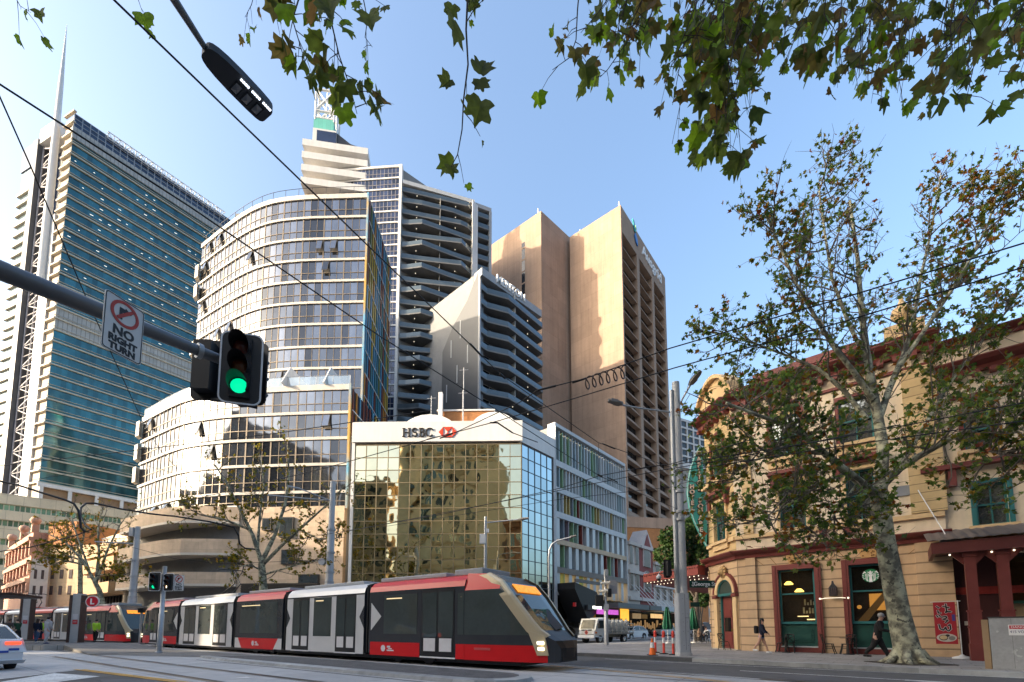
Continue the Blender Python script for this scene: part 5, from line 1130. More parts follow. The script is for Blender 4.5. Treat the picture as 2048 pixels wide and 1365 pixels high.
# keystones
for g in (gw1, gw2):
    c_ = (g[0]+g[1])/2; zk = g[3]+0.30
    mb = MB(); mb.fprism(HF, [(c_-0.26, zk), (c_+0.26, zk), (c_+0.38, zc1_-0.34), (c_-0.38, zc1_-0.34)], 0.002, 0.09); kk = mb.build('keystone', M('tan_plain', (0.52, 0.30, 0.115), 0.8), hotel)
    mb = MB(); rr = random.Random(1)
    for k in range(12): x, y = rr.uniform(-0.24, 0.24), rr.uniform(0.08, 0.5); mb.ball(HF.W(c_+x, 0.09, zk+y), 0.04, n=6)
    mb.build('carving', M('tan_dark', (0.22, 0.11, 0.035), 0.8), kk)
    mb = MB()
    for q in (-1, 1):
        for k in (1, 2): mb.fprism(HF, [(c_+q*(0.26+0.55*k), zk), (c_+q*(0.29+0.55*k), zk), (c_+q*(0.41+0.72*k), zc1_-0.34), (c_+q*(0.38+0.72*k), zc1_-0.34)], 0.001, 0.012)
    mb.build('joint', M('tan_dark', (0.22, 0.11, 0.035), 0.8), kk)
# upstairs windows
def sashwin(fr, h, par, surround=burg, arch=False, hood=False, blind=None, brackets=False):
    a, b, z0, z1 = h; sr = MB(); w_ = 0.14
    sr.fbox(fr, a-w_, a, 0.0, 0.12, z0, z1); sr.fbox(fr, b, b+w_, 0.0, 0.12, z0, z1)
    if arch:
        c_ = (a+b)/2; ro = (b-a)/2+w_; ri = (b-a)/2
        for k in range(12):
            t0, t1 = math.pi*k/12, math.pi*(k+1)/12
            sr.fprism(fr, [(c_+ri*math.cos(t0), z1+ri*math.sin(t0)), (c_+ro*math.cos(t0), z1+ro*math.sin(t0)), (c_+ro*math.cos(t1), z1+ro*math.sin(t1)), (c_+ri*math.cos(t1), z1+ri*math.sin(t1))], 0.0, 0.14)
    else: sr.fbox(fr, a-w_, b+w_, 0.0, 0.121, z1, z1+w_)
    wn_ = sr.build('window', surround, par)
    if arch:
        m_ = MB(); m_.fprism(fr, [(c_+ri*math.cos(math.pi*k/12), z1+ri*math.sin(math.pi*k/12)) for k in range(13)], 0.001, 0.03); m_.build('tympanum', cream_t, wn_)
    m_ = MB(); m_.fquad(fr, a, b, z0, z1, -0.22); m_.build('pane', M('upper_pane', (0.22, 0.24, 0.25), 0.04, metal=0.75, var=0.3, vs=1.5), wn_)
    m_ = MB(); t_ = 0.07; zm_ = (z0+z1)/2
    for x in (a, b-t_, (a+b)/2-0.02): m_.fbox(fr, x, x+(t_ if x != (a+b)/2-0.02 else 0.04), -0.2, -0.1, z0, z1)
    for z in (z0, zm_-t_/2, z1-t_): m_.fbox(fr, a+t_, b-t_, -0.2, -0.105, z, z+t_)
    m_.build('sash', sash, wn_)
    m_ = MB(); m_.fbox(fr, a-0.25, b+0.25, 0.0, 0.24, z0-0.16, z0); m_.fbox(fr, a-0.15, b+0.15, 0.0, 0.12, z0-0.5, z0-0.161); m_.build('sill', cream_t, wn_)
    if hood:
        m_ = MB(); m_.fbox(fr, a-0.45, b+0.45, 0.0, 0.42, z1+0.42, z1+0.60); m_.fbox(fr, a-0.4, b+0.4, 0.0, 0.28, z1+0.30, z1+0.419)
        for x in (a-0.35, b+0.17): m_.fbox(fr, x, x+0.18, 0.0, 0.25, z1-0.30, z1+0.299)
        m_.build('hood', burg, wn_)
    return wn_
for h in f1: sashwin(HF, h, hotel, cream_t, False, True)
sashwin(HF, f2[0], hotel, burg, True); sashwin(HF, f2[1], hotel, burg, False)
for s_ in (HF.S(1640, 1070), HF.S(1690, 1065), HF.S(1560, 1085)): strip_(HF, s_, s_+0.28, zc1_+0.45, zc1_+0.74, 0, 0.3, burg, 'bracket')
# chamfered corner with the arched door
cw_ = CF.L
ds_ = (CF.S(1437, 1240), CF.S(1473, 1240)); ds_ = (min(ds_)+0.12, max(ds_)-0.1); dz = CF.Z(1455, 1187); dr_ = (ds_[1]-ds_[0])/2
fwall(CF, 0, cw_, 0.15, zc1_, tan, hotel, [(ds_[0], ds_[1], 0.15, dz)])
fwall(CF, 0, cw_, zc1_, zc2_, cream_r, hotel, [(cw_*0.3, cw_*0.72, 6.3, 8.6), (cw_*0.3, cw_*0.72, 9.9, 12.0)], 'upper_wall')
fwall(CF, 0, cw_, zc2_, zpt, cream_t, hotel, [], 'parapet', 0.02)
sashwin(CF, (cw_*0.3, cw_*0.72, 6.3, 8.6), hotel, cream_t, False, True); sashwin(CF, (cw_*0.3, cw_*0.72, 9.9, 12.0), hotel, burg, True)
strip_(CF, cw_*0.12, cw_*0.9, 9.55, 9.85, 0, 0.5, cream_t, 'balcony_ledge')
cornice(CF, -0.25, cw_+0.1, zc1_+0.12, 0.45, burg, hotel, 0.42, 'cornice'); cornice(CF, -0.3, cw_+0.1, zc2_+0.3, 0.7, burg, hotel, 0.6, 'cornice', 0.5)
strip_(CF, 0, cw_, zc1_+0.75, zc1_+0.95, 0, 0.14, cream_t, 'string_course')
mb = MB(); n_ = 16; zg = zpt-0.2
mb.fprism(CF, [(-0.3, zg), (-0.3, zg+0.3)]+[(lerp(-0.3, cw_+0.3, k/n_), zg+0.3+1.15*math.sin(math.pi*k/n_)**0.8) for k in range(n_+1)]+[(cw_+0.3, zg)], -0.5, 0.12); gb_ = mb.build('curved_gable', cream_t, hotel)
mb = MB()
for k in range(n_):
    f = lambda q: (lerp(-0.3, cw_+0.3, q/n_), zg+0.3+1.15*math.sin(math.pi*q/n_)**0.8)
    (x0, y0), (x1, y1) = f(k), f(k+1); mb.fprism(CF, [(x0, y0-0.02), (x1, y1-0.02), (x1, y1+0.2), (x0, y0+0.2)], -0.55, 0.4)
mb.build('gable_moulding', cream_t, gb_)
# the door: arch surround, lion head, leaf with panels, fanlight
mb = MB(); c_ = (ds_[0]+ds_[1])/2
for x in (ds_[0]-0.34, ds_[1]): mb.fbox(CF, x, x+0.34, 0.0, 0.14, 0.15, dz-0.2)
mb.build('door_pilaster', cream_t, hotel)
mb = MB(); mb2 = MB()
for k in range(14):
    t0, t1 = math.pi*k/14, math.pi*(k+1)/14; ri, rm, ro = dr_, dr_+0.26, dr_+0.38
    P_ = lambda r_, t: (c_+r_*math.cos(t), dz-0.02+r_*math.sin(t))
    mb.fprism(CF, [P_(ri, t0), P_(rm, t0), P_(rm, t1), P_(ri, t1)], 0.0, 0.13); mb2.fprism(CF, [P_(rm, t0), P_(ro, t0), P_(ro, t1), P_(rm, t1)], 0.0, 0.17)
mb.build('door_arch', cream_t, hotel); mb2.build('arch_moulding', burg, hotel)
mb = MB()
for x in (ds_[0]-0.40, ds_[1]-0.02): mb.fbox(CF, x, x+0.42, 0.0, 0.20, dz-0.24, dz-0.06)
mb.build('impost', burg, hotel)
mb = MB(); lz_ = dz+dr_+0.42; mb.ball(CF.W(c_, 0.16, lz_), 0.25, 0.22, 0.28, 10); mb.ball(CF.W(c_, 0.36, lz_-0.06), 0.12, 0.12, 0.12, 8)
for k in range(9): t = 2*math.pi*k/9; mb.ball(CF.W(c_+0.24*math.cos(t), 0.14, lz_+0.27*math.sin(t)), 0.11, n=6)
mb.build('lion_head', M('stone_lion', (0.42, 0.27, 0.12), 0.8), hotel)
mb = MB(); mb.fprism(CF, [(c_+dr_*math.cos(math.pi*k/14), dz+dr_*math.sin(math.pi*k/14)) for k in range(15)], 0.002, 0.01); mb.build('fanlight', M('fan_glass', (0.05, 0.07, 0.06), 0.05, spec=0.8), hotel)
mb = MB(); mb.fbox(CF, ds_[0], ds_[1], -0.3, 0.06, dz-0.14, dz); mb.fbox(CF, ds_[0], ds_[0]+0.1, -0.3, -0.1, 0.15, dz-0.14)
for k in range(12):
    t0, t1 = math.pi*k/12, math.pi*(k+1)/12; P_ = lambda r_, t: (c_+r_*math.cos(t), dz+r_*math.sin(t)); mb.fprism(CF, [P_(dr_-0.09, t0), P_(dr_, t0), P_(dr_, t1), P_(dr_-0.09, t1)], 0.01, 0.06)
mb.build('door_frame', sash, hotel)
mb = MB(); mb.fbox(CF, ds_[0]+0.1, ds_[0]+0.1+(ds_[1]-ds_[0])*0.55, -0.3, -0.2, 0.2, dz-0.16); dl = mb.build('door', burg, hotel)
mb = MB()
for z0_, z1_ in ((0.4, 1.05), (2.0, 2.35)): mb.fbox(CF, ds_[0]+0.22, ds_[0]+(ds_[1]-ds_[0])*0.55, -0.2, -0.17, z0_, z1_)
mb.build('panel', M('burg_panel', (0.19, 0.04, 0.034), 0.45), dl)
mb = MB(); mb.fbox(CF, ds_[0]+0.22, ds_[0]+(ds_[1]-ds_[0])*0.52, -0.2, -0.185, 1.15, 1.92); mb.build('pane', shop_glass, dl)
mb = MB(); mb.tube([CF.W(ds_[0]+(ds_[1]-ds_[0])*0.6, -0.16, 1.15), CF.W(ds_[0]+(ds_[1]-ds_[0])*0.6, -0.16, 1.3)], 0.03, 6); mb.build('handle', M('brass', (0.6, 0.42, 0.12), 0.3, metal=1), dl)
mb = MB(); mb.fbox(CF, ds_[0]-0.4, ds_[1]+0.4, -0.3, 0.3, 0.15, 0.2); mb.build('door_step', M('step_stone', (0.40, 0.36, 0.30), 0.8), hotel)
# quoin blocks on the left edge
mb = MB()
for k in range(11): z = 0.2+k*0.46; mb.fbox(CF, -0.16 if k % 2 else -0.05, 0.001, -0.3, 0.03, z, z+0.42)
mb.build('quoin', tan, hotel)
# wall lantern
wl_ = thing('wall_lantern', 'black iron wall lantern between the two tall shop windows', 'lantern', HF.W(HF.S(1667, 1180), 0.2, 2.6))
ls_ = HF.S(1667, 1180); mb = MB(); mb.fbox(HF, ls_-0.16, ls_+0.16, 0.08, 0.36, HF.Z(1667, 1193), HF.Z(1667, 1176)); mb.fprism(HF, [(ls_-0.16, HF.Z(1667, 1176)), (ls_+0.16, HF.Z(1667, 1176)), (ls_+0.05, HF.Z(1667, 1169)), (ls_+0.03, HF.Z(1667, 1163)), (ls_-0.03, HF.Z(1667, 1163)), (ls_-0.05, HF.Z(1667, 1169))], 0.18, 0.26); mb.build('body', dark_metal, wl_, bevel=0.01)
mb = MB()
for k in range(4): x = ls_-0.12+0.08*k; mb.fbox(HF, x-0.01, x+0.01, 0.36, 0.38, HF.Z(1667, 1192), HF.Z(1667, 1177))
mb.build('bar', M('bronze_bar', (0.12, 0.06, 0.05), 0.4), wl_)
mb = MB(); mb.tube([HF.W(ls_-0.55, 0.15, 2.72), HF.W(ls_-0.3, 0.2, 2.76), HF.W(ls_+0.3, 0.2, 2.76), HF.W(ls_+0.55, 0.15, 2.72)], 0.015, 5)
for q in (-0.55, 0.55): mb.ball(HF.W(ls_+q, 0.15, 2.74), 0.05, n=8)
mb.build('bulb_arm', M('bulb_white', (0.8, 0.75, 0.65), 0.4, emit=(1, 0.85, 0.6), es=0.4), wl_)
# awning round the corner
aw = [V((11.75, 27.25)), V((11.2, 26.9)), V((9.3, 31.7)), V((18, 42)), V((20, 38))]
wz0, wz1 = atY(1340, 1180, 29.5).z, 5.15
mb = MB(); mb.prism([V((p.x, p.y, 4.55)) for p in aw], V((0, 0, 0.58))); mb.build('street_awning', M('awning_burgundy', (0.24, 0.045, 0.035), 0.6, var=0.12), hotel)
Fa = Fr(aw[1], aw[2]); mb = MB()
for k in range(26): s_ = Fa.L*k/26; mb.fprism(Fa, [(s_, 5.03), (s_+0.12, 5.03), (s_+0.06, 4.93)], 0.0, 0.03)
mb.build('fringe', M('fringe_dark', (0.08, 0.015, 0.012), 0.6), hotel)
mb = MB()
for k in range(14):
    for q in range(2): p = aw[1].lerp(aw[2], (k+0.5)/14)+V((0.45, 0.5))*q*2.4; mb.ball(V((p.x+0.2, p.y+0.1, 4.50)), 0.032, n=6)
mb.build('bulb_string', M('bulb_lit', (1, 0.9, 0.7), 0.5, emit=(1.0, 0.85, 0.6), es=0.7), hotel)
# ------------------------------------------------------------------ the hotel's projecting leaf sign
sg = thing('projecting_sign', 'tall teal leaf shaped sign reading CAPITOL SQUARE HOTEL on the hotel corner', 'sign', (11.6, 26.9, 9))
Sg = Fr(V((10.3, 27.05)), V((11.75, 26.95)))
def sgp(u, v): return Sg.at(u, v)
ol = [sgp(u, v) for u, v in ((1398, 893), (1388, 915), (1380, 940), (1375, 965), (1374, 990), (1378, 1015), (1387, 1043), (1400, 1070), (1412, 1093), (1413, 1060), (1411, 1020), (1408, 980), (1405, 940), (1402, 910))]
mb = MB(); mb.fprism(Sg, ol, -0.12, 0.12); mb.build('panel', M('sign_teal', (0.06, 0.36, 0.31), 0.4, var=0.06), sg)
mb = MB(); mb.tube([Sg.W(a, 0.13, z) for a, z in ol[:9]], 0.025, 6); mb.build('neon_rim', M('rim_pale', (0.45, 0.65, 0.6), 0.4), sg)
mb = MB()
for z in (sgp(1410, 940)[1], sgp(1410, 1050)[1]): mb.fbox(Sg, Sg.S(1404, 1000), Sg.L+0.35, -0.05, 0.05, z-0.05, z+0.05)
mb.build('bracket', dark_metal, sg)
lm = M('sign_letter', (0.62, 0.50, 0.40), 0.4); ld = M('letter_side', (0.03, 0.03, 0.03), 0.5)
def column_text(word, u0, v0, u1, v1, size):
    for i, ch in enumerate(word):
        if ch == ' ': continue
        f = i/(len(word)-1); u, v = lerp(u0, u1, f), lerp(v0, v1, f); s_, z_ = Sg.at(u, v, 0.15)
        text_mb(ch, size, 0.05, fr_mat(Sg, s_, 0.19, z_), bold=0.012).build('letter', lm, sg)
        text_mb(ch, size*1.05, 0.06, fr_mat(Sg, s_-0.02, 0.13, z_-0.03), bold=0.03).build('letter_back', ld, sg)
column_text('CAPITOL SQUARE', 1397, 908, 1402, 1060, 0.40); column_text('HOTEL', 1383.5, 974, 1385, 1018, 0.36)
# ------------------------------------------------------------------ neighbour with the verandah
nb = thing('restaurant_building', 'cream two storey restaurant building with burgundy verandah at the right edge', 'restaurant', HF.W(hs_end+6, 0, 0.15))
NF = Fr(xy(HF.W(hs_end+0.002, -0.12, 0)), xy(HF.W(nb_end, -0.12, 0)))
znt = NF.Z(1960, 668); zw1 = pxr(NF, 1951, 2017, 965, 1050); zw2 = pxr(NF, 1926, 1982, 818, 885)
holes = [(zw1[0], zw1[1], zw1[2], zw1[3]), (zw1[0]+3.6, zw1[1]+3.6, zw1[2], zw1[3]), (zw2[0], zw2[1], zw2[2]-0.3, zw2[3]), (zw2[0]+3.2, zw2[1]+3.2, zw2[2]-0.3, zw2[3])]
fwall(NF, 0, NF.L, 4.3, znt, creamw, nb, holes, 'wall')
sashwin(NF, holes[0], nb, sash); sashwin(NF, holes[1], nb, sash); sashwin(NF, holes[2], nb, burg, True); sashwin(NF, holes[3], nb, burg, True)
body([xy(NF.W(0.0, -0.5, 0)), xy(NF.W(NF.L, -0.5, 0)), xy(NF.W(NF.L, -12, 0)), xy(NF.W(0, -12, 0))], 4.2, znt-0.3, M('hotel_dark', (0.03,)*3), nb, 'core')
mb = MB(); zq2 = NF.Z(1955, 706); cornice(NF, 0.02, NF.L, NF.Z(1955, 722), 0.6, burg, nb, 0.5, 'cornice', 0.5); cornice(NF, 0.02, NF.L, znt, 0.4, burg, nb, 0.35, 'cornice'); strip_(NF, 0.02, NF.L, NF.Z(1950, 792), NF.Z(1950, 787), 0, 0.1, burg, 'string_course', nb)
strip_(NF, zw1[0]-1.6, zw1[1]+1.4, zw1[3]+0.75, zw1[3]+0.95, 0, 0.4, burg, 'hood', nb)
for x in (zw1[0]-0.75, zw1[1]+0.5): strip_(NF, x, x+0.25, zw1[3]+0.02, zw1[3]+0.749, 0, 0.3, burg, 'bracket', nb)
mb = MB(); mb.fbox(NF, -3.0, NF.L, -9, -4.5, znt-1, NF.Z(1960, 600)); mb.build('set_back_storey', M('mauve_render', (0.42, 0.31, 0.29), 0.8, var=0.08), nb)
# verandah
VD = 2.9; vz0, vz1 = NF.Z(1900, 1106, VD), NF.Z(1900, 1078, VD); va = NF.S(1863, 1100, VD)
mb = MB(); mb.fbox(NF, va, NF.L, VD-0.12, VD, vz0, vz1-0.1); mb.fbox(NF, va, va+0.12, 0.4, VD-0.121, vz0, vz1-0.1); mb.build('verandah_fascia', M('verandah_red', (0.13, 0.03, 0.026), 0.5, var=0.15), nb)
mb = MB(); n_ = 60
for i in range(n_):
    a, b = lerp(va-0.1, NF.L, i/n_), lerp(va-0.1, NF.L, (i+1)/n_); h_ = 0.03
    for (x0, x1, y0, y1) in ((a, (a+b)/2, 0, h_), ((a+b)/2, b, h_, 0)):
        mb.quad(NF.W(x0, VD+0.12, vz1-0.05+y0), NF.W(x1, VD+0.12, vz1-0.05+y1), NF.W(x1, 0.1, vz1+0.75+y1), NF.W(x0, 0.1, vz1+0.75+y0))
mb.build('verandah_roof', M('corrugated', (0.16, 0.13, 0.12), 0.5, metal=0.3, var=0.2), nb, recalc=False)
mb = MB(); mb.fbox(NF, va+0.12, NF.L, 0.1, VD-0.121, vz1-0.35, vz1-0.3); mb.build('verandah_ceiling', M('verandah_ceiling', (0.10, 0.05, 0.04), 0.7), nb)
mb = MB()
for k in range(16): s_ = va+0.5+k*0.55; mb.ball(NF.W(s_, VD-0.2, vz0-0.06), 0.035, n=6)
mb.build('bulb_string', M('bulb_lit', (1, 0.9, 0.7)), nb)
for u in (1951, 2017, 2120):
    s_ = NF.S(u, 1250, VD-0.35) if u < 2100 else NF.S(2017, 1250, VD-0.35)+2.3
    mb = MB(); 
    for z0_, z1_, hw in ((0.15, 0.75, 0.21), (0.75, 1.35, 0.185), (1.40, 1.95, 0.175), (2.0, 4.0, 0.15), (4.0, vz0, 0.19)): mb.fbox(NF, s_-hw, s_+hw, VD-0.35-hw, VD-0.35+hw, z0_+0.002, z1_)
    for z_ in (0.75, 1.37, 1.97): mb.fbox(NF, s_-0.2, s_+0.2, VD-0.55, VD-0.15, z_-0.03, z_+0.03)
    mb.fprism(NF, [(s_-0.55, vz0), (s_+0.55, vz0), (s_+0.16, vz0-0.45), (s_-0.16, vz0-0.45)], VD-0.42, VD-0.28); mb.build('verandah_post', M('post_red', (0.17, 0.035, 0.028), 0.5, var=0.12), nb)
# shopfront under the verandah
mb = MB(); mb.fbox(NF, 0, NF.L, -3, -2.8, 0.15, 4.3); mb.build('back_wall', body_i, nb)
mb = MB(); mb.fbox(NF, 0.0, 1.5, -0.4, 0.0, 0.15, 4.3); mb.build('side_panel', M('maroon_panel', (0.05, 0.012, 0.012), 0.5), nb)
mb = MB(); mb.fbox(NF, 0.05, NF.L, -0.2, 0.05, 2.72, 3.02); mb.build('sign_band', M('band_red', (0.22, 0.02, 0.015), 0.5, var=0.3, vs=3), nb)
mb = MB(); mb.fbox(NF, 1.5, 1.62, -0.3, 0.0, 0.15, 2.72); mb.fbox(NF, 2.75, 2.9, -0.3, 0.0, 0.15, 2.72); mb.fbox(NF, 1.62, 2.75, -0.3, 0.0, 2.3, 2.42); mb.build('door_frame', dgreen, nb)
mb = MB(); mb.fquad(NF, 1.62, 2.3, 0.2, 2.3, -0.2); mb.build('door', M('beige_door', (0.35, 0.25, 0.15), 0.4), nb)
mb = MB(); mb.fbox(NF, 0.3, 1.35, 0.001, 0.03, 1.45, 1.62); mb.build('notice_strip', M('notice', (0.42, 0.38, 0.33), 0.6), nb)
rr = random.Random(8)
for k in range(6): 
    mb = MB(); x = 3.1+k*0.42; mb.fbox(NF, x, x+0.3, -0.1, -0.06, 2.25, 2.62); mb.build('menu_picture', M('menu_%d' % (k % 3), [(0.5, 0.3, 0.25), (0.45, 0.4, 0.35), (0.3, 0.12, 0.08)][k % 3], 0.5, var=0.5, vs=8), nb)
mb = MB()
for k in range(10): mb.ball(NF.W(3.2+rr.random()*2.4, -1.6, 1.6+rr.random()*0.5), 0.09, n=6)
mb.build('kitchen_lamp', M('kitchen_lit', (1, 0.7, 0.3), 0.5, emit=(1.0, 0.55, 0.15), es=1.6), nb)
mb = MB(); mb.fbox(NF, 3.1, NF.L, -0.6, 0.3, 0.15, 1.1); mb.build('counter', M('counter_dark', (0.05, 0.03, 0.025), 0.5), nb)
mb = MB(); mb.fbox(NF, 3.2, NF.L, -0.3, 0.25, 1.102, 1.45); mb.build('food_display', M('food', (0.5, 0.42, 0.15), 0.5, colb=(0.25, 0.32, 0.10), vs=7, var=0.5, emit=(0.8, 0.6, 0.25), es=0.15), nb)
mb = MB(); mb.fbox(NF, -1.5, -0.2, 0.14, 0.17, 7.2, 7.65); mb.build('notice_plate', grey_metal, nb); mb = MB(); mb.tube([NF.W(-0.8, 0.2, 7.4), NF.W(-0.1, 1.2, 5.1)], 0.02, 6); mb.build('awning_tie', white_metal, nb)
mb = MB(); mb.fbox(NF, -0.3, 0.3, 1.0, 1.4, vz1+0.1, vz1+0.4); mb.build('floodlight', grey_metal, nb)
# ================================================================== trams
t_red = M('tram_red', (0.58, 0.010, 0.013), 0.30, spec=0.4, var=0.06)
t_grey = M('tram_grey', (0.58, 0.57, 0.56), 0.3, spec=0.5, var=0.05, coat=0.4)
t_white = M('tram_white', (0.66, 0.66, 0.66), 0.3, spec=0.5, var=0.05, coat=0.4)
t_dark = M('tram_charcoal', (0.035, 0.037, 0.042), 0.25, spec=0.5, var=0.1)
t_glass = M('tram_glass', (0.10, 0.118, 0.112), 0.03, metal=0.5, spec=0.6, var=0.12, vs=1.2, wave=0.01, ws=0.8)
t_gold = M('tram_champagne', (0.56, 0.46, 0.30), 0.28, metal=0.25, spec=0.5, var=0.05)
t_black = M('tram_black', (0.012, 0.012, 0.014), 0.35, var=0.2)
rubber = M('rubber', (0.015, 0.015, 0.016), 0.85)
notice = M('paper_notice', (0.62, 0.60, 0.60), 0.6, var=0.1)
HW = 1.3
def make_tram(name, label, loc, rot):
    t = thing(name, label, 'tram', loc, rot, 'trams at the stop and crossing')
    def P(mb, nm, m, par=None, **k): return mb.build(nm, m, par or t, local=True, **k)
    def side(mb, x0, x1, z0, z1, d0=0.0, d1=0.006, m=0):
        if Q[0] < 0: mb.box(x0, x1, -HW-d1, -HW-d0, z0, z1, m)
        else: mb.box(x0, x1, HW+d0, HW+d1, z0, z1, m)
    Q = [-1]
    def both(fn):
        def g_(*a, **k):
            for q in (-1, 1): Q[0] = q; fn(*a, **k)
        return g_
    def shell(x0, x1, mroof, nm='module_shell'):
        sec = [(-1.18, 0.28), (-HW, 0.42), (-HW, 2.78), (-1.24, 2.98), (-1.08, 3.14), (-0.8, 3.22), (0.8, 3.22), (1.08, 3.14), (1.24, 2.98), (HW, 2.78), (HW, 0.42), (1.18, 0.28)]
        mb = MB(); n = len(sec)
        for i in range(n):
            a, b = sec[i], sec[(i+1) % n]; top = 2 <= i <= 8
            mb.add([(x0, *a), (x1, *a), (x1, *b), (x0, *b)], [(0, 1, 2, 3)], 1 if top else 0, top)
        mb.add([(x0, *p) for p in sec], [tuple(range(n))], 0); mb.add([(x1, *p) for p in sec], [tuple(range(n))], 0)
        P(mb, nm, [t_dark, mroof])
    @both
    def door(x0, x1):
        mb = MB(); side(mb, x0, x1, 0.34, 2.72, 0, 0.012); d = P(mb, 'door', t_black)
        g = MB(); xm = (x0+x1)/2
        for a, b in ((x0+0.06, xm-0.04), (xm+0.04, x1-0.06)): side(g, a, b, 1.02, 2.62, 0.012, 0.018)
        P(g, 'pane', t_glass, d)
        nb_ = MB()
        for a, b in ((x0+0.12, xm-0.1), (xm+0.1, x1-0.12)): side(nb_, a, b, 0.52, 0.98, 0.0121, 0.02)
        P(nb_, 'notice', notice, d)
        s = MB(); side(s, x0-0.05, x1+0.05, 0.28, 0.33, 0, 0.03); P(s, 'door_step', t_white, d)
    @both
    def window(x0, x1, z0=1.12, z1=2.62):
        mb = MB(); side(mb, x0, x1, z0, z1, 0, 0.010); wn_ = P(mb, 'window', t_glass)
        mb = MB(); side(mb, x0+0.15, lerp(x0, x1, 0.55), z1-0.16, z1-0.12, 0.010, 0.012); P(mb, 'painted_reflection', M('reflection_glow', (0.6, 0.45, 0.25), 0.4, emit=(1.0, 0.75, 0.4), es=0.25), wn_)  # glowing strip stands in for amber reflection streaks in the window glass
    @both
    def panel(nm, x0, x1, z0, z1, m, d1=0.008):
        mb = MB(); side(mb, x0, x1, z0, z1, 0, d1); P(mb, nm, m)
    @both
    def quadpanel(nm, pts, m, d1=0.009):
        mb = MB(); mb.prism([(x, Q[0]*HW, z) for x, z in pts], (0, Q[0]*d1, 0)); P(mb, nm, m)
    def logo(x, z):
        mb = MB(); n = 10
        mb.prism([(x+0.13*math.cos(2*math.pi*k/n), -HW-0.009, z+0.13*math.sin(2*math.pi*k/n)) for k in range(n)], (0, -0.004, 0))
        for (a, b, c, d_) in ((0.22, 0.42, 0.03, 0.10), (0.22, 0.62, -0.10, -0.05), (0.30, 0.52, -0.03, 0.01)): mb.box(x+a, x+b, -HW-0.013, -HW-0.009, z+c, z+d_)
        P(mb, 'emblem', t_white)
    def cab(s, x0):
        'end car; s=+1 nose at x0 looking to +x, s=-1 mirrored'
        X = lambda d: x0 - s*d          # d = distance back from the nose tip
        Lc = 8.36 if s > 0 else 7.9
        a, b = sorted((X(3.3), X(Lc))); shell(a, b, t_red)
        st = [(3.3, 3.22, HW), (2.45, 3.17, 1.28), (1.85, 2.86, 1.25), (1.46, 2.42, 1.21), (1.10, 1.97, 1.15), (0.78, 1.56, 1.08), (0.54, 1.27, 1.0), (0.28, 1.07, 0.88), (0.10, 0.95, 0.74), (0.0, 0.72, 0.55), (0.02, 0.42, 0.50)]
        lv = [0.28, 0.42, 0.80, 1.12, 1.6, 2.1, 2.62, 2.80, 3.0, 3.3]
        mb = MB()
        for (d0, t0, w0), (d1, t1, w1) in zip(st, st[1:]):
            for q in (-1, 1):
                for l0, l1 in zip(lv, lv[1:]):
                    z00, z01, z10, z11 = min(l0, t0), min(l1, t0), min(l0, t1), min(l1, t1)
                    if z01-z00 < 1e-4 and z11-z10 < 1e-4: continue
                    yw = lambda w_, z, t_: w_*(1-0.14*max(0, (z-2.62)/0.6)) if t_ > 2.6 else w_
                    m = 3 if l0 < 0.8 and d0 > 0.4 else (0 if l0 < 1.12 else 2) 
                    if l0 >= 2.62: m = 3 if d1 >= 1.8 else 0
                    mb.add([(X(d0), q*yw(w0, z00, t0), z00), (X(d1), q*yw(w1, z10, t1), z10), (X(d1), q*yw(w1, z11, t1), z11), (X(d0), q*yw(w0, z01, t0), z01)], [(0, 1, 2, 3)], m, False)
            m = 0 if d0 > 2.0 else (2 if d1 >= 0.5 else 1)
            k_ = lambda w_, t_: w_*(1-0.14*max(0, (t_-2.62)/0.6))
            for y0, y1 in ((-1, -0.5), (-0.5, 0.5), (0.5, 1)):
                cr = lambda y: 0.06*(1-y*y)
                mb.add([(X(d0)+s*cr(y0), y0*k_(w0, t0), t0), (X(d1)+s*cr(y0), y0*k_(w1, t1), t1), (X(d1)+s*cr(y1), y1*k_(w1, t1), t1), (X(d0)+s*cr(y1), y1*k_(w0, t0), t0)], [(0, 1, 2, 3)], m, True)
        mb.add([(X(0.02), -0.50, 0.28), (X(0.02), 0.5, 0.28), (X(0.02), 0.5, 0.42), (X(0.02), -0.5, 0.42)], [(0, 1, 2, 3)], 1)
        P(mb, 'cab_nose', [t_dark, t_black, t_glass, t_red])
        for q in (-1, 1):       # champagne A-pillars with the lamps in their feet
            mb = MB(); prev = None
            def wat(d):
                for (da, ta, wa_), (db, tb_, wb_) in zip(st, st[1:]):
                    if db <= d <= da: return lerp(wb_, wa_, (d-db)/(da-db))
                return HW
            for d, tz_, w_ in st[1:8]:
                kk = (1-0.14*max(0, (tz_-2.62)/0.6)); ww = 0.36
                ring = [V((X(d+ww), q*(wat(d+ww)*kk+0.012), tz_-0.04)), V((X(d+0.03), q*(w_*kk+0.03), tz_-0.02)), V((X(d)+s*0.04, q*(w_*kk-0.02), tz_+0.03)), V((X(d)+s*0.045, q*(w_*kk-0.13), tz_+0.045))]
                if prev:
                    for i in range(3): mb.add([prev[i], ring[i], ring[i+1], prev[i+1]], [(0, 1, 2, 3)], 0, True)
                prev = ring
            # foot runs down the nose side
            mb.prism([(X(0.86), q*1.095, 1.26), (X(0.34), q*0.93, 1.10), (X(0.24), q*0.88, 0.5), (X(0.56), q*1.02, 0.5)], (0, q*0.03, 0)); P(mb, 'pillar', t_gold)
            mb = MB()
            for z in (0.88, 0.70): mb.box(min(X(0.62), X(0.36)), max(X(0.62), X(0.36)), min(q*0.90, q*1.03), max(q*0.9, q*1.03), z-0.045, z+0.045)
            P(mb, 'headlight', M('headlight_lit', (1, 0.95, 0.8), 0.3, emit=(1.0, 0.90, 0.62), es=1.0 if s > 0 else 0.2))
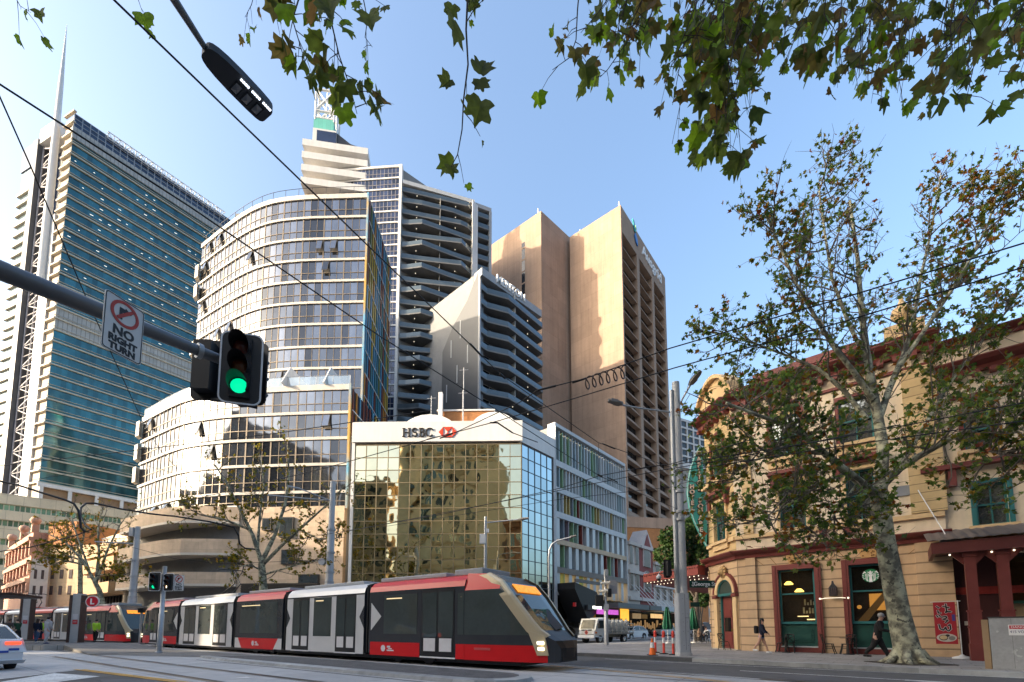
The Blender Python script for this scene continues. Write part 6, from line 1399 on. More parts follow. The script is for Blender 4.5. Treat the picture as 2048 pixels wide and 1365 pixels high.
        if s > 0:
            mb = MB(); mb.obox((X(1.78)+0.05, -0.72, 2.79), (0.25, 0, -0.275), (0, 1.44, 0), (0.02, 0, 0.02)); P(mb, 'destination_display', M('led_amber', (1, 0.4, 0.05), 0.5, emit=(1.0, 0.30, 0.02), es=0.26, var=0.6, vs=9))
            mb = MB(); mb.obox((X(0.55)+0.07, -0.05, 1.26), (0.02, 0, 0.02), (0.0, 0.5, 0.1), (-0.6, 0, 0.62)); P(mb, 'wiper', t_black)
            mb = MB(); mb.box(X(0.12), X(0.02)+0.03, -0.48, 0.48, 0.30, 0.62); P(mb, 'bumper', t_black, bevel=0.03)
        d0, d1 = sorted((X(3.35), X(4.75))); 
        if s > 0: door(X(5.35), X(3.75))
        else: door(X(3.0), X(4.3))
        wa, wb = sorted((X(5.6), X(Lc-0.9))) if s > 0 else sorted((X(4.55), X(Lc-0.75))); window(wa, wb)
        pa_, pb_ = sorted((X(5.45), X(Lc-0.1))) if s > 0 else sorted((X(4.45), X(Lc-0.1))); panel('skirt_panel', pa_, pb_, 0.29, 0.80, t_red)
        pa_, pb_ = sorted((X(3.3), X(3.68))) if s > 0 else sorted((X(2.3), X(2.95))); panel('skirt_panel', pa_, pb_, 0.29, 0.80, t_red)
        if s > 0: window(X(3.6), X(3.32), 1.12, 2.55)
        xx = X(Lc-0.12); quadpanel('chevron', [(xx, 1.25), (xx, 2.35), (xx+s*0.62, 1.80)], t_grey)
        logo(X(Lc-0.9) if s > 0 else X(5.6), 0.56)
        if s > 0:
            mb = MB(); mb.box(X(3.1), X(2.2), -1.29, -1.283, 0.62, 0.70); P(mb, 'number_plate', M('plate_red', (0.5, 0.08, 0.08), 0.4))
        return min(a, X(Lc)), max(b, X(Lc))
    def gang(x): 
        mb = MB(); 
        for k in range(5): x_ = x-0.16+k*0.08; sec = 1.24 if k % 2 else 1.16; mb.box(x_-0.04, x_+0.04, -sec, sec, 0.35, 3.05+0.05*(k % 2))
        P(mb, 'gangway', rubber)
    b1, b2, b3, b4, end = -8.5, -14.8, -20.05, -27.75, -35.8
    cab(1, 0.0); gang(b1)
    def grey_car(x0, x1):
        shell(x0, x1, t_white); L = x1-x0
        panel('side_panel', x0, x1, 0.29, 2.78, t_grey, 0.004)
        dw = L*0.235
        door(x0+L*0.09, x0+L*0.09+dw); door(x1-L*0.09-dw, x1-L*0.09); window(x0+L*0.385, x1-L*0.385, 0.98, 2.70)
        panel('gutter_strip', x0, x1, 2.72, 2.78, t_dark, 0.012)
        for xx, s_ in ((x0, 1), (x1, -1)): quadpanel('chevron', [(xx, 1.35), (xx, 2.25), (xx+s_*0.30, 1.80)], t_dark)
    grey_car(b2+0.2, b1-0.2); gang(b2)
    x0, x1 = b3+0.2, b2-0.2; shell(x0, x1, t_red, 'module_shell')
    panel('skirt_panel', x0, x1, 0.29, 0.82, t_grey, 0.004); quadpanel('skirt_panel', [(x0+0.35, 0.82), (x1-0.35, 0.82), (x1-0.8, 0.27), (x0+0.8, 0.27)], t_red); window(x0+0.5, x1-0.5, 1.08, 2.66); logo((x0+x1)/2-0.4, 0.55)
    gang(b3); grey_car(b4+0.2, b3-0.2); gang(b4); cab(-1, end)
    # running gear, roof gear, pantograph
    for x in (-6.2, (b2+b3)/2, b4-2.6):
        mb = MB(); mb.box(x-1.3, x+1.3, -1.05, 1.05, 0.16, 0.30)
        for dx in (-0.85, 0.85):
            for y in (-0.85, 0.85): mb.tube([(x+dx, y-0.07, 0.30), (x+dx, y+0.07, 0.30)], 0.29, 14)
        P(mb, 'bogie', t_black)
    mb = MB(); mb.box(end+1, -1.2, -1.0, 1.0, 0.14, 0.279); P(mb, 'underframe', t_black)
    for x0, x1, h_ in ((-8.3, -4.6, 0.16), (-4.2, -2.9, 0.22), (b2+0.8, b1-0.9, 0.14), (b3+0.5, b2-0.5, 0.16), (b4+1.0, b3-0.8, 0.14), (end+3.4, b4-0.8, 0.16)):
        mb = MB(); mb.box(x0, x1, -0.82, 0.82, 3.215, 3.22+h_); P(mb, 'roof_box', M('roof_grey', (0.34, 0.35, 0.36), 0.5), bevel=0.03)
    px_ = b3-3.6
    mb = MB(); up = V((px_+0.55, 0, 4.75))
    for y in (-0.35, 0.35): mb.tube([(px_-0.7, y*0.9, 3.4), (px_+0.75, y*0.5, 4.05)], 0.04, 6); mb.tube([(px_+0.75, y*0.5, 4.05), (px_-0.15, y*0.3, 4.95)], 0.03, 6)
    mb.tube([(px_-0.15, -0.8, 4.9), (px_-0.15, -0.6, 4.98), (px_-0.15, 0.6, 4.98), (px_-0.15, 0.8, 4.9)], 0.035, 6); mb.box(px_-1.0, px_+0.9, -0.6, 0.6, 3.3, 3.42); P(mb, 'pantograph', dark_metal)
    return t
nose = V((1.61, 13.06))+NB*1.3+DT*0.64
tram1 = make_tram('tram', 'red and grey tram crossing in the foreground with amber destination display lit', (nose.x, nose.y, 0.0), math.atan2(-DT.y, -DT.x))
tram2 = copy_tree(tram1); o2 = TN(45.6, 13.1)
tram2.location = (o2.x, o2.y, 0.0); tram2.rotation_euler = (0, 0, math.atan2(-0.47, 0.883)); tram2['label'] = 'second tram waiting at the stop behind the first tram, at the left edge'
# ================================================================== poles, lamps, signals, signs, wires
galv = M('galvanised', (0.40, 0.41, 0.42), 0.45, metal=0.45, var=0.12, vs=2)
pole_grey = M('pole_grey', (0.42, 0.43, 0.44), 0.5, var=0.12, vs=1.5)
sig_black = M('signal_black', (0.018, 0.018, 0.020), 0.5, var=0.15)
sig_brown = M('signal_face', (0.055, 0.05, 0.046), 0.55, var=0.1)
sign_w = M('sign_sheet_white', (0.66, 0.65, 0.63), 0.45, var=0.06)
sign_k = M('sign_ink', (0.02, 0.02, 0.022), 0.5)
sign_r = M('sign_ink_red', (0.50, 0.05, 0.03), 0.5)
def L4(loc, rotz=0.0): return Matrix.Translation(V(loc)) @ Matrix.Rotation(rotz, 4, 'Z')
def rrect(w, h, r, n=5):
    pts = []
    for cx, cy, a0 in ((w/2-r, h/2-r, 0), (-w/2+r, h/2-r, 90), (-w/2+r, -h/2+r, 180), (w/2-r, -h/2+r, 270)):
        for k in range(n+1): a = R(a0+90*k/n); pts.append((cx+r*math.cos(a), cy+r*math.sin(a)))
    return pts
def pl(mb, pts, y0, y1, m=0, off=(0, 0)): return mb.prism([(x+off[0], y0, z+off[1]) for x, z in pts], (0, y1-y0, 0), m)
def signal(label, loc, rotz, lit=2, h=1.05, w=0.50, border=True, arrow=False, group='traffic signal heads', pole_side=0):
    'three-lens signal: the face looks to local -y'
    t = thing('traffic_signal', label, 'traffic light', loc, rotz, group); B = lambda mb, nm, m, p=None, **k: mb.build(nm, m, p or t, local=True, **k)
    mb = MB(); pl(mb, rrect(w, h, 0.10*h), 0, 0.02); bb = B(mb, 'backboard', sig_brown if border else sig_black)
    if border:
        mb = MB(); o_, i_ = rrect(w, h, 0.10*h), rrect(w-0.045, h-0.045, 0.10*h-0.02); n = len(o_)
        for k in range(n): j = (k+1) % n; mb.prism([(o_[k][0], -0.006, o_[k][1]), (o_[j][0], -0.006, o_[j][1]), (i_[j][0], -0.006, i_[j][1]), (i_[k][0], -0.006, i_[k][1])], (0, 0.005, 0))
        B(mb, 'border', M('border_white', (0.9, 0.9, 0.9), 0.5), bb)
    mb = MB(); mb.box(-w*0.27, w*0.27, 0.02, 0.20, -h*0.40, h*0.40); mb.box(-w*0.24, w*0.24, -0.05, -0.001, -h*0.42, h*0.42); B(mb, 'housing', sig_black)
    r_ = h*0.102
    for k in range(3):
        z = h*0.27-k*h*0.27; mb = MB(); n = 18
        for j in range(14):
            a0, a1 = R(-40+j*20), R(-40+(j+1)*20); f = lambda a, rr, y: (rr*math.cos(a), y, z+rr*math.sin(a))
            dep = lambda a: -0.06-0.22*(0.55+0.45*math.sin(a))
            mb.add([f(a0, r_*1.12, -0.05), f(a1, r_*1.12, -0.05), f(a1, r_*1.16, dep(a1)), f(a0, r_*1.16, dep(a0))], [(0, 1, 2, 3)], 0, True)
        B(mb, 'visor', sig_black)
        mb = MB(); mb.lathe([(r_, 0), (r_*0.8, 0.03), (r_*0.4, 0.045), (0.001, 0.05)], (0, -0.052, z), 16, rot=Matrix.Rotation(R(90), 3, 'X'))
        if k == lit: m = M('lens_green_lit', (0.02, 0.30, 0.16), 0.3, emit=(0.0, 0.50, 0.22), es=0.5)
        else: m = M(('lens_red', 'lens_amber', 'lens_green')[k], ((0.07, 0.012, 0.008), (0.10, 0.035, 0.012), (0.01, 0.05, 0.035))[k], 0.25)
        ln = B(mb, 'lens', m)
        if arrow and k == 2:
            mb = MB(); mb.box(-0.03, 0.0, -0.115, -0.105, z-0.05, z+0.05); mb.box(-0.03, 0.05, -0.115, -0.105, z+0.03, z+0.06); B(mb, 'arrow', M('arrow_lit', (1, 0.8, 0.6), 0.5, emit=(1, 0.75, 0.5), es=1.5), ln)
    return t
def no_turn_sign(label, fr, s0, s1, z0, z1, tilt=0.0, group='no right turn signs'):
    c = fr.W((s0+s1)/2, 0, (z0+z1)/2); t = thing('no_turn_sign', label, 'sign', c, 0, group); w_, h_ = s1-s0, z1-z0
    Mx = fr_mat(fr, (s0+s1)/2, 0, (z0+z1)/2) @ Matrix.Rotation(tilt, 4, 'Z')
    def pr(pts, z, d=0.004): mb = MB(); mb.prism([Mx @ V((x, y, z)) for x, y in pts], (Mx.to_3x3() @ V((0, 0, d)))); return mb
    pr(rrect(w_, h_, 0.06*h_), -0.012, 0.012).build('plate', sign_w, t)
    o_, i_ = rrect(w_*0.97, h_*0.98, 0.055*h_), rrect(w_*0.93, h_*0.95, 0.045*h_); mb = MB(); n = len(o_)
    for k in range(n): j = (k+1) % n; mb.merge(pr([o_[k], o_[j], i_[j], i_[k]], 0.001, 0.002))
    mb.build('border', sign_k, t)
    mb = MB(); cy = h_*0.24; rr = w_*0.36; n = 28
    for k in range(n):
        a0, a1 = 2*math.pi*k/n, 2*math.pi*(k+1)/n
        mb.merge(pr([(rr*math.cos(a0), cy+rr*math.sin(a0)), (rr*math.cos(a1), cy+rr*math.sin(a1)), (rr*.78*math.cos(a1), cy+rr*.78*math.sin(a1)), (rr*.78*math.cos(a0), cy+rr*.78*math.sin(a0))], 0.002))
    q = rr*0.72*0.7071; e = rr*0.08; mb.merge(pr([(-q-e, cy-q+e), (-q+e, cy-q-e), (q+e, cy+q-e), (q-e, cy+q+e)], 0.0065, 0.003)); mb.build('prohibition_ring', sign_r, t)
    a = rr*0.13; mb = pr([(-0.30*rr-a*.6, cy-0.5*rr), (-0.30*rr+a, cy-0.5*rr), (-0.30*rr+a, cy+0.08*rr), (0.05*rr, cy+0.08*rr), (0.05*rr, cy+0.40*rr), (-0.30*rr-a*.6, cy+0.40*rr)], 0.002)
    mb.merge(pr([(0.02*rr, cy+0.52*rr), (0.46*rr, cy+0.24*rr), (0.02*rr, cy-0.04*rr)], 0.002)); mb.build('arrow', sign_k, t)
    for wd, y, sz in (('NO', -0.10, 0.20), ('RIGHT', -0.26, 0.145), ('TURN', -0.40, 0.145)):
        text_mb(wd, h_*sz*1.05, 0.003, Mx @ Matrix.Translation((0, h_*y, 0.003)), bold=0.006).build('lettering', sign_k, t)
    return t
# ---- the overhanging signal mast, near us on the left
mast = thing('signal_mast', 'grey mast arm reaching in from the left with signals and a no right turn sign', 'pole', (-6.6, 2.6, 0))
a0, a1 = atY(0, 541, 4.55), atY(446, 722, 6.35); dirm = (a1-a0).normalized()
base = a0-dirm*2.6; base.z = a0.z-0.25
mb = MB(); mb.tube([base, a0.lerp(base, .4), a0, a0.lerp(a1, .5), a1], [0.115, 0.112, 0.105, 0.088, 0.068], 16); mb.build('arm', M('mast_grey', (0.15, 0.155, 0.165), 0.4, metal=0.35, var=0.1), mast)
mb = MB(); mb.tube([(base.x, base.y, 0), (base.x, base.y, 2.5), (base.x, base.y, base.z+0.5)], [0.17, 0.15, 0.13], 16); mb.lathe([(0.3, 0), (0.3, 0.03), (0.18, 0.05)], (base.x, base.y, 0), 16); mb.build('post', M('mast_grey', (0.15,)*3), mast)
mb = MB(); p = a0.lerp(a1, 0.86); mb.tube([p-dirm*0.03, p+dirm*0.03], 0.105, 14); mb.build('clamp', galv, mast)
sg1 = signal('large traffic light showing green on the overhead mast arm, white border', atY(482, 737, 6.25), R(16), 2, 1.09, 0.56)
sg2 = signal('black back of the left traffic light on the overhead mast arm', atY(418, 742, 6.75), R(182), None, 0.98, 0.5, False)
sg3 = signal('black back of the right traffic light on the overhead mast arm', atY(506, 752, 6.8), R(170), None, 1.02, 0.52, False)
mb = MB(); c = atY(455, 802, 6.5); mb.tube([atY(425, 800, 6.7), c, atY(515, 815, 6.7)], 0.03, 8); mb.tube([c, atY(455, 720, 6.45)], 0.025, 8); mb.build('bracket', dark_metal, mast)
Fsn = Fr(xy(atY(206, 640, 4.86)), xy(atY(287, 660, 5.28)))
no_turn_sign('large no right turn sign hanging on the overhead mast arm', Fsn, 0, Fsn.L, Fsn.Z(206, 693), Fsn.Z(206, 572))
# ---- street lamp reaching in overhead
lp = thing('street_lamp', 'dark flat LED street lamp head on a long arm at the top left', 'street lamp', (-4.7, 1.2, 0))
h0, h1 = atZ(408, 104, 7.6), atZ(536, 236, 7.6); d = (h1-h0).normalized(); n = V((-d.y, d.x, 0)); Lh = (h1-h0).length
prof = [(0, 0.05), (0.015, 0.075), (0.05, 0.098), (0.12, 0.118), (0.25, 0.135), (0.45, 0.145), (0.75, 0.145), (0.90, 0.138), (0.96, 0.125), (0.99, 0.10), (1.0, 0.07)]
mb = MB(); bot = [h0+d*Lh*a+n*w_ for a, w_ in prof]+[h0+d*Lh*a-n*w_ for a, w_ in prof[::-1]]
mb.prism(bot, (0, 0, 0.08)); mb.build('head', M('lamp_grey', (0.045, 0.05, 0.058), 0.5), lp)
n = -n
mb = MB()
for k in range(3):
    c = h0+d*Lh*(0.50+0.165*k); e = 0.062*Lh; mb.prism([c+d*-e+n*-0.105+V((0, 0, -0.006)), c+d*e+n*-0.105+V((0, 0, -0.006)), c+d*e+n*0.05+V((0, 0, -0.006)), c+d*-e+n*0.05+V((0, 0, -0.006))], (0, 0, 0.004), 0)
    top = c+V((0, 0, -0.028)); cs = [c+d*-e*.7+n*-0.09, c+d*e*.7+n*-0.09, c+d*e*.7+n*0.03, c+d*-e*.7+n*0.03]
    cs = [q+V((0, 0, -0.007)) for q in cs]; tp = sum(cs, V((0, 0, 0)))/4+V((0, 0, -0.02))
    for i in range(4): mb.add([cs[i], cs[(i+1) % 4], tp], [(0, 1, 2)], 1)
mb.build('optic', [M('optic_dark', (0.03, 0.032, 0.036), 0.2), M('optic_pale', (0.25, 0.26, 0.28), 0.3)], lp)
mb = MB()
for k in range(14):
    if k % 5 == 4: continue
    c = h0+d*Lh*(0.46+0.036*k)+n*0.095+V((0, 0, -0.012)); mb.prism([c, c+d*0.018, c+d*0.018+n*0.024, c+n*0.024], (0, 0, 0.008))
mb.build('led', M('led_white', (0.8, 0.85, 0.95), 0.4, emit=(0.75, 0.85, 1.0), es=0.8), lp)
a2 = atZ(345, 0, 7.62); a2 = h0+(a2-h0).normalized()*3.9
mb = MB(); mb.tube([h0+d*0.04+V((0, 0, 0.04)), h0.lerp(a2, 0.1)+V((0, 0, .03)), h0.lerp(a2, 0.5), a2], [0.03, 0.042, 0.046, 0.05], 10); mb.tube([a2, V((a2.x-0.3, a2.y-0.5, a2.z-0.3)), V((a2.x-0.35, a2.y-0.6, 0))], [0.05, 0.08, 0.12], 12); mb.build('arm', M('lamp_arm_grey', (0.16, 0.17, 0.18), 0.45, metal=0.3), lp)
# ---- tapered catenary poles
def cat_pole(label, u, vt, Y, r, vb=None, z0=0.15, rings=(0.25, 0.55)):
    p = atY(u, 1210, Y); zt_ = zat(xy(p), u, vt); t = thing('catenary_pole', label, 'pole', (p.x, p.y, z0), 0, 'tall grey tram line poles')
    mb = MB(); mb.tube([(p.x, p.y, z0), (p.x, p.y, lerp(z0, zt_, 0.38)), (p.x, p.y, lerp(z0, zt_, 0.40)), (p.x, p.y, lerp(z0, zt_, 0.7)), (p.x, p.y, lerp(z0, zt_, 0.72)), (p.x, p.y, zt_)], [r*1.15, r*1.1, r*0.95, r*0.9, r*0.78, r*0.72], 16); mb.build('shaft', pole_grey, t)
    for f in (0.38, 0.44, 0.56, 0.70): mb = MB(); z = lerp(z0, zt_, f); mb.tube([(p.x, p.y, z-0.06), (p.x, p.y, z+0.06)], r*1.16, 16); mb.build('collar', galv, t)
    return t, p, zt_
t, p, z = cat_pole('grey tram line pole standing behind the second tram nose, left of the curved tower', 264, 1054, 41, 0.30)
mb = MB(); q = atY(190, 1083, 40); zq_ = zat(xy(p), 262, 1088); mb.tube([V((p.x, p.y, zq_)), V((q.x, q.y, zq_))], 0.06, 8); mb.tube([V((lerp(p.x, q.x, .55), q.y, zq_+0.25)), V((lerp(p.x, q.x, .8), q.y, zq_+0.25))], 0.05, 6); mb.build('arm', galv, t)
mb = MB(); mb.box(p.x-0.55, p.x-0.2, p.y-0.3, p.y+0.2, z-0.9, z-0.1); mb.build('control_box', pole_grey, t)
t, p, z = cat_pole('grey tram line pole with round bracket between the middle plane tree and bank', 657, 964, 31, 0.26)
mb = MB(); zq_ = zat(xy(p), 657, 1002); q = atY(535, 998, 30); mb.tube([V((p.x, p.y, zq_)), V((q.x, q.y, zq_+0.1))], 0.05, 8); q2 = atY(600, 978, 30); mb.tube([V((p.x, p.y, zq_-0.05)), q2], 0.04, 6); mb.tube([q2, q2+V((-0.7, -0.3, 0.08))], 0.06, 6); mb.build('arm', galv, t)
mb = MB(); zq_ = zat(xy(p), 650, 1124); mb.tube([V((p.x-0.55, p.y-0.1, zq_)), V((p.x-0.55, p.y+0.15, zq_))], 0.24, 14); mb.tube([V((p.x-0.55, p.y, zq_)), V((p.x, p.y, zq_))], 0.05, 6); mb.build('loudspeaker', pole_grey, t)
# the big double pole on the right-hand corner
bp = atZ(1367, 1312, 0.15); bpz = zat(xy(bp), 1345, 766)
big = thing('lighting_pole', 'big grey double pole with cabinet base, two street lamps and a George St blade', 'pole', (bp.x, bp.y, 0.15))
mb = MB(); mb.tube([(bp.x+0.06, bp.y, 2.75), (bp.x+0.06, bp.y, bpz)], [0.20, 0.165], 20); mb.build('shaft', pole_grey, big)
mb = MB(); mb.tube([(bp.x-0.20, bp.y-0.05, 2.75), (bp.x-0.17, bp.y-0.05, bpz-0.4)], [0.10, 0.085], 12); mb.build('cable_duct', galv, big)
mb = MB(); mb.prism([(bp.x+x, bp.y+y, 0.3) for x, y in rrect(0.54, 0.46, 0.10)], (0, 0, 2.55)); mb.build('cabinet', M('cabinet_grey', (0.40, 0.42, 0.45), 0.5, var=0.08), big)
mb = MB(); mb.prism([(bp.x+x, bp.y+y, 0.15) for x, y in rrect(0.60, 0.52, 0.10)], (0, 0, 0.16)); mb.build('plinth', M('plinth_pale', (0.5, 0.5, 0.5), 0.7), big)
mb = MB()
mb.box(bp.x+0.04, bp.x+0.05, bp.y-0.237, bp.y-0.225, 0.4, 2.8); mb.box(bp.x+0.05, bp.x+0.24, bp.y-0.237, bp.y-0.225, 1.77, 1.785)
for z_ in (0.6, 1.2, 1.6, 1.95, 2.6):
    for x in (-0.05, 0.14): mb.tube([(bp.x+x, bp.y-0.24, z_), (bp.x+x, bp.y-0.22, z_)], 0.012, 6)
mb.build('hatch_seam', M('seam', (0.05,)*3, 0.6), big)
for v in (940, 985, 1025, 1040): mb = MB(); z_ = zat(xy(bp), 1360, v); mb.tube([(bp.x+0.03, bp.y, z_-0.05), (bp.x+0.03, bp.y, z_+0.05)], 0.235, 18); mb.build('collar', galv, big)
def lamp_arm(par, pts, hd, nm='lamp'):
    mb = MB(); mb.tube(pts, 0.04, 8); mb.build('lamp_arm', galv, par)
    e = V(pts[-1]); dd = (e-V(pts[-2])).normalized(); dd = V((dd.x, dd.y, hd)).normalized(); sd = dd.cross(V((0, 0, 1))).normalized(); u_ = sd.cross(dd)
    mb = MB(); pr = [(0, 0.05), (0.1, 0.12), (0.35, 0.16), (0.6, 0.13), (0.7, 0.05)]
    bot = [e+dd*a+sd*w_ for a, w_ in pr]+[e+dd*a-sd*w_ for a, w_ in pr[::-1]]; mb.prism(bot, u_*0.09); mb.build(nm, M('lamp_body', (0.16, 0.15, 0.14), 0.5), par, bevel=0.02)
za = zat(xy(bp), 1350, 826)
e = atY(1245, 811, bp.y-0.6); lamp_arm(big, [V((bp.x, bp.y, za)), V((lerp(bp.x, e.x, .6), bp.y-0.3, lerp(za, e.z, .75))), e], 0.12)
e = atY(1380, 772, bp.y-0.4); lamp_arm(big, [V((bp.x+0.05, bp.y, za)), V((bp.x+0.3, bp.y-0.15, za+0.6)), e], 0.5)
# street name blade and lower small blade
Bf = Fr(V((bp.x+0.19, bp.y-0.1)), V((bp.x+1.35, bp.y-0.1+0.15))); zb0, zb1 = Bf.Z(1400, 1177), Bf.Z(1400, 1161)
def blade(label, u0, u1, v0, v1, txt=None, Y=None):
    f_ = Bf; a, b = f_.S(u0, (v0+v1)/2), f_.S(u1, (v0+v1)/2); z0_, z1_ = f_.Z((u0+u1)/2, v1), f_.Z((u0+u1)/2, v0)
    mb = MB(); mb.fbox(f_, a, b, -0.015, 0.015, z0_, z1_); o = mb.build('street_blade', M('blade_green', (0.006, 0.05, 0.035), 0.4), big)
    if txt: text_mb(txt, (z1_-z0_)*0.78, 0.004, fr_mat(f_, lerp(a, b, 0.60), 0.018, (z0_+z1_)/2), bold=0.004).build('lettering', M('blade_white', (0.8,)*3, 0.5), o)
    if txt:
        mb = MB(); x = lerp(a, b, 0.13); zc = (z0_+z1_)/2; h_ = (z1_-z0_)
        mb.fbox(f_, x-0.012, x+0.012, 0.016, 0.019, zc-h_*0.32, zc+h_*0.3); mb.fbox(f_, x-0.04, x+0.04, 0.016, 0.019, zc+h_*0.16, zc+h_*0.2)
        for k in range(8): a0_, a1_ = math.pi+math.pi*k/8, math.pi+math.pi*(k+1)/8; mb.fprism(f_, [(x+0.065*math.cos(a0_), zc-h_*.1+0.065*math.sin(a0_)), (x+0.065*math.cos(a1_), zc-h_*.1+0.065*math.sin(a1_)), (x+0.045*math.cos(a1_), zc-h_*.1+0.045*math.sin(a1_)), (x+0.045*math.cos(a0_), zc-h_*.1+0.045*math.sin(a0_))], 0.016, 0.019)
        mb.build('anchor_emblem', M('blade_white', (0.8,)*3), o)
blade('', 1379, 1429, 1161.5, 1176, 'George St'); blade('', 1381, 1399, 1205, 1214)
sg4 = signal('black traffic light seen from behind beside the big grey corner pole', atY(1334, 1138, bp.y-0.2), R(195), None, 0.80, 0.34, False)
cm = thing('dome_camera', 'white dome security camera hanging beside the big grey corner pole', 'camera', atY(1317, 1158, bp.y))
q = atY(1317.5, 1158, bp.y); mb = MB(); mb.lathe([(0.02, 0.2), (0.05, 0.16), (0.11, 0.1), (0.11, 0.0), (0.04, -0.01)], q, 14); mb.build('housing', sign_w, cm)
mb = MB(); mb.lathe([(0.085, 0.0), (0.075, -0.05), (0.04, -0.085), (0.005, -0.095)], q-V((0, 0, 0.011)), 14); mb.build('dome', M('dome_dark', (0.05,)*3, 0.1), cm)
mb = MB(); mb.tube([q+V((0, 0, 0.2)), q+V((0.1, 0, 0.36)), V((bp.x-0.2, bp.y, q.z+0.36))], 0.02, 6); mb.build('bracket', galv, cm)
# slim signal post in the middle of the crossing
sp4 = atZ(318, 1305.5, 0.03); z4 = zat(xy(sp4), 330, 1133)
pm = thing('signal_post', 'slim grey signal post with green light standing in front of the tram', 'pole', (sp4.x, sp4.y, 0.03))
mb = MB(); mb.tube([(sp4.x, sp4.y, 0.03), (sp4.x, sp4.y, 2.1), (sp4.x, sp4.y, 2.12), (sp4.x, sp4.y, z4)], [0.135, 0.13, 0.11, 0.105], 14); mb.lathe([(0.2, 0), (0.2, 0.03), (0.14, 0.06)], (sp4.x, sp4.y, 0.03), 14); mb.build('shaft', galv, pm)
y4 = sp4.y-0.18
signal('small green traffic light left of the slim signal post', atY(309.5, 1163.5, y4), R(-4), 2, 1.03, 0.70, True)
signal('unlit arrow traffic light right of the slim signal post', atY(337.5, 1165, y4), R(-6), None, 0.97, 0.60, True, arrow=True)
Fq2 = Fr(xy(atY(347.5, 1165, y4)), xy(atY(368, 1165, y4+0.02))); no_turn_sign('small no right turn sign on the slim signal post', Fq2, 0.0, Fq2.L, Fq2.Z(357, 1182.5), Fq2.Z(357, 1150.5))
mb = MB(); 
for v in (1150, 1178): z_ = zat(xy(sp4), 325, v); mb.tube([V((sp4.x-0.3, y4+0.1, z_)), V((sp4.x+0.85, y4+0.1, z_))], 0.02, 6)
mb.build('bracket', dark_metal, pm)
# pedestrian lantern post beside it
p5 = atZ(278.5, 1291, 0.05); t = thing('pedestrian_signal', 'low black pedestrian lantern on a thin grey post beside the tram tail', 'signal', (p5.x, p5.y, 0.05)); z5 = zat(xy(p5), 283, 1226)
mb = MB(); mb.tube([(p5.x, p5.y, 0.05), (p5.x, p5.y, z5)], 0.075, 10); mb.build('post', galv, t); mb = MB(); mb.box(p5.x-0.2, p5.x+0.2, p5.y-0.15, p5.y+0.15, z5, z5+0.38); mb.box(p5.x-0.17, p5.x+0.17, p5.y-0.3, p5.y-0.15, z5+0.3, z5+0.34); mb.build('lantern', sig_black, t, bevel=0.03)
# camera post on the cross street corner
p6 = atZ(1213, 1290.5, 0.15); z6 = zat(xy(p6), 1208, 1142); t = thing('camera_post', 'grey post with white cameras and a sign seen from behind, near the truck', 'pole', (p6.x, p6.y, 0.15))
mb = MB(); mb.tube([(p6.x, p6.y, 0.15), (p6.x, p6.y, 2.6), (p6.x, p6.y, 2.65), (p6.x, p6.y, z6)], [0.155, 0.145, 0.10, 0.09], 14); mb.build('shaft', galv, t)
for v, dx in ((1167, 0.05), (1183, -0.1)):
    q = atY(1208, v, p6.y-0.2); mb = MB(); mb.tube([q+V((-0.25+dx, 0.05, 0)), q+V((0.28+dx, -0.15, 0.02))], 0.10, 12); mb.tube([q+V((0.28+dx, -0.15, 0.02)), q+V((0.34+dx, -0.17, 0.02))], 0.11, 12); mb.build('camera', M('cam_cream', (0.55, 0.52, 0.45), 0.5), t)
q = atY(1219, 1185, p6.y-0.1); mb = MB(); mb.box(q.x-0.15, q.x+0.12, q.y-0.15, q.y+0.1, q.z-0.35, q.z+0.25); mb.build('signal_back', sig_black, t, bevel=0.03)
q = atY(1227, 1174, p6.y); mb = MB(); mb.box(q.x-0.30, q.x+0.26, q.y, q.y+0.03, q.z-0.5, q.z+0.48); mb.build('sign_back', grey_metal, t)
for v, w_ in ((1215, 0.16), (1146, 0.13)):
    q = atY(1212, v, p6.y); mb = MB(); mb.box(q.x-w_, q.x+w_, q.y-0.2, q.y+0.15, q.z-0.25, q.z+0.22); mb.build('control_box', pole_grey if v > 1200 else galv, t, bevel=0.02)
q = atY(1202, 1202, p6.y); mb = MB(); mb.box(q.x-0.4, q.x+0.15, q.y-0.2, q.y+0.1, q.z-0.4, q.z+0.4); mb.build('pedestrian_lantern', sig_black, t, bevel=0.04)
# lamp posts in front of the bank
def lamp_post(label, u, vt, Y, arm, r=0.08, box=False):
    p = atY(u, 1200, Y); z_ = zat(xy(p), u, vt); t = thing('lamp_post', label, 'street lamp', (p.x, p.y, 0.15), 0, 'slim lamp posts by the bank')
    mb = MB(); mb.tube([(p.x, p.y, 0.15), (p.x, p.y, z_)], [r*1.3, r], 12); mb.build('shaft', galv, t); q = [atY(a, b, Y) for a, b in arm]
    mb = MB(); mb.tube([V((p.x, p.y, q[0].z))]+q, 0.05, 8); mb.build('arm', galv, t)
    e = q[-1]; dd = (q[-1]-q[-2]).normalized(); mb = MB(); mb.tube([e-dd*0.9+V((0, 0, -.02)), e-dd*0.5, e], [0.05, 0.12, 0.09], 8); mb.build('lamp', M('lamp_body', (0.16,)*3), t)
    if box:
        mb = MB(); b_ = atY(u-4, 1078, Y-0.3); mb.box(b_.x-0.25, b_.x+0.2, b_.y-0.2, b_.y+0.1, b_.z-0.4, b_.z+0.35); b_ = atY(u+5, 1062, Y-0.3); mb.box(b_.x-0.1, b_.x+0.12, b_.y-0.1, b_.y+0.1, b_.z-0.15, b_.z+0.15); mb.build('control_box', sign_w, t)
lamp_post('slim lamp post with white boxes in front of the gold glass bank', 970, 1034, 35, [(972, 1046), (1030, 1040), (1057, 1037)], 0.10, True)
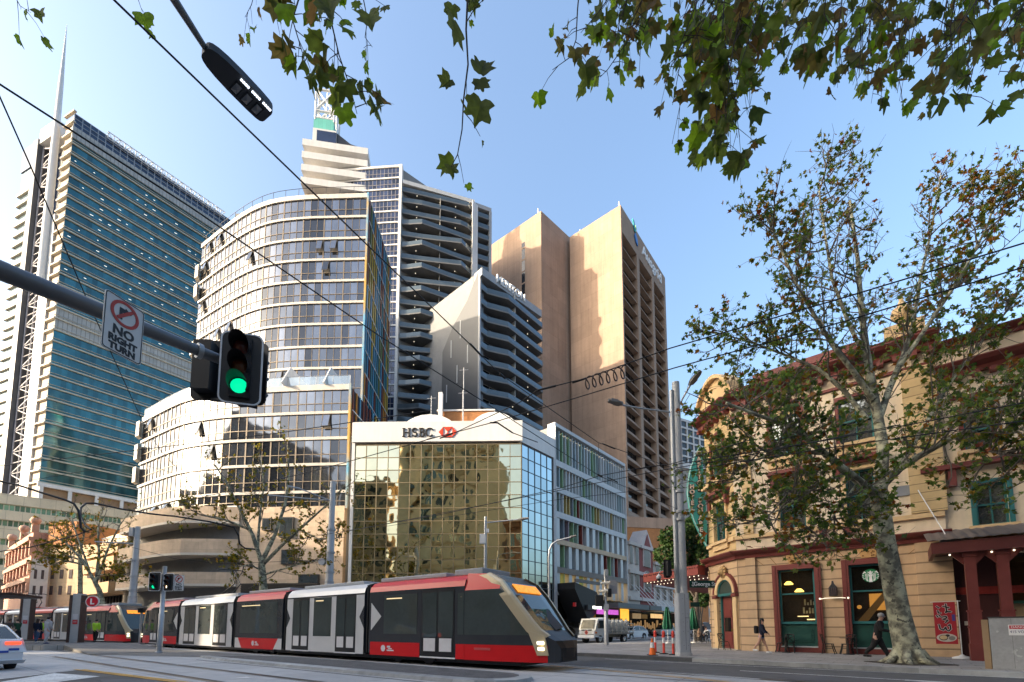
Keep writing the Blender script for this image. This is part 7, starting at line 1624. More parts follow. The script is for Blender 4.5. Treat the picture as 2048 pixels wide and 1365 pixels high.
p = atY(1099, 1200, 40); t = thing('lamp_post', 'slim swan neck lamp post at the edge of the bank and fin building', 'street lamp', (p.x, p.y, 0.15), 0, 'slim lamp posts by the bank')
pts = [V((p.x, p.y, 0.15))]+[atY(u, v, 40) for u, v in ((1097.5, 1120), (1099, 1100), (1104, 1089), (1114, 1082), (1126, 1079), (1152, 1072))]
mb = MB(); mb.tube(pts, [0.13, 0.10, 0.10, 0.09, 0.08, 0.07, 0.06], 10); mb.build('shaft', galv, t); mb = MB(); mb.tube([pts[-1]-V((0.5, 0, 0.12)), pts[-1]], [0.12, 0.08], 8); mb.build('lamp', M('lamp_body', (0.16,)*3), t)
# ---- overhead wires
wire_m = M('wire_black', (0.012, 0.012, 0.013), 0.6)
def wire(label, pts, r=0.010, extra=None, nm='overhead_wire'):
    mb = MB(); mb.tube(pts, r, 6); o = mb.build(nm, wire_m, None); tag(o, label, 'wire', 'overhead tram wires'); 
    return o
Zp = lambda z, *uv: [atZ(u, v, z) for u, v in uv]
def clampbits(name, label, z, bits):
    t = thing(name, label, 'wire fitting', atZ(bits[0][0], bits[0][1], z), 0, 'wire fittings')
    for u0, v0, u1, v1, r in bits: mb = MB(); mb.tube([atZ(u0, v0, z), atZ(u1, v1, z)], r, 6); mb.build('insulator', wire_m, t)
wire('long span wire from the top left edge past the white terraces to the corner pole', Zp(7.0, (205, -22), (760, 515), (905, 655), (1000, 748), (1197, 886), (1350, 938)))
wire('span wire from the left edge across the tall teal tower to the bank roof', Zp(6.5, (-30, 150), (380, 414), (760, 673), (985, 815), (1120, 902), (1200, 953), (1354, 1018)), 0.010)
wire('thin wire dropping steeply from the left edge beside the no right turn sign', Zp(7.2, (-20, 150), (60, 330), (175, 602), (288, 850), (320, 900), (420, 1010)), 0.009)
wire('upper contact wire rising right through the big plane tree', Zp(6.3, (2070, 480), (1700, 592), (1340, 697), (1172, 757), (1075, 781), (1038, 828-22), (912, 865), (854, 879)), 0.011)
wire('lower contact wire rising right below the coiled cable', Zp(6.2, (2070, 528), (1700, 640), (1350, 736), (1140, 800), (983, 846), (854, 880), (660, 934), (520, 968), (340, 1010)), 0.011)
wire('thin wire running from the left edge to the bank fascia', Zp(7.0, (-20, 934), (280, 900), (560, 866), (860, 822)), 0.012)
wire('wire crossing in front of the fin building to the corner pole', Zp(6.4, (560, 1085), (880, 1030), (1120, 977), (1199, 952), (1291, 935), (1345, 928), (1500, 880)), 0.013)
wire('wire passing just under the fin building top and on behind the pole', Zp(6.1, (700, 1062), (1120, 981), (1328, 940), (1440, 922), (1800, 850)), 0.012)
wire('thin lowest wire across the fin building', Zp(6.0, (760, 1055), (1120, 999), (1347, 974)), 0.009)
wire('wire crossing the hotel upper windows behind the tree', Zp(6.0, (1347, 930), (1660, 880), (2080, 800)), 0.012)
wire('second wire crossing the hotel upper windows, just below the first', Zp(5.9, (1347, 945), (1700, 890), (2080, 838)), 0.012)
wire('thick black feeder cable sagging in from the left edge', [atY(u, v, 15) for u, v in ((-20, 958), (40, 972), (90, 988), (130, 1000), (148, 1008), (157, 1022), (160, 1040), (162, 1056), (170, 1064))], 0.035, nm='feeder_cable')
wire('thick black feeder cable looping over to the middle plane tree', [atY(u, v, 15+i*0.3) for i, (u, v) in enumerate(((182, 1060), (170, 1050), (161, 1032), (162, 1016), (172, 1007), (190, 1007), (240, 1018), (300, 1028), (350, 1033), (420, 1044), (468, 1055), (477, 1072), (479, 1088), (490, 1097), (510, 1099)))], 0.032, nm='feeder_cable')
wire('pale cable between the feeder loop and the left tree', [atY(u, v, 15.5) for u, v in ((182, 1060), (150, 1072), (60, 1095), (-20, 1106))], 0.018)
wire('wire sagging between the left pole and the middle tree', [atY(u, v, 30) for u, v in ((264, 1095), (350, 1118), (450, 1128), (650, 1120))], 0.014)
wire('wire stretched from the left edge to the middle tram pole', [atY(u, v, 28) for u, v in ((-20, 975), (270, 925), (480, 985), (657, 1005))], 0.012)
clampbits('wire_clamp', 'black insulator clamps on the upper contact wire', 6.3, [(1112, 772, 1076, 781, 0.022), (1172, 757, 1145, 766, 0.02), (905, 868, 880, 877, 0.02)])
clampbits('wire_clamp', 'black insulators on the long span wire above the bank', 7.0, [(940, 688, 965, 714, 0.02), (1205, 888, 1230, 898, 0.022), (1010, 757, 1000, 748, 0.025)])
clampbits('hanger_arm', 'short bent black hanger arm above the bank fascia', 6.2, [(980, 846, 995, 846, 0.018), (995, 846, 1025, 866, 0.018), (1025, 866, 1075, 885, 0.012)])
clampbits('wire_clamp', 'small black insulators where wires cross before the fin building', 6.4, [(1196, 950, 1204, 954, 0.03), (1215, 955, 1235, 965, 0.02), (1280, 938, 1300, 934, 0.02), (1197, 887, 1197, 950, 0.006)])
# coiled cable hanging on the upper contact wire
mb = MB(); pts = []; P0_, P1_ = atZ(1168, 757, 6.3), atZ(1252, 731, 6.3); dirw = (P1_-P0_); 
for k in range(101):
    f = k/100; ph = f*6*2*math.pi; b_ = P0_+dirw*f; rr_ = 0.10
    pts.append(b_+V((0.09*math.sin(ph)*dirw.normalized().x, 0.05*math.sin(ph), -0.12+0.12*math.cos(ph))))
mb.tube(pts, 0.013, 6); o = mb.build('coiled_cable', M('coil_brown', (0.04, 0.02, 0.015), 0.5)); tag(o, 'dark coiled cable looped along the upper contact wire before the brown tower', 'cable')
# ---- tram stop furniture
def totem(label, u0, u1, vt, ub, vb, zg, Y=None):
    p = atZ(ub, vb, zg); z_ = zat(xy(p), (u0+u1)/2, vt); w_ = (u1-u0)/900*p.y
    t = thing('stop_totem', label, 'sign post', (p.x, p.y, zg), 0, 'concrete stop totems')
    mb = MB(); mb.box(p.x-w_*0.28, p.x+w_*0.42, p.y-0.2, p.y+0.2, zg, z_); mb.build('concrete_face', M('totem_concrete', (0.48, 0.46, 0.44), 0.7, var=0.08), t)
    mb = MB(); mb.box(p.x-w_*0.5, p.x-w_*0.282, p.y-0.24, p.y+0.2, zg, z_-0.12); mb.box(p.x+w_*0.422, p.x+w_*0.52, p.y-0.22, p.y+0.2, zg, z_-0.12); mb.build('timber_edge', M('totem_rust', (0.085, 0.05, 0.04), 0.7, var=0.15), t)
    mb = MB(); zm = lerp(zg, z_, 0.42); mb.box(p.x-w_*0.12, p.x+w_*0.28, p.y-0.215, p.y-0.201, zm-0.16, zm+0.13); mb.build('red_panel', M('totem_red', (0.55, 0.02, 0.03), 0.4), t)
    mb = MB(); mb.box(p.x-w_*0.06, p.x+w_*0.22, p.y-0.222, p.y-0.216, zm-0.02, zm+0.02); mb.box(p.x-w_*0.15, p.x+w_*0.3, p.y-0.215, p.y-0.201, zm+0.2, zm+0.55); mb.build('notice', notice, t)
    return t, p, z_, w_
totem('concrete and timber stop totem carrying the round red L sign', 142, 166, 1188, 150, 1285.5, 0.31)
totem('concrete and timber stop totem beside the people at the left stop', 45, 66, 1196, 50, 1279.5, 0.31)
q = atY(185, 1203.5, 27.6); ls = thing('stop_sign', 'round red sign with a white L at the tram stop', 'sign', q)
def dsk(mb, r, y0, y1, n=28, sx=1.0): mb.prism([(q.x+r*sx*math.cos(2*math.pi*k/n), y0, q.z+r*math.sin(2*math.pi*k/n)) for k in range(n)], (0, y1-y0, 0))
mb = MB(); dsk(mb, 0.36, q.y-0.02, q.y+0.04, sx=1.16); mb.build('rim', sign_w, ls); mb = MB(); dsk(mb, 0.31, q.y-0.03, q.y-0.021, sx=1.16); mb.build('disc', M('stop_red', (0.55, 0.012, 0.03), 0.4), ls)
mb = MB(); mb.box(q.x-0.10, q.x-0.01, q.y-0.04, q.y-0.031, q.z-0.18, q.z+0.18); mb.box(q.x-0.01, q.x+0.15, q.y-0.04, q.y-0.031, q.z-0.18, q.z-0.10); mb.build('letter', M('blade_white', (0.8,)*3), ls)
mb = MB(); mb.box(q.x-0.7, q.x-0.3, q.y, q.y+0.03, q.z-0.04, q.z+0.04); mb.build('bracket', dark_metal, ls)
sh = thing('stop_shelter', 'dark flat tram stop shelter roof entering from the left edge', 'shelter', (-36, 31, 0.31))
r0, r1 = atY(64, 1193, 30), atY(-60, 1197, 28)
mb = MB(); mb.prism([V((r0.x, r0.y-1.2, r0.z)), V((r0.x-2, r0.y+2.6, r0.z)), V((r0.x-14, r0.y+3.5, r0.z)), V((r0.x-14, r0.y-2.4, r0.z))], (0, 0, 0.16)); mb.build('roof', M('shelter_brown', (0.05, 0.03, 0.025), 0.5), sh)
mb = MB()
for dx in (-4.5, -10): mb.box(r0.x+dx-0.12, r0.x+dx+0.12, r0.y+0.6, r0.y+0.85, 0.31, r0.z)
mb.build('post', dark_metal, sh)
# ================================================================== vehicles
car_glass = M('car_glass', (0.03, 0.04, 0.045), 0.06, spec=0.4, metal=0.05, var=0.2)
car_white = M('car_white', (0.68, 0.69, 0.70), 0.25, coat=0.6, var=0.03); car_blue = M('car_pale_blue', (0.42, 0.50, 0.58), 0.25, coat=0.6, var=0.03)
car_silver = M('car_silver', (0.40, 0.42, 0.44), 0.28, metal=0.4, coat=0.5, var=0.03); car_cream = M('car_offwhite', (0.60, 0.60, 0.57), 0.28, coat=0.5, var=0.04)
lamp_w = M('lamp_clear', (0.75, 0.75, 0.75), 0.15); lamp_r = M('tail_lamp', (0.6, 0.02, 0.02), 0.2, emit=(1.0, 0.10, 0.04), es=0.4); chrome = M('chrome', (0.6, 0.6, 0.6), 0.2, metal=1)
def wheel(par, x, y, r, w_=0.2):
    s = 1 if y > 0 else -1; mb = MB(); mb.tube([(x, y-s*w_, r), (x, y, r)], r, 18); wl_ = mb.build('wheel', rubber, par, local=True)
    mb = MB(); mb.tube([(x, y-s*0.02, r), (x, y+s*0.012, r)], r*0.62, 14)
    for k in range(5): a = 2*math.pi*k/5; mb.tube([(x, y+s*0.015, r), (x+r*.55*math.cos(a), y+s*0.02, r+r*.55*math.sin(a))], r*0.1, 4)
    mb.build('rim', chrome, wl_, local=True)
def car(name, label, cat, loc, rot, L, W, lower, roof, paint, wb, wr=0.33, tail=None, extra=None):
    'x forward. lower: side outline (x,z) from tail to nose over the bonnet; roof: glasshouse (x,z) outline'
    t = thing(name, label, cat, loc, rot, None); B = lambda mb, nm, m, p=None, **k: mb.build(nm, m, p or t, local=True, **k)
    zs_ = min(z for _, z in lower); mb = MB(); h = W/2
    n = len(lower); ins = lambda z: h*(1-0.07*max(0, (z-0.75))/0.3)
    for q in (-1, 1): mb.add([(x, q*ins(z), z) for x, z in lower], [tuple(range(n))])
    for i in range(n):
        (x0, z0), (x1, z1) = lower[i], lower[(i+1) % n]; mb.add([(x0, -ins(z0), z0), (x1, -ins(z1), z1), (x1, ins(z1), z1), (x0, ins(z0), z0)], [(0, 1, 2, 3)])
    B(mb, 'body', paint, bevel=0.05)
    zb = min(z for _, z in roof); zt_ = max(z for _, z in roof); hi = lambda z: lerp(h*0.95, h*0.76, (z-zb)/(zt_-zb)); n = len(roof)
    mb = MB()
    for q in (-1, 1): mb.add([(x, q*hi(z), z) for x, z in roof], [tuple(range(n))], 1)
    for i in range(n):
        (x0, z0), (x1, z1) = roof[i], roof[(i+1) % n]; mb.add([(x0, -hi(z0), z0), (x1, -hi(z1), z1), (x1, hi(z1), z1), (x0, hi(z0), z0)], [(0, 1, 2, 3)], 0 if (z0+z1)/2 > zt_-0.09 or (z0+z1)/2 < zb+.02 else 1)
    B(mb, 'glasshouse', [paint, car_glass])
    mb = MB(); tops = [p for p in roof if p[1] > zb+0.02]; bots = [p for p in roof if p[1] <= zb+.02]
    for q in (-1, 1):
        for i in range(n):
            (x0, z0), (x1, z1) = roof[i], roof[(i+1) % n]
            if (z0+z1)/2 > zb+0.02: mb.tube([(x0, q*(hi(z0)+.005), z0), (x1, q*(hi(z1)+.005), z1)], 0.035, 6)
        xm = (roof[0][0]*0.45+roof[-1][0]*0.55 if False else sum(x for x, _ in roof)/n); mb.tube([(xm, q*(hi(zb)+.004), zb), (xm-.05, q*(hi(zt_)+.004), zt_-.03)], 0.035, 6)
    B(mb, 'pillar', paint)
    for x in wb:
        for y in (-h-0.005, h+0.005): wheel(t, x, y, wr)
        mb = MB()
        for y in (-h, h):
            pts = [(x+(wr+.06)*math.cos(R(a)), y, wr+(wr+.06)*math.sin(R(a))) for a in range(0, 181, 20)]; mb.tube(pts, 0.045, 5)
        B(mb, 'wheel_arch', M('arch_black', (0.02,)*3, 0.6))
    xn = max(x for x, _ in lower); xt = min(x for x, _ in lower); zl_ = 0.72 if W < 2 else 0.9
    for y in (-h*0.72, h*0.72):
        mb = MB(); mb.box(xn-0.25, xn-0.02, y-0.18, y+0.18, zl_-0.07, zl_+0.07); B(mb, 'headlight', lamp_w, bevel=0.03)
        mb = MB(); mb.box(xt-0.01, xt+0.2, y-0.18, y+0.18, zl_+0.09, zl_+0.20); B(mb, 'tail_light', lamp_r, bevel=0.03)
    mb = MB(); mb.box(xn-0.06, xn+0.012, -h*0.6, h*0.6, 0.33, 0.52); mb.box(xn-0.06, xn+0.01, -h*.45, h*.45, .58, .70); B(mb, 'grille', M('arch_black', (0.02,)*3))
    for x in (xn, xt): mb = MB(); mb.box(x-0.02 if x < 0 else x, x if x < 0 else x+0.02, -0.19, 0.19, 0.40, 0.51); B(mb, 'number_plate', sign_w)
    for q in (-1, 1): mb = MB(); xm = max(x for x, z in roof)-0.25; mb.box(xm-0.1, xm+0.08, min(q*(h-.02), q*(h+.2)), max(q*(h-.02), q*(h+.2)), zb+.02, zb+.15); B(mb, 'mirror', paint, bevel=0.03)
    return t
SED = [(-2.35, .30), (-2.38, .62), (-2.3, .98), (-1.6, 1.02), (.9, .97), (1.7, .88), (2.25, .72), (2.35, .5), (2.3, .25), (-2.2, .22)]; SEDR = [(-1.95, 1.0), (-1.15, 1.40), (-.4, 1.46), (.35, 1.40), (1.15, .97)]
SUV = [(-2.1, .32), (-2.18, .7), (-2.1, 1.05), (-1.5, 1.08), (1.0, 1.02), (1.75, .93), (2.12, .75), (2.18, .5), (2.1, .28), (-2.0, .26)]; SUVR = [(-2.0, 1.05), (-1.45, 1.45), (-.6, 1.56), (.3, 1.52), (1.15, 1.02)]
UTE = [(-2.4, .42), (-2.45, .8), (-2.4, 1.12), (1.0, 1.12), (2.0, 1.06), (2.3, .95), (2.35, .6), (2.3, .38)]; UTER = [(-2.35, 1.1), (-2.2, 1.78), (.3, 1.80), (.95, 1.12)]
a2 = math.atan2(-D2.y, -D2.x)      # facing us down the cross street
def at_g(u, v): p = atZ(u, v, 0); return p
# police car leaving at the bottom left: white with blue check band
ph = math.atan2(0.50, -0.87); q = at_g(24, 1343)
pc_ = car('police_car', 'white police car with blue check band leaving at the bottom left', 'car', (q.x-2.75, q.y+0.9, 0), ph, 4.7, 1.85, SED, SEDR, car_white, (-1.45, 1.45), 0.33)
chk = MB()
for y in (-0.93, 0.93):
    for k in range(14):
        for r_ in range(2):
            if (k+r_) % 2: x = -2.0+k*0.28; chk.box(x, x+0.28, y-0.012, y+0.012, 0.62+0.09*r_, 0.71+.09*r_)
for k in range(7):
    for r_ in range(2):
        if (k+r_) % 2: y = -0.8+k*0.23; chk.box(-2.40, -2.375, y, y+0.23, 0.56+.07*r_, 0.63+.07*r_)
chk.build('check_band', M('police_blue', (0.02, 0.07, 0.36), 0.4), pc_, local=True)
mb = MB(); mb.box(-0.45, -0.15, -0.6, 0.6, 1.46, 1.56); mb.build('light_bar', M('bar_blue', (0.03, 0.06, 0.25), 0.2), pc_, local=True, bevel=0.03)
q = at_g(1268, 1280.5); car('suv', 'small white SUV with dark glass parked behind the gas bottle truck', 'car', (q.x, q.y+1.2, 0), a2-0.12, 4.36, 1.8, SUV, SUVR, car_white, (-1.3, 1.35), 0.34)
q = at_g(1300, 1275); car('suv', 'pale blue SUV half hidden behind the small white one', 'car', (q.x+1.2, q.y+4.2, 0), a2-0.08, 4.5, 1.85, SUV, [(x, 1.05+(z-1.0)*1.25) for x, z in SUVR], car_blue, (-1.3, 1.35), 0.35)
q = at_g(1327, 1275); car('four_wheel_drive', 'boxy off-white four wheel drive behind the red bollards', 'car', (q.x+.4, q.y+1.8, 0), a2-0.05, 4.7, 1.9, UTE, UTER, car_cream, (-1.45, 1.45), 0.40)
q = at_g(1402, 1277); car('hatchback', 'silver hatchback beyond the cafe tables under the hotel awning', 'car', (q.x+1.4, q.y+6, 0), a2, 4.2, 1.8, SUV, SUVR, car_silver, (-1.3, 1.3), 0.33)
q = at_g(1414, 1274); car('van', 'tall white van beyond the silver hatchback under the hotel awning', 'van', (q.x+5.5, q.y+11.5, 0), a2, 4.8, 1.9, UTE, [(-2.35, 1.1), (-2.3, 2.3), (1.0, 2.3), (1.7, 1.12)], car_white, (-1.45, 1.45), 0.36)
# the gas bottle truck
q = at_g(1180, 1287.5); tk = thing('flatbed_truck', 'white flatbed truck with gas bottles and a red hazard diamond waiting at the corner', 'truck', (q.x+1.0, q.y+1.9, 0), a2-0.22)
B = lambda mb, nm, m, p=None, **k: mb.build(nm, m, p or tk, local=True, **k)
CB = [(1.35, .55), (1.38, 1.1), (1.30, 1.25), (.98, 2.12), (-.15, 2.2), (-.25, .55)]
mb = MB(); mb.prism([(x, -0.95, z) for x, z in CB], (0, 1.9, 0)); B(mb, 'cab', car_cream, bevel=0.06)
mb = MB(); mb.prism([(1.315, -0.82, 1.28), (1.315, .82, 1.28), (1.03, .76, 2.05), (1.03, -.76, 2.05)], (0.02, 0, 0.01)); B(mb, 'windscreen', car_glass)
mb = MB()
for y in (-0.965, 0.95): mb.prism([(.95, y, 1.3), (.78, y, 2.0), (.15, y, 2.0), (.15, y, 1.3)], (0, .015, 0))
B(mb, 'side_window', car_glass)
mb = MB(); mb.box(1.36, 1.50, -1.0, 1.0, .42, .72); B(mb, 'bumper', car_white, bevel=.03)
mb = MB(); mb.box(1.37, 1.40, -.62, .62, 1.08, 1.2); mb.box(1.37, 1.395, -.85, .85, .76, .80); B(mb, 'grille', M('arch_black', (.02,)*3))
for y in (-.78, .78): mb = MB(); mb.box(1.36, 1.405, y-.15, y+.15, .82, .98); B(mb, 'headlight', lamp_w, bevel=.02); mb = MB(); mb.box(1.1, 1.3, y*1.25-.03, y*1.25+.03, .85, 1.0); B(mb, 'indicator', M('indicator_orange', (.7, .2, .02), .3)); mb = MB(); mb.box(1.0, 1.08, y*1.45-.1, y*1.45+.1, 1.3, 1.75); B(mb, 'mirror', sig_black)
mb = MB(); mb.prism([(1.41, 0, .72), (1.41, .22, .94), (1.41, 0, 1.16), (1.41, -.22, .94)], (.01, 0, 0)); hz = B(mb, 'hazard_diamond', M('hazard_red', (.45, .04, .02), .5)); mb = MB(); mb.prism([(1.42, 0, .85), (1.42, .08, .93), (1.42, 0, 1.03), (1.42, -.08, .93)], (.006, 0, 0)); B(mb, 'flame_mark', sign_k, hz)
mb = MB(); mb.box(1.50, 1.52, -.25, .25, .50, .62); B(mb, 'number_plate', sign_w); text_mb('ISUZU', .16, .01, Matrix.Translation((1.405, 0, 1.14)) @ Matrix.Rotation(R(90), 4, 'Z') @ Matrix.Rotation(R(90), 4, 'X')).build('lettering', sign_w, tk, local=True)
mb = MB(); mb.box(-3.9, -.3, -1.0, 1.0, .78, .92); mb.box(-3.7, .9, -.4, .4, .5, .779); B(mb, 'tray', M('tray_steel', (.30, .27, .22), .6, var=.3))
mb = MB()
for y in (-.98, .98):
    for k in range(7): x = -3.85+k*.58; mb.tube([(x, y, .92), (x, y, 1.75)], .03, 5)
    for z in (1.1, 1.4, 1.74): mb.tube([(-3.85, y, z), (-.37, y, z)], .03, 5)
for z in (1.1, 1.4, 1.74): mb.tube([(-3.85, -.98, z), (-3.85, .98, z)], .03, 5)
for y in (-.9, .9): mb.tube([(-.35, y, .92), (-.35, y, 2.25)], .03, 5)
mb.tube([(-.35, -.9, 2.25), (-.35, .9, 2.25)], .03, 5); B(mb, 'stake_rail', M('rail_offwhite', (.5, .47, .4), .6))
for x, y, r_ in ((-1.2, .8, .33), (-1.2, -.8, .33), (.65, .8, .36), (.65, -.8, .36), (-2.6, .82, .36), (-2.6, -.82, .36)): wheel(tk, x, y+(.15 if y > 0 else -.15), r_, .25) if x != -1.2 else None
gp = None; k = 0
for x in (-.9, -1.5, -2.1, -2.7, -3.3):
    for y in (-.6, 0, .6):
        loc = tk.matrix_world; pw = wmat(tk) @ V((x, y, .92)); k += 1
        if gp is None:
            gp = thing('gas_bottle', 'pale gas bottle standing with others on the flatbed truck', 'gas bottle', pw, 0, 'gas bottles on the truck'); mb = MB(); mb.lathe([(.17, 0), (.18, .03), (.18, 1.0), (.14, 1.14), (.05, 1.2)], (0, 0, 0), 12); mb.build('tank', M('bottle_grey', (.45, .44, .40), .5, var=.15), gp, local=True); mb = MB(); mb.tube([(0, 0, 1.2), (0, 0, 1.3)], .04, 8); mb.tube([(-.09, 0, 1.27), (.09, 0, 1.27)], .025, 6); mb.build('valve', M('brass', (.6, .42, .12)), gp, local=True)
        else: c = copy_tree(gp); c.location = pw
# ================================================================== small street things on the right-hand footpath
orange_p = M('safety_orange', (.85, .16, .02), .5, var=.08); red_p = M('bollard_red', (.72, .07, .05), .5, var=.08); refl_w = M('reflective_white', (.72, .72, .70), .35)
cp = atZ(1305, 1311, .15); t = thing('traffic_cone', 'orange traffic cone with a white band on a black base', 'traffic cone', cp); mb = MB(); mb.prism([(x, y, 0) for x, y in rrect(.40, .40, .05)], (0, 0, .03)); mb.build('base', rubber, t, local=True)
mb = MB(); mb.lathe([(.15, .03), (.10, .33)], (0, 0, 0), 16, 0); mb.lathe([(.10, .3301), (.062, .56)], (0, 0, 0), 16, 1); mb.lathe([(.062, .5601), (.03, .74)], (0, 0, 0), 16, 0); mb.build('cone', [orange_p, refl_w], t, local=True)
bo_ = None
for u, v, lab in ((1311, 1306, 'red post bollard with faded bands directly behind the orange cone'), (1328, 1308.5, 'red post bollard in the middle of the three'), (1347, 1310, 'red post bollard nearest the big grey pole')):
    p = atZ(u, v, .15)
    if bo_ is None:
        bo_ = thing('bollard', lab, 'bollard', p, 0, 'red post bollards'); mb = MB(); mb.lathe([(.20, 0), (.20, .03), (.08, .05)], (0, 0, 0), 16); mb.build('base', rubber, bo_, local=True)
        mb = MB(); mb.lathe([(.058, .04), (.056, .50)], (0, 0, 0), 12, 0); mb.lathe([(.057, .5001), (.055, .76)], (0, 0, 0), 12, 1); mb.lathe([(.066, .7601), (.066, .92), (.074, .95), (.074, 1.0), (.05, 1.03), (.04, 1.08)], (0, 0, 0), 12, 0); mb.build('post', [red_p, refl_w], bo_, local=True)
    else: c = copy_tree(bo_); c.location = p; c['label'] = lab
umb_g = M('umbrella_green', (.006, .09, .05), .6, var=.2)
def umbrella(label, u, vb, vt, Y=None):
    p = atZ(u, vb, .15); z_ = zat(xy(p), u, vt); t = thing('closed_umbrella', label, 'umbrella', p, 0, 'closed green umbrellas'); H = z_-.15
    mb = MB(); mb.lathe([(.28, 0), (.28, .05), (.05, .08)], (0, 0, 0), 14); mb.tube([(0, 0, .06), (0, 0, H)], .025, 8); mb.build('pole', sign_w, t, local=True)
    mb = MB(); n = 16; vs = []; pr = [(.30, .38), (.33, .45), (.27, .62), (.17, .85), (.10, .97), (.02, 1.0)]
    for r_, f in pr:
        for k in range(n): a = 2*math.pi*k/n; rr = r_*(1+(.22 if k % 2 else -.22)); vs.append((rr*math.cos(a), rr*math.sin(a), H*f+(.06 if k % 2 else 0)))
    mb.add(vs, [(i*n+k, i*n+(k+1) % n, (i+1)*n+(k+1) % n, (i+1)*n+k) for i in range(len(pr)-1) for k in range(n)], 0, False); mb.build('canopy', umb_g, t, local=True, recalc=False)
umbrella('closed dark green umbrella on a white pole behind the red bollards', 1336, 1287, 1215); umbrella('closed dark green umbrella just right of the big grey pole', 1388, 1286, 1216)
# bentwood cafe chairs and round tables
bw = M('bentwood_black', (.016, .014, .013), .4, var=.2)
def chair(label, loc, rot, grp='black bentwood cafe chairs'):
    t = thing('cafe_chair', label, 'chair', loc, rot, grp); B = lambda mb, nm: mb.build(nm, bw, t, local=True)
    mb = MB(); mb.lathe([(.20, .44), (.21, .46), (.20, .475), (.01, .47)], (0, 0, 0), 16); B(mb, 'seat')
    for x in (-.16, .16):
        mb = MB(); mb.tube([(x, .15, .45), (x*1.15, .2, .2), (x*1.25, .26, 0)], .021, 6); B(mb, 'leg'); mb = MB(); mb.tube([(x, -.15, .45), (x*1.15, -.2, .2), (x*1.2, -.24, 0)], .021, 6); B(mb, 'leg')
    mb = MB()
    for x in (-.18, .18): mb.tube([(x, -.17, .44), (x*1.05, -.22, .66), (x*.98, -.27, .87)], .021, 6)
    mb.tube([(-.19, -.27, .86), (0, -.31, .885), (.19, -.27, .86)], .028, 6); mb.tube([(-.18, -.18, .48), (.17, -.265, .84)], .016, 5); mb.tube([(.18, -.18, .48), (-.17, -.265, .84)], .016, 5); B(mb, 'backrest')
    mb = MB(); mb.tube([(.17*math.cos(a), .17*math.sin(a), .25) for a in [2*math.pi*k/12 for k in range(13)]], .01, 5); B(mb, 'stretcher'); return t
def table(label, loc):
    t = thing('cafe_table', label, 'table', loc, 0, 'round black cafe tables'); mb = MB(); mb.lathe([(.30, .73), (.31, .75), (.01, .752)], (0, 0, 0), 20); mb.build('tabletop', bw, t, local=True); mb = MB(); mb.lathe([(.22, 0), (.20, .03), (.05, .05), (.035, .08), (.035, .73)], (0, 0, 0), 12); mb.build('pedestal', bw, t, local=True)
def HW_(u, v, d=.55): return HF.W(HF.S(u, v, d), d, .15)
ra = math.atan2(HF.s.y, HF.s.x)
for (u, v, r_, lab) in ((1565, 1299, ra+R(80), 'black bentwood chair left of the first table under the left window'), (1580, 1300, ra+R(185), 'black bentwood chair with its back to us by the left window'), (1658, 1302, ra-R(95), 'black bentwood chair standing alone sideways before the wall lantern'), (1694, 1303, ra+R(100), 'black bentwood chair beside the table under the right window'), (1704, 1302.5, ra+R(185), 'black bentwood chair against the frame of the right window'), (1448, 1289, R(200), 'loose cafe chair by the arched hotel door')):
    chair(lab, HW_(u, v) if u > 1500 else CF.W(CF.S(u, 1280, .6), .6, .15), r_)
table('round black table under the left shop window', HW_(1573, 1300, .75)); table('round black table between the chairs by the right shop window', HW_(1697, 1304.5, .8))
for k, (u, v) in enumerate(((1386, 1284), (1398, 1286), (1410, 1284), (1420, 1287), (1392, 1280), (1414, 1281), (1428, 1282))): chair('cafe chair %s in the hotel awning shade' % ('nearest the big grey pole', 'in front of the seated patron in tan', 'in front of the patron in white', 'nearest the hotel wall', 'at the back beside the green umbrella', 'at the back in the middle', 'at the back against the wall')[k], atZ(u, v, .15), R(57*k))
table('round cafe table in front of the patron in tan', atZ(1404, 1284, .15)); table('round cafe table in front of the patron in white', atZ(1423, 1284, .15))
# banner flag beside the verandah
bp_ = HF.W(HF.S(1924, 1305, 1.2), 1.2, .15); bl = thing('banner_flag', 'tall red banner flag with black brush characters and a food bowl drawing', 'banner', bp_); zt_ = zat(xy(bp_), 1915, 1202)-.15
bd = V((HF.s.x, HF.s.y)); Fb = Fr(xy(bp_)-bd*.02-V((0, 0)), xy(bp_)+bd); mb = MB(); mb.lathe([(.26, 0), (.25, .05), (.08, .11), (.03, .16)], (0, 0, 0), 12, sx=1.3); mb.build('base', sign_w, bl, local=True)
mb = MB(); mb.tube([(0, 0, .1), (0, 0, zt_+.02)], .018, 8); c = Fb.W(-.78, 0, zt_+.12); mb2 = MB(); mb2.tube([Fb.W(.1, 0, zt_+.14), c], .013, 6); mb.build('pole', sign_w, bl, local=True); mb2.build('top_rod', sign_w, bl)
fz0, fz1, w_ = zat(xy(bp_), 1900, 1289), zt_+.11, .80
mb = MB(); mb.fbox(Fb, -.70, -.06, -.006, .006, fz0, fz1); mb.build('cloth', M('banner_red', (.36, .02, .03), .7, var=.08), bl)
def brush(strokes, m, d, wd, nm):
    mb = MB()
    for st_ in strokes:
        pts = [Fb.W(-.70+.64*x, d, lerp(fz0, fz1, y)) for x, y in st_]
        for a, b in zip(pts, pts[1:]):
            dz = (b-a); n_ = V((-dz.z*Fb.s.x, -dz.z*Fb.s.y, dz.xy.dot(Fb.s))); n_ = n_.normalized()*wd; e = dz.normalized()*wd*.6; mb.prism([a-n_-e, b-n_+e, b+n_+e, a+n_-e], V((Fb.n.x, Fb.n.y, 0))*.003)
    mb.build(nm, m, bl)
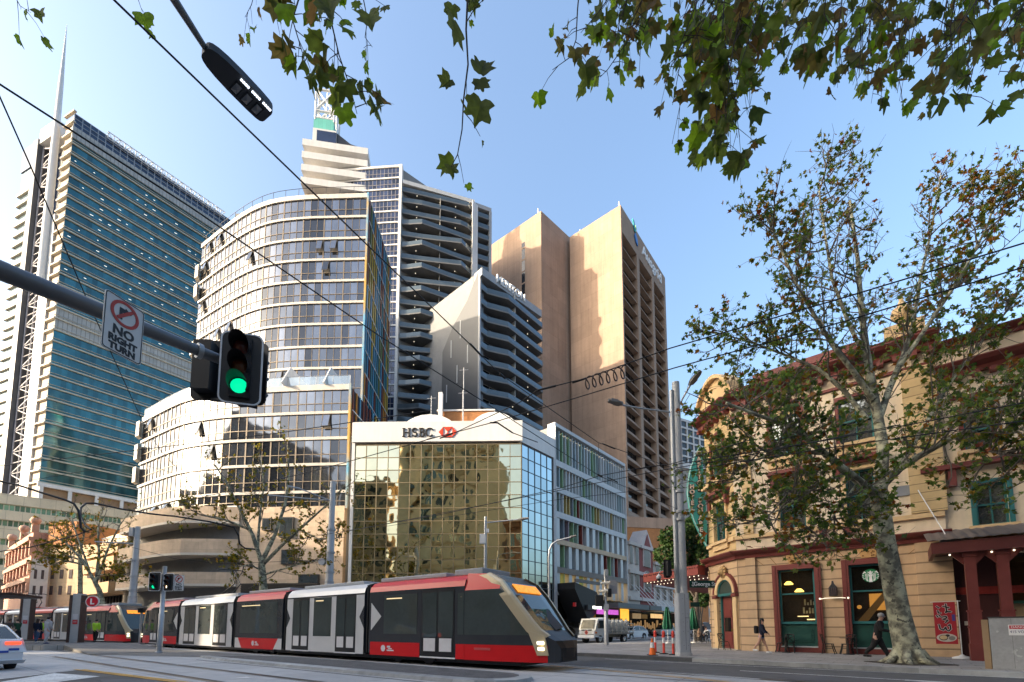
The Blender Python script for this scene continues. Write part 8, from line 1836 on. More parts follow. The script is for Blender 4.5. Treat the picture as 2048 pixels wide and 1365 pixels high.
st_ = [[(.16, .90), (.27, .86)], [(.20, .80), (.22, .74), (.34, .74)], [(.44, .90), (.72, .86)], [(.58, .95), (.60, .80), (.55, .75), (.68, .78), (.80, .76)], [(.13, .68), (.19, .64)], [(.24, .69), (.29, .66)], [(.34, .64), (.55, .66), (.58, .62), (.40, .59), (.62, .56), (.50, .51)], [(.20, .46), (.24, .36), (.38, .33), (.50, .40), (.52, .34), (.62, .31), (.72, .36), (.70, .46), (.62, .44)]]
brush(st_, sign_w, .008, .036, 'character_outline'); brush(st_, sign_k, .012, .024, 'character')
mb = MB(); mb.fbox(Fb, -.70+.52, -.70+.61, .007, .011, lerp(fz0, fz1, .55), lerp(fz0, fz1, .70)); mb.build('blue_tab', M('tab_blue', (.06, .05, .25), .5), bl)
mb = MB()
def el(cx, cy, rx, ry, d, m): mb.fprism(Fb, [(-.70+.64*(cx+rx*math.cos(2*math.pi*k/20)), lerp(fz0, fz1, cy+ry*math.sin(2*math.pi*k/20))) for k in range(20)], d, d+.003, m)
el(.5, .15, .46, .10, .008, 0); el(.36, .15, .2, .065, .012, 1); el(.36, .155, .17, .05, .016, 2); el(.74, .14, .15, .05, .012, 3); el(.55, .20, .1, .03, .013, 1)
mb.build('bowl_drawing', [M('draw_pale', (.5, .45, .4), .6), sign_k, M('draw_tan', (.55, .40, .22), .6), M('draw_grey', (.2, .19, .18), .6)], bl)
# electrical cabinet at the right edge
q0 = atZ(1986, 1339, .15); q1 = atZ(2105, 1345, .15); Fc = Fr(xy(q0), xy(q1)); zc = Fc.Z(2000, 1236); ec = thing('electrical_cabinet', 'grey steel electrical cabinet with a DANGER 415 VOLTS notice', 'cabinet', (q0.x, q0.y, .15)); L_ = 1.35
mb = MB(); mb.fbox(Fc, 0, L_, -.55, 0, .15, zc); mb.build('case', M('cabinet_steel', (.30, .30, .295), .55, var=.15, vs=2, speck=(5, .66, (.4, .4, .38))), ec, bevel=.01)
mb = MB(); mb.fbox(Fc, -.16, -.02, -.5, -.06, .15, zc-.05); mb.build('timber_guard', M('timber_tan', (.30, .20, .11), .8), ec)
mb = MB(); mb.fbox(Fc, .44, .445, .0, .003, .2, zc-.02); mb.fbox(Fc, -.02, L_+.02, -.57, .02, zc, zc+.03); mb.build('seam', M('seam', (.05,)*3), ec)
a, b = Fc.at(2018, 1271), Fc.at(2018, 1250); mb = MB(); mb.fbox(Fc, a[0], a[0]+.46, .0, .008, a[1], b[1]); nt = mb.build('notice', sign_w, ec); h_ = b[1]-a[1]
mb = MB(); mb.fbox(Fc, a[0]+.02, a[0]+.44, .0081, .010, b[1]-h_*.40, b[1]-h_*.06); mb.build('header', M('danger_red', (.45, .02, .03), .5), nt)
text_mb('DANGER', h_*.30, .002, fr_mat(Fc, a[0]+.23, .013, b[1]-h_*.23)).build('lettering', sign_w, nt); text_mb('415 VOLTS', h_*.34, .002, fr_mat(Fc, a[0]+.23, .011, a[1]+h_*.32), sx=.85).build('lettering', M('danger_navy', (.01, .02, .10), .5), nt)
# flattened litter on the rails
mb = MB(); c = atZ(492, 1357, 0); mb.add([V((c.x+x, c.y+y, z)) for x, y, z in ((-.28, .0, .016), (-.05, .12, .03), (.08, .05, .016), (.35, .14, .02), (.1, -.06, .016))], [(0, 1, 2, 4), (2, 3, 4)]); tag(mb.build('paper_litter', sign_w, None, recalc=False), 'crumpled flat white paper lying on the near tram track', 'litter')
# ================================================================== people
skin_m = M('skin', (.48, .27, .19), .6, var=.06); hair_k = M('hair_black', (.012, .010, .009), .55); hair_g = M('hair_grey', (.34, .32, .30), .7)
def skin_mesh(name, chains, mat, par, sub=1):
    'limbs as chains of (x, y, z, radius) grown into one smooth surface; chains share joints by position'
    vs, es, rs, idx = [], [], [], {}
    for ch in chains:
        prev = None
        for x, y, z, r in ch:
            k = (round(x, 3), round(y, 3), round(z, 3))
            if k not in idx: idx[k] = len(vs); vs.append((x, y, z)); rs.append(r)
            if prev is not None and prev != idx[k] and (prev, idx[k]) not in es: es.append((prev, idx[k]))
            prev = idx[k]
    me = bpy.data.meshes.new(name); me.from_pydata(vs, es, []); me.materials.append(mat)
    bm = bmesh.new(); bm.from_mesh(me); ly = bm.verts.layers.skin.verify(); bm.verts.ensure_lookup_table()
    for v, r in zip(bm.verts, rs): v[ly].radius = (r, r) if not isinstance(r, tuple) else r
    bm.verts[0][ly].use_root = True; bm.to_mesh(me); bm.free()
    o = bpy.data.objects.new(name, me); COL.objects.link(o); o.parent = par
    s = o.modifiers.new('skin', 'SKIN'); s.use_smooth_shade = True
    if sub: m = o.modifiers.new('sub', 'SUBSURF'); m.levels = m.render_levels = sub
    return o
def person(label, loc, rot, top, bot, shoe, hair=hair_k, H=1.72, stride=0.0, lean=0.0, arms=((.05, .05), (.05, .05)), bare_legs=False, long_hair=False, sit=False, bag=None, hood=None, skirtlen=.5, stocky=1.0):
    'x = walking direction. arms = (forward reach of elbow, of hand) per side, right then left'
    t = thing('person', label, 'person', loc, rot); s = H/1.72; k = stocky
    P = lambda x, y, z, r: (round((x+lean*max(0, z-.9))*s, 4), round(y*s, 4), round(z*s, 4), r*s)
    hz = .92 if not sit else .50; up = hz-.92
    hip, waist, chest, neck = P(0, 0, hz, .135*k), P(0, 0, hz+.16, .130*k), P(.01, 0, hz+.40, .148*k), P(.015, 0, hz+.54, .065)
    head0, head1 = P(.03, 0, hz+.62, .075), P(.035, 0, hz+.72, .095)
    def leg(q, st_):
        if sit: return [P(0, q*.09, hz, .11), P(.22, q*.11, hz-.0, .085), P(.42, q*.12, hz-.02, .065), P(.44, q*.12, .28, .052), P(.42, q*.12, .08, .042)]
        kx, ax = st_*.45, st_*.85-(0.06 if st_ < 0 else 0); lift = .10 if st_ < -.2 else 0
        return [P(0, q*.09, hz-.06, .115*k), P(kx*.9+.03*abs(st_), q*.095, .49, .075*k), P(ax*.85, q*.095, .27+lift*.7, .058*k), P(ax, q*.095, .09+lift, .042)]
    def foot(lg, lift=0): x, y, z, r = lg[-1]; return [(x-.05*s, y, z-.045*s, .038*s), (x+.05*s, y, z-.05*s, .042*s), (x+.15*s, y, z-.058*s, .032*s)]
    L, Rr = leg(1, stride), leg(-1, -stride)
    def arm(q, a):
        sh = P(.01, q*.18*k, hz+.47, .062*k); el = P(a[0], q*.22*k, hz+.22, .046*k); wr = P(a[1], q*.20, hz+.02+max(0, a[1]-.1)*.55, .030); return sh, el, wr
    arms_ = [arm(-1, arms[0]), arm(1, arms[1])]
    th = lambda p: (p[0], p[1], p[2], p[3]*.78)
    ch = [[th(hip), th(waist), th(chest), neck, head0, head1]]
    for lg in (L, Rr): ch.append([hip]+lg)
    for sh, el, wr in arms_:
        hd = (wr[0]+.05*s, wr[1], wr[2]-.05*s, .032*s); ch.append([chest, sh, el, wr, hd])
        for i, (dy, ln) in enumerate(((-.028, .062), (-.01, .075), (.01, .07), (.027, .055))): ch.append([hd, (hd[0]+.025*s, hd[1]+dy*s, hd[2]-.045*s, .011*s), (hd[0]+.045*s, hd[1]+dy*s, hd[2]-.045*s-ln*.6*s, .009*s)])
        ch.append([wr, (wr[0]+.05*s, wr[1]+.03*s, wr[2]-.02*s, .012*s), (wr[0]+.085*s, wr[1]+.04*s, wr[2]-.05*s, .010*s)])
    b = skin_mesh('body', ch, skin_m, t)
    hx, hy, hz_, _ = head1; c = V((hx, hy, hz_))
    mb = MB(); mb.ball(c+V((.09, 0, -.02))*s, .018*s, .016*s, .03*s, 6)
    for q in (-1, 1): mb.ball(c+V((0.0, q*.09, -.015))*s, .02*s, .012*s, .032*s, 6)
    mb.build('nose_and_ears', skin_m, t, local=True)
    mb = MB()
    for q in (-1, 1): mb.ball(c+V((.082, q*.035, .01))*s, .012*s, .015*s, .009*s, 6)
    mb.ball(c+V((.082, 0, -.06))*s, .008*s, .028*s, .007*s, 6); mb.build('face_marks', M('face_dark', (.08, .03, .025), .5), t, local=True)
    mb = MB(); mb.ball(c+V((-.022, 0, .028))*s, .104*s, .10*s, .105*s, 14)
    if long_hair: mb.ball(c+V((-.065, 0, -.12))*s, .075*s, .09*s, .17*s, 12)
    mb.build('hair', hair, t, local=True)
    g = lambda p, f, dr=.014: (p[0], p[1], p[2], p[3]*f+dr)
    mb = MB(); n = 16; rings = []
    for zz_, rx, ry in ((-.13, .125, .165), (.0, .135, .17), (.16, .125, .155), (.34, .14, .18), (.45, .125, .20), (.50, .085, .15), (.545, .06, .07)):
        px_, py_, pz_, _ = P(.012, 0, hz+zz_, 1); rings.append([(px_+rx*k*s*math.cos(2*math.pi*q/n), py_+ry*k*s*math.sin(2*math.pi*q/n), pz_) for q in range(n)])
    vs = [v for rg in rings for v in rg]; mb.add(vs, [(i*n+q, i*n+(q+1) % n, (i+1)*n+(q+1) % n, (i+1)*n+q) for i in range(len(rings)-1) for q in range(n)], 0, True); mb.add(rings[0], [tuple(range(n))])
    for sh, el, wr in arms_:
        mb.ball(sh[:3], sh[3]+.022, n=10); mb.tube([sh[:3], tuple(lerp(a, b_, .5) for a, b_ in zip(sh[:3], el[:3])), el[:3], tuple(lerp(a, b_, .5) for a, b_ in zip(el[:3], wr[:3])), wr[:3]], [sh[3]+.02, el[3]+.026, el[3]+.018, el[3]+.010, wr[3]+.016], 10)
    mb.build('jacket', top, t, local=True, recalc=False)
    lb = [[(hip[0], hip[1], hip[2]+.06, hip[3]-.004), (hip[0], hip[1], hip[2]-.02, hip[3]+.004)]+[g(p, 1.08) for p in (lg[:2] if bare_legs else lg)] for lg in (L, Rr)]
    if bare_legs: lb = [[q[0], q[1], q[2], tuple(lerp(a, b_, .45) for a, b_ in zip(q[2][:3], q[3][:3]))+(q[2][3],)] for q in lb]
    skin_mesh('trousers' if not bare_legs else 'shorts', lb, bot, t)
    mb = MB()
    for lg in (L, Rr):
        f = foot(lg); mb.tube([f[0][:3], f[1][:3], f[2][:3]], [f[0][3], f[1][3]*1.05, f[2][3]], 8); mb.ball(f[2][:3], f[2][3], n=8); mb.ball(f[0][:3], f[0][3], n=8)
    mb.build('shoe', shoe, t, local=True)
    if bag: mb = MB(); mb.obox((-.30*s, -.16*s, (hz+.06)*s), (.17*s, 0, 0), (0, .30*s, 0), (0, 0, .40*s)); mb.build('backpack', bag, t, local=True, bevel=.05)
    if hood: mb = MB(); mb.ball(c+V((-.05, 0, -.13))*s, .10*s, .13*s, .07*s, 10); mb.build('hood', hood, t, local=True)
    return t
cl_black = M('cloth_black', (.016, .015, .016), .85, var=.2, vs=5); cl_navy = M('cloth_navy', (.012, .016, .035), .85, var=.2, vs=5); cl_grey = M('cloth_pale_grey', (.46, .45, .46), .85, var=.12, vs=5); cl_green = M('cloth_green', (.015, .06, .03), .85, var=.2); cl_hivis = M('cloth_hivis', (.45, .75, .04), .7, var=.1); denim = M('denim', (.05, .09, .17), .85, var=.2, vs=6); denim_l = M('denim_light', (.14, .22, .36), .85, var=.2, vs=6); cl_tan = M('cloth_tan', (.40, .26, .17), .85); cl_white = M('cloth_white', (.62, .61, .60), .85, var=.08); shoe_w = M('shoe_white', (.6, .6, .6), .6); shoe_k = M('shoe_black', (.012,)*3, .5)
ra_ = ra
person('older man in a black jacket and dark trousers striding right past the right window', atZ(1757, 1320, .15), ra_, cl_black, cl_black, shoe_k, hair_g, 1.72, .36, .20, ((.10, .34), (-.06, .05)), stocky=1.08)
person('woman in a dark hooded jacket and denim shorts walking right past the hotel wall', atZ(1524, 1306.5, .15), ra_, cl_navy, denim_l, shoe_w, hair_k, 1.62, .30, .06, ((.12, .22), (.1, .24)), True, True, bag=cl_black, stocky=.92)
person('person in a pale grey hooded tracksuit seen from behind at the tram stop', atZ(92, 1288, .31), R(80), cl_grey, cl_grey, M('shoe_blue', (.05, .07, .16), .6), hair_k, 1.74, .08, .04, ((.02, .12), (.02, .14)), hood=cl_grey, stocky=1.05)
person('person in a navy jacket and jeans beside the one in the pale grey tracksuit', atZ(72, 1286.5, .31), R(95), cl_navy, denim, shoe_w, M('hair_brown', (.05, .03, .02), .6), 1.64, .10, .0, ((.04, .1), (.05, .1)), long_hair=True, stocky=1.08)
person('person in a dark green top and black trousers behind the left stop totem', atZ(34, 1281, .31), R(170), cl_green, cl_black, shoe_k, hair_k, 1.74, .15, .12, ((.1, .3), (.1, .26)))
person('person in a lime high visibility vest waiting beyond the pale tracksuit', atZ(81, 1280, .31), R(60), cl_hivis, cl_navy, shoe_k, hair_k, 1.72, .05, .0)
person('lime vested worker standing by the second tram door near the round L sign', atZ(190, 1284, .31), R(100), cl_hivis, cl_black, shoe_k, hair_k, 1.66, .05, .0)
person('man in a grey brown coat leaning forward at the far left of the stop', atZ(12, 1283, .31), R(-20), M('cloth_taupe', (.10, .08, .07), .85), cl_tan, shoe_k, M('hair_brown', (.05,)*3), 1.70, .1, .35, ((.15, .3), (.15, .3)))
person('bare shouldered patron in tan sitting at the cafe table right of the big pole', atZ(1398, 1283.5, .15), R(-20), cl_tan, cl_black, shoe_k, hair_k, 1.68, sit=True, lean=.1, arms=((.2, .34), (.2, .34)))
person('patron in a white shirt leaning over the cafe table near the hotel corner', atZ(1415, 1283, .15), R(190), cl_white, denim, shoe_k, M('hair_brown', (.05,)*3), 1.70, sit=True, lean=.35, arms=((.2, .36), (.2, .36)))
person('distant pedestrian in black crossing behind the cafe tables', atZ(1407, 1277, .15), R(70), cl_black, cl_black, shoe_k, hair_k, 1.7, .2)
# ================================================================== trees
def leaf_mat(name, cols, transl=0.35, rough=0.6):
    m = bpy.data.materials.new(name); m.use_nodes = True; N = m.node_tree.nodes; Lk = m.node_tree.links; b = N['Principled BSDF']
    at = N.new('ShaderNodeAttribute'); at.attribute_name = 'rnd'; cr = N.new('ShaderNodeValToRGB'); cr.color_ramp.interpolation = 'LINEAR'
    el = cr.color_ramp.elements
    for i, (p, c) in enumerate(cols):
        e = el[i] if i < 2 else el.new(p)
        e.position = p; e.color = (*c, 1)
    Lk.new(at.outputs['Fac'], cr.inputs[0])
    geo = N.new('ShaderNodeNewGeometry'); n = N.new('ShaderNodeTexNoise'); n.inputs['Scale'].default_value = 14; Lk.new(geo.outputs['Position'], n.inputs[0])
    mr = N.new('ShaderNodeMapRange'); mr.inputs[1].default_value = .3; mr.inputs[2].default_value = .7; mr.inputs[3].default_value = .65; mr.inputs[4].default_value = 1.25; Lk.new(n.outputs[0], mr.inputs[0])
    mx = N.new('ShaderNodeMix'); mx.data_type = 'RGBA'; mx.blend_type = 'MULTIPLY'; mx.inputs[0].default_value = 1; Lk.new(cr.outputs[0], mx.inputs[6])
    cb = N.new('ShaderNodeCombineColor'); [Lk.new(mr.outputs[0], cb.inputs[i]) for i in range(3)]; Lk.new(cb.outputs[0], mx.inputs[7])
    Lk.new(mx.outputs[2], b.inputs['Base Color']); b.inputs['Roughness'].default_value = rough; b.inputs['Specular IOR Level'].default_value = 0.25
    tr = N.new('ShaderNodeBsdfTranslucent'); sh = N.new('ShaderNodeMixShader'); sh.inputs[0].default_value = transl
    hs = N.new('ShaderNodeHueSaturation'); hs.inputs['Value'].default_value = 1.7; hs.inputs['Saturation'].default_value = 1.15; Lk.new(mx.outputs[2], hs.inputs['Color']); Lk.new(hs.outputs[0], tr.inputs[0])
    Lk.new(b.outputs[0], sh.inputs[1]); Lk.new(tr.outputs[0], sh.inputs[2]); Lk.new(sh.outputs[0], N['Material Output'].inputs[0]); return m
LG = [(0.0, (0.045, 0.080, 0.024)), (0.45, (0.095, 0.150, 0.036)), (0.72, (0.165, 0.21, 0.045)), (0.86, (0.16, 0.15, 0.025)), (0.94, (0.24, 0.11, 0.02)), (1.0, (0.16, 0.05, 0.018))]
LA = [(0.0, (0.05, 0.075, 0.018)), (0.3, (0.11, 0.11, 0.02)), (0.6, (0.28, 0.16, 0.02)), (0.85, (0.26, 0.075, 0.018)), (1.0, (0.14, 0.035, 0.015))]
LY_ = [(0.0, (0.05, 0.065, 0.015)), (0.4, (0.12, 0.115, 0.022)), (0.8, (0.22, 0.17, 0.03)), (1.0, (0.20, 0.10, 0.025))]
LD = [(0.0, (0.010, 0.028, 0.008)), (0.6, (0.028, 0.065, 0.016)), (1.0, (0.06, 0.10, 0.025))]
LF = [(0.0, (0.065, 0.080, 0.026)), (0.40, (0.11, 0.14, 0.034)), (0.66, (0.17, 0.27, 0.04)), (0.76, (0.11, 0.11, 0.035)), (1.0, (0.15, 0.09, 0.04))]
lm_green, lm_aut, lm_yel, lm_dark, lm_fore = leaf_mat('plane_leaf', LG), leaf_mat('autumn_leaf', LA), leaf_mat('yellowing_leaf', LY_, 0.45), leaf_mat('dark_leaf', LD, 0.2), leaf_mat('foreground_leaf', LF, 0.55)
bark = M('plane_bark', (0.165, 0.155, 0.115), 0.85, var=0.2, vs=3.2, bump=0.4, bs=14, colb=(0.42, 0.40, 0.27), speck=(6, 0.60, (0.10, 0.095, 0.07)))
bark_s = M('branch_bark', (0.15, 0.13, 0.105), 0.85, var=0.3, vs=3.0)
twig_m = M('twig_bark', (0.045, 0.035, 0.028), 0.85, var=0.2, vs=5)
OUT = [(90, 1.0), (82, .84), (76, .72), (66, .66), (57, .80), (46, .94), (38, .78), (26, .62), (14, .66), (-2, .80), (-16, .62), (-40, .54), (-68, .40), (-90, .26)]
OUT = OUT + [(180-a, r) for a, r in OUT[1:-1]][::-1]
OUTS = [(90, 1.0), (66, .55), (40, .92), (10, .5), (-25, .66), (-90, .2), (205, .66), (170, .5), (140, .92), (114, .55)]
def add_leaf(mb, p, tip, nrm, size, m=0, r=None, fine=False):
    tip = tip.normalized(); x = tip.cross(nrm); x = x.normalized() if x.length > 1e-4 else tip.orthogonal().normalized(); z = x.cross(tip)
    o = OUT if fine else OUTS; vs = []
    cup = rnd.uniform(-.1, .75); bend = rnd.uniform(-0.3, 0.9)
    for a, rr in o:
        a_ = R(a); rr *= rnd.uniform(0.80, 1.10); lx, ly = rr*math.cos(a_), 0.22+rr*math.sin(a_)
        vs.append(p+(x*lx*rnd.uniform(.85, 1.0)+tip*ly+z*(abs(lx)*cup-bend*ly*ly*0.5))*size*0.62)
    c = p+(tip*0.22)*size*0.62; n = len(vs); r = rnd.random() if r is None else r
    mb.add([c]+vs, [(0, i+1, (i+1) % n+1) for i in range(n)], m, False, None, r)
def rdir(up=0.0):
    while True:
        v = V((rnd.uniform(-1, 1), rnd.uniform(-1, 1), rnd.uniform(-1, 1)))
        if 0.05 < v.length < 1: v.normalize(); v.z += up; return v.normalized()
def branch(mb, p, d, L, r0, segs=4, wob=0.25, trop=0.1, n=4, m=0):
    pts = [V(p)]; d = d.normalized()
    for i in range(segs):
        d = (d+rdir()*wob+V((0, 0, trop))).normalized(); pts.append(pts[-1]+d*(L/segs))
    mb.tube(pts, [lerp(r0, r0*0.3, i/segs) for i in range(segs+1)], n, m, caps=False); return pts
def along_pts(pts, f):
    i = min(int(f*(len(pts)-1)), len(pts)-2); t = f*(len(pts)-1)-i; return pts[i].lerp(pts[i+1], t), (pts[i+1]-pts[i]).normalized()
def crown(limbs, tw, lf, n2, L2, n3, L3, leaves, size, dens=lambda p: 1.0, lmat=lambda p: 0, r2=0.035, trop=0.12, start=0.25, droop=0.3, fine=False):
    for pts in limbs:
        for k in range(n2):
            f = lerp(start, 1.0, (k+rnd.random())/n2); p, t = along_pts(pts, min(f, 0.999)); d = (t*0.6+rdir(0.25)).normalized()
            Lx = L2*(1.15-0.5*f)*rnd.uniform(0.6, 1.2); b2 = branch(tw, p, d, Lx, r2, 4, 0.3, trop)
            for j in range(n3):
                g = lerp(0.25, 1.0, (j+rnd.random())/n3); q, t2 = along_pts(b2, min(g, .999)); b3 = branch(tw, q, (t2*0.5+rdir(0.2)).normalized(), L3*rnd.uniform(.5, 1.2), r2*0.4, 3, 0.35, trop*0.6, 3)
                de = dens(b3[-1])
                for l in range(leaves):
                    if rnd.random() > de: continue
                    a, t3 = along_pts(b3, rnd.uniform(0.35, .999)); tip = (rdir()+V((0, 0, -droop))).normalized()
                    add_leaf(lf, a+rdir()*size*0.35, tip, rdir(0.5), size*rnd.uniform(0.65, 1.15), lmat(a), fine=fine)
# ------------------------------------------------------------------ the big plane tree on the right-hand footpath
tb = atZ(1818, 1327, 0.15); TY = tb.y
pt = thing('plane_tree', 'big plane tree with mottled trunk and sparse autumn leaves before the corner hotel', 'tree', (tb.x, tb.y, 0.15), 0, 'plane trees along the street')
def px3(lst, dy0, dy1): n = len(lst); return [atY(u, v, TY+lerp(dy0, dy1, i/(n-1))) for i, (u, v) in enumerate(lst)]
mb = MB()
trunk = [V((tb.x, tb.y, 0.10))]+px3([(1812, 1290), (1797, 1225), (1783, 1150), (1770, 1080), (1760, 1010), (1758, 985)], 0, 0)
mb.tube(trunk, [0.45, 0.365, 0.32, 0.30, 0.285, 0.28, 0.26], 20, 0)
for k in range(7):
    a = 2*math.pi*k/7+0.3; mb.tube([V((tb.x+0.28*math.cos(a), tb.y+0.28*math.sin(a), 0.55)), V((tb.x+0.5*math.cos(a), tb.y+0.5*math.sin(a), 0.26)), V((tb.x+0.85*math.cos(a+.2), tb.y+0.85*math.sin(a+.2), 0.12))], [0.17, 0.13, 0.04], 8)
limbs_px = [([(1756, 1010), (1745, 985), (1715, 960), (1680, 935), (1645, 905), (1610, 870), (1570, 845), (1520, 830), (1455, 805)], 0, -1.8, 0.17),
            ([(1758, 990), (1766, 900), (1757, 850), (1746, 775), (1735, 700), (1720, 620), (1714, 520), (1702, 400)], 0, 0.6, 0.21),
            ([(1764, 975), (1800, 940), (1840, 912), (1900, 880), (1980, 838), (2070, 790)], 0, -1.6, 0.15),
            ([(1757, 850), (1780, 780), (1805, 710), (1828, 650), (1842, 560), (1858, 470), (1880, 350)], 0.1, 1.8, 0.12),
            ([(1748, 800), (1710, 750), (1665, 690), (1630, 640), (1590, 570), (1555, 480), (1530, 430)], 0.1, -1.2, 0.10),
            ([(1735, 840), (1690, 780), (1640, 740), (1580, 715), (1510, 690), (1430, 665)], 0.1, 1.6, 0.09),
            ([(1742, 740), (1700, 650), (1665, 560), (1650, 470), (1640, 380), (1655, 320)], 0.3, 1.4, 0.08),
            ([(1800, 930), (1850, 850), (1900, 770), (1960, 690), (2030, 600)], 0, 1.6, 0.09),
            ([(1790, 745), (1850, 660), (1920, 560), (1975, 450), (2010, 340)], 0.2, -1.2, 0.085),
            ([(1700, 945), (1660, 960), (1610, 990), (1560, 1020), (1500, 1050)], -0.2, -1.5, 0.07),
            ([(1720, 965), (1690, 1000), (1660, 1040), (1640, 1075)], -0.2, -1.0, 0.05),
            ([(1640, 905), (1560, 900), (1500, 930), (1440, 970)], -1.0, -0.2, 0.06),
            ([(1905, 878), (1960, 900), (2020, 905), (2080, 930)], -1.2, -2.0, 0.05)]
limbs = []
for lst, a, b_, r in limbs_px:
    p = px3(lst, a, b_); p = [q+rdir()*0.05 for q in p]; limbs.append(p); mb.tube(p, [lerp(r, r*0.22, i/(len(p)-1)) for i in range(len(p))], 9)
mb.build('trunk', bark, pt)
def tdens(p):
    u = upix(p, p.z); v = PY-FPX*((p.z-HC)*CP-p.y*SP)/(p.y*CP+(p.z-HC)*SP)
    if v < 330: return 0.35
    d = 0.72
    if 1620 < u < 1850 and 360 < v < 700: d = 0.20
    elif u < 1620 and v < 620: d = 0.55
    if v > 700: d = 0.58
    if v > 1040: d = 0.5
    if u > 1500 and u < 1760 and 700 < v < 1050: d = 0.5
    if 1850 < u and v < 700: d = 0.62
    return d
def tmat(p):
    u = upix(p, p.z); v = PY-FPX*((p.z-HC)*CP-p.y*SP)/(p.y*CP+(p.z-HC)*SP)
    pr = 0.62 if (u > 1780 and v < 470) else (0.25 if v < 620 else 0.07)
    return 1 if rnd.random() < pr else 0
tw, lf = MB(), MB()
crown(limbs, tw, lf, 24, 2.1, 9, 1.0, 8, 0.235, tdens, tmat, 0.03, 0.13, 0.28)
tw.build('branch', bark_s, pt, recalc=False); lf.build('foliage', [lm_green, lm_aut], pt, recalc=False)
mb = MB(); mb.prism([(tb.x+x, tb.y+y, 0.15) for x, y in rrect(1.9, 1.9, 0.3)], (0, 0, 0.012)); struct(mb, 'tree_pit', [M('soil', (0.05, 0.04, 0.03), 0.95, var=0.4, vs=6)])
# ------------------------------------------------------------------ smaller plane trees behind the trams
def small_tree(label, ub, Y, vtop, limbs_px, size, leaves, lm, n2=9, L2=2.6, n3=6, L3=1.2, r=0.2, dens=lambda p: 0.8, grp='plane trees along the street'):
    b = atY(ub, 1230, Y); t = thing('plane_tree', label, 'tree', (b.x, b.y, 0.15), 0, grp); mb = MB(); lb = []
    for i, (lst, a, c, rr) in enumerate(limbs_px):
        p = [atY(u, v, Y+lerp(a, c, k/(len(lst)-1))) for k, (u, v) in enumerate(lst)]
        if i == 0: p = [V((p[0].x, p[0].y, 0.1))]+p
        if i: lb.append(p)
        mb.tube(p, [lerp(rr, rr*(0.7 if i == 0 else 0.25), k/(len(p)-1)) for k in range(len(p))], 8)
    mb.build('trunk', bark, t); tw, lf = MB(), MB()
    crown(lb, tw, lf, n2, L2, n3, L3, leaves, size, dens, lambda p: 0, 0.04, 0.14, 0.2)
    tw.build('branch', bark_s, t, recalc=False); lf.build('foliage', lm, t, recalc=False); return t
small_tree('half bare plane tree with yellowing leaves in front of the curved tower podium', 527, 33, 880,
    [([(527, 1185), (525, 1150), (523, 1125)], 0, 0, 0.33), ([(523, 1125), (505, 1070), (480, 1020), (455, 970), (430, 930)], 0, -1, 0.17), ([(523, 1125), (550, 1070), (570, 1010), (578, 950), (575, 890)], 0, 0.8, 0.17), ([(525, 1130), (570, 1085), (620, 1040), (665, 1000), (690, 970)], 0, -0.8, 0.14),
     ([(515, 1095), (520, 1030), (528, 970), (520, 910)], 0, 1.2, 0.11), ([(500, 1060), (450, 1040), (400, 1030), (365, 1010)], -0.2, -1.5, 0.10), ([(527, 1150), (560, 1140), (610, 1125), (660, 1120)], 0, -1.4, 0.09), ([(520, 1140), (500, 1130), (470, 1135)], 0, -1.4, 0.06), ([(600, 1060), (640, 1080), (690, 1075)], -0.4, -1.0, 0.07)],
    0.26, 8, [lm_yel], 10, 2.0, 6, 0.9, dens=lambda p: 0.42 if p.z > 11 else 0.85)
small_tree('bare topped plane tree at the tram stop with thin yellow leaves low down', 197, 44, 1010,
    [([(205, 1205), (198, 1180), (190, 1165)], 0, 0, 0.26), ([(190, 1165), (165, 1120), (130, 1085), (90, 1065)], 0, -1, 0.15), ([(192, 1165), (198, 1110), (196, 1060), (205, 1015)], 0, 1, 0.15), ([(195, 1160), (215, 1100), (240, 1050), (262, 1020)], 0, 0.6, 0.12), ([(180, 1145), (150, 1060), (140, 1020)], 0, 1, 0.10), ([(170, 1130), (120, 1120), (75, 1110)], 0, -1.5, 0.10), ([(192, 1150), (230, 1150), (262, 1150)], 0, -1, 0.07)],
    0.34, 7, [lm_yel], 9, 2.4, 6, 1.1, dens=lambda p: 0.10 if (p.z > 10.0) else 0.9)
small_tree('slender plane tree trunk at the far left stop, left of the bare topped one', 162, 48, 1030, [([(160, 1205), (161, 1150), (160, 1110)], 0, 0, 0.24), ([(160, 1110), (150, 1080), (120, 1060)], 0, 0, 0.12), ([(160, 1110), (168, 1070), (172, 1040)], 0, 0, 0.12), ([(160, 1120), (130, 1110), (100, 1120)], 0, -1, 0.1)], 0.34, 6, [lm_yel], 8, 2.0, 5, 1.0, dens=lambda p: 0.8)
# dark evergreen down the side street
def bushy(label, ub, vb, Y, blobs, size, nleaf, lm, nm='fig_tree', cat='tree'):
    b = atY(ub, vb, Y); t = thing(nm, label, cat, (b.x, b.y, 0.15)); mb = MB(); lf = MB(); tw = MB()
    top = atY(ub, blobs[0][1]+20, Y); mb.tube([V((b.x, b.y, 0.1)), V((b.x, b.y, top.z*0.5)), top], [0.3, 0.24, 0.12], 8)
    for u, v, ru, rv in blobs:
        c = atY(u, v, Y+rnd.uniform(-1, 1)); a = ru/900*Y; h_ = rv/900*Y; mb.tube([V((b.x, b.y, top.z*0.45)), c], [0.12, 0.04], 5)
        for k in range(nleaf):
            d = rdir(); f = rnd.uniform(0.45, 1.0)**0.5; p = c+V((d.x*a*f, d.y*a*f, d.z*h_*f)); add_leaf(lf, p, rdir()+V((0, 0, -.3)), rdir(.5), size*rnd.uniform(.7, 1.2))
    mb.build('trunk', bark_s, t); lf.build('foliage', lm, t, recalc=False); return t
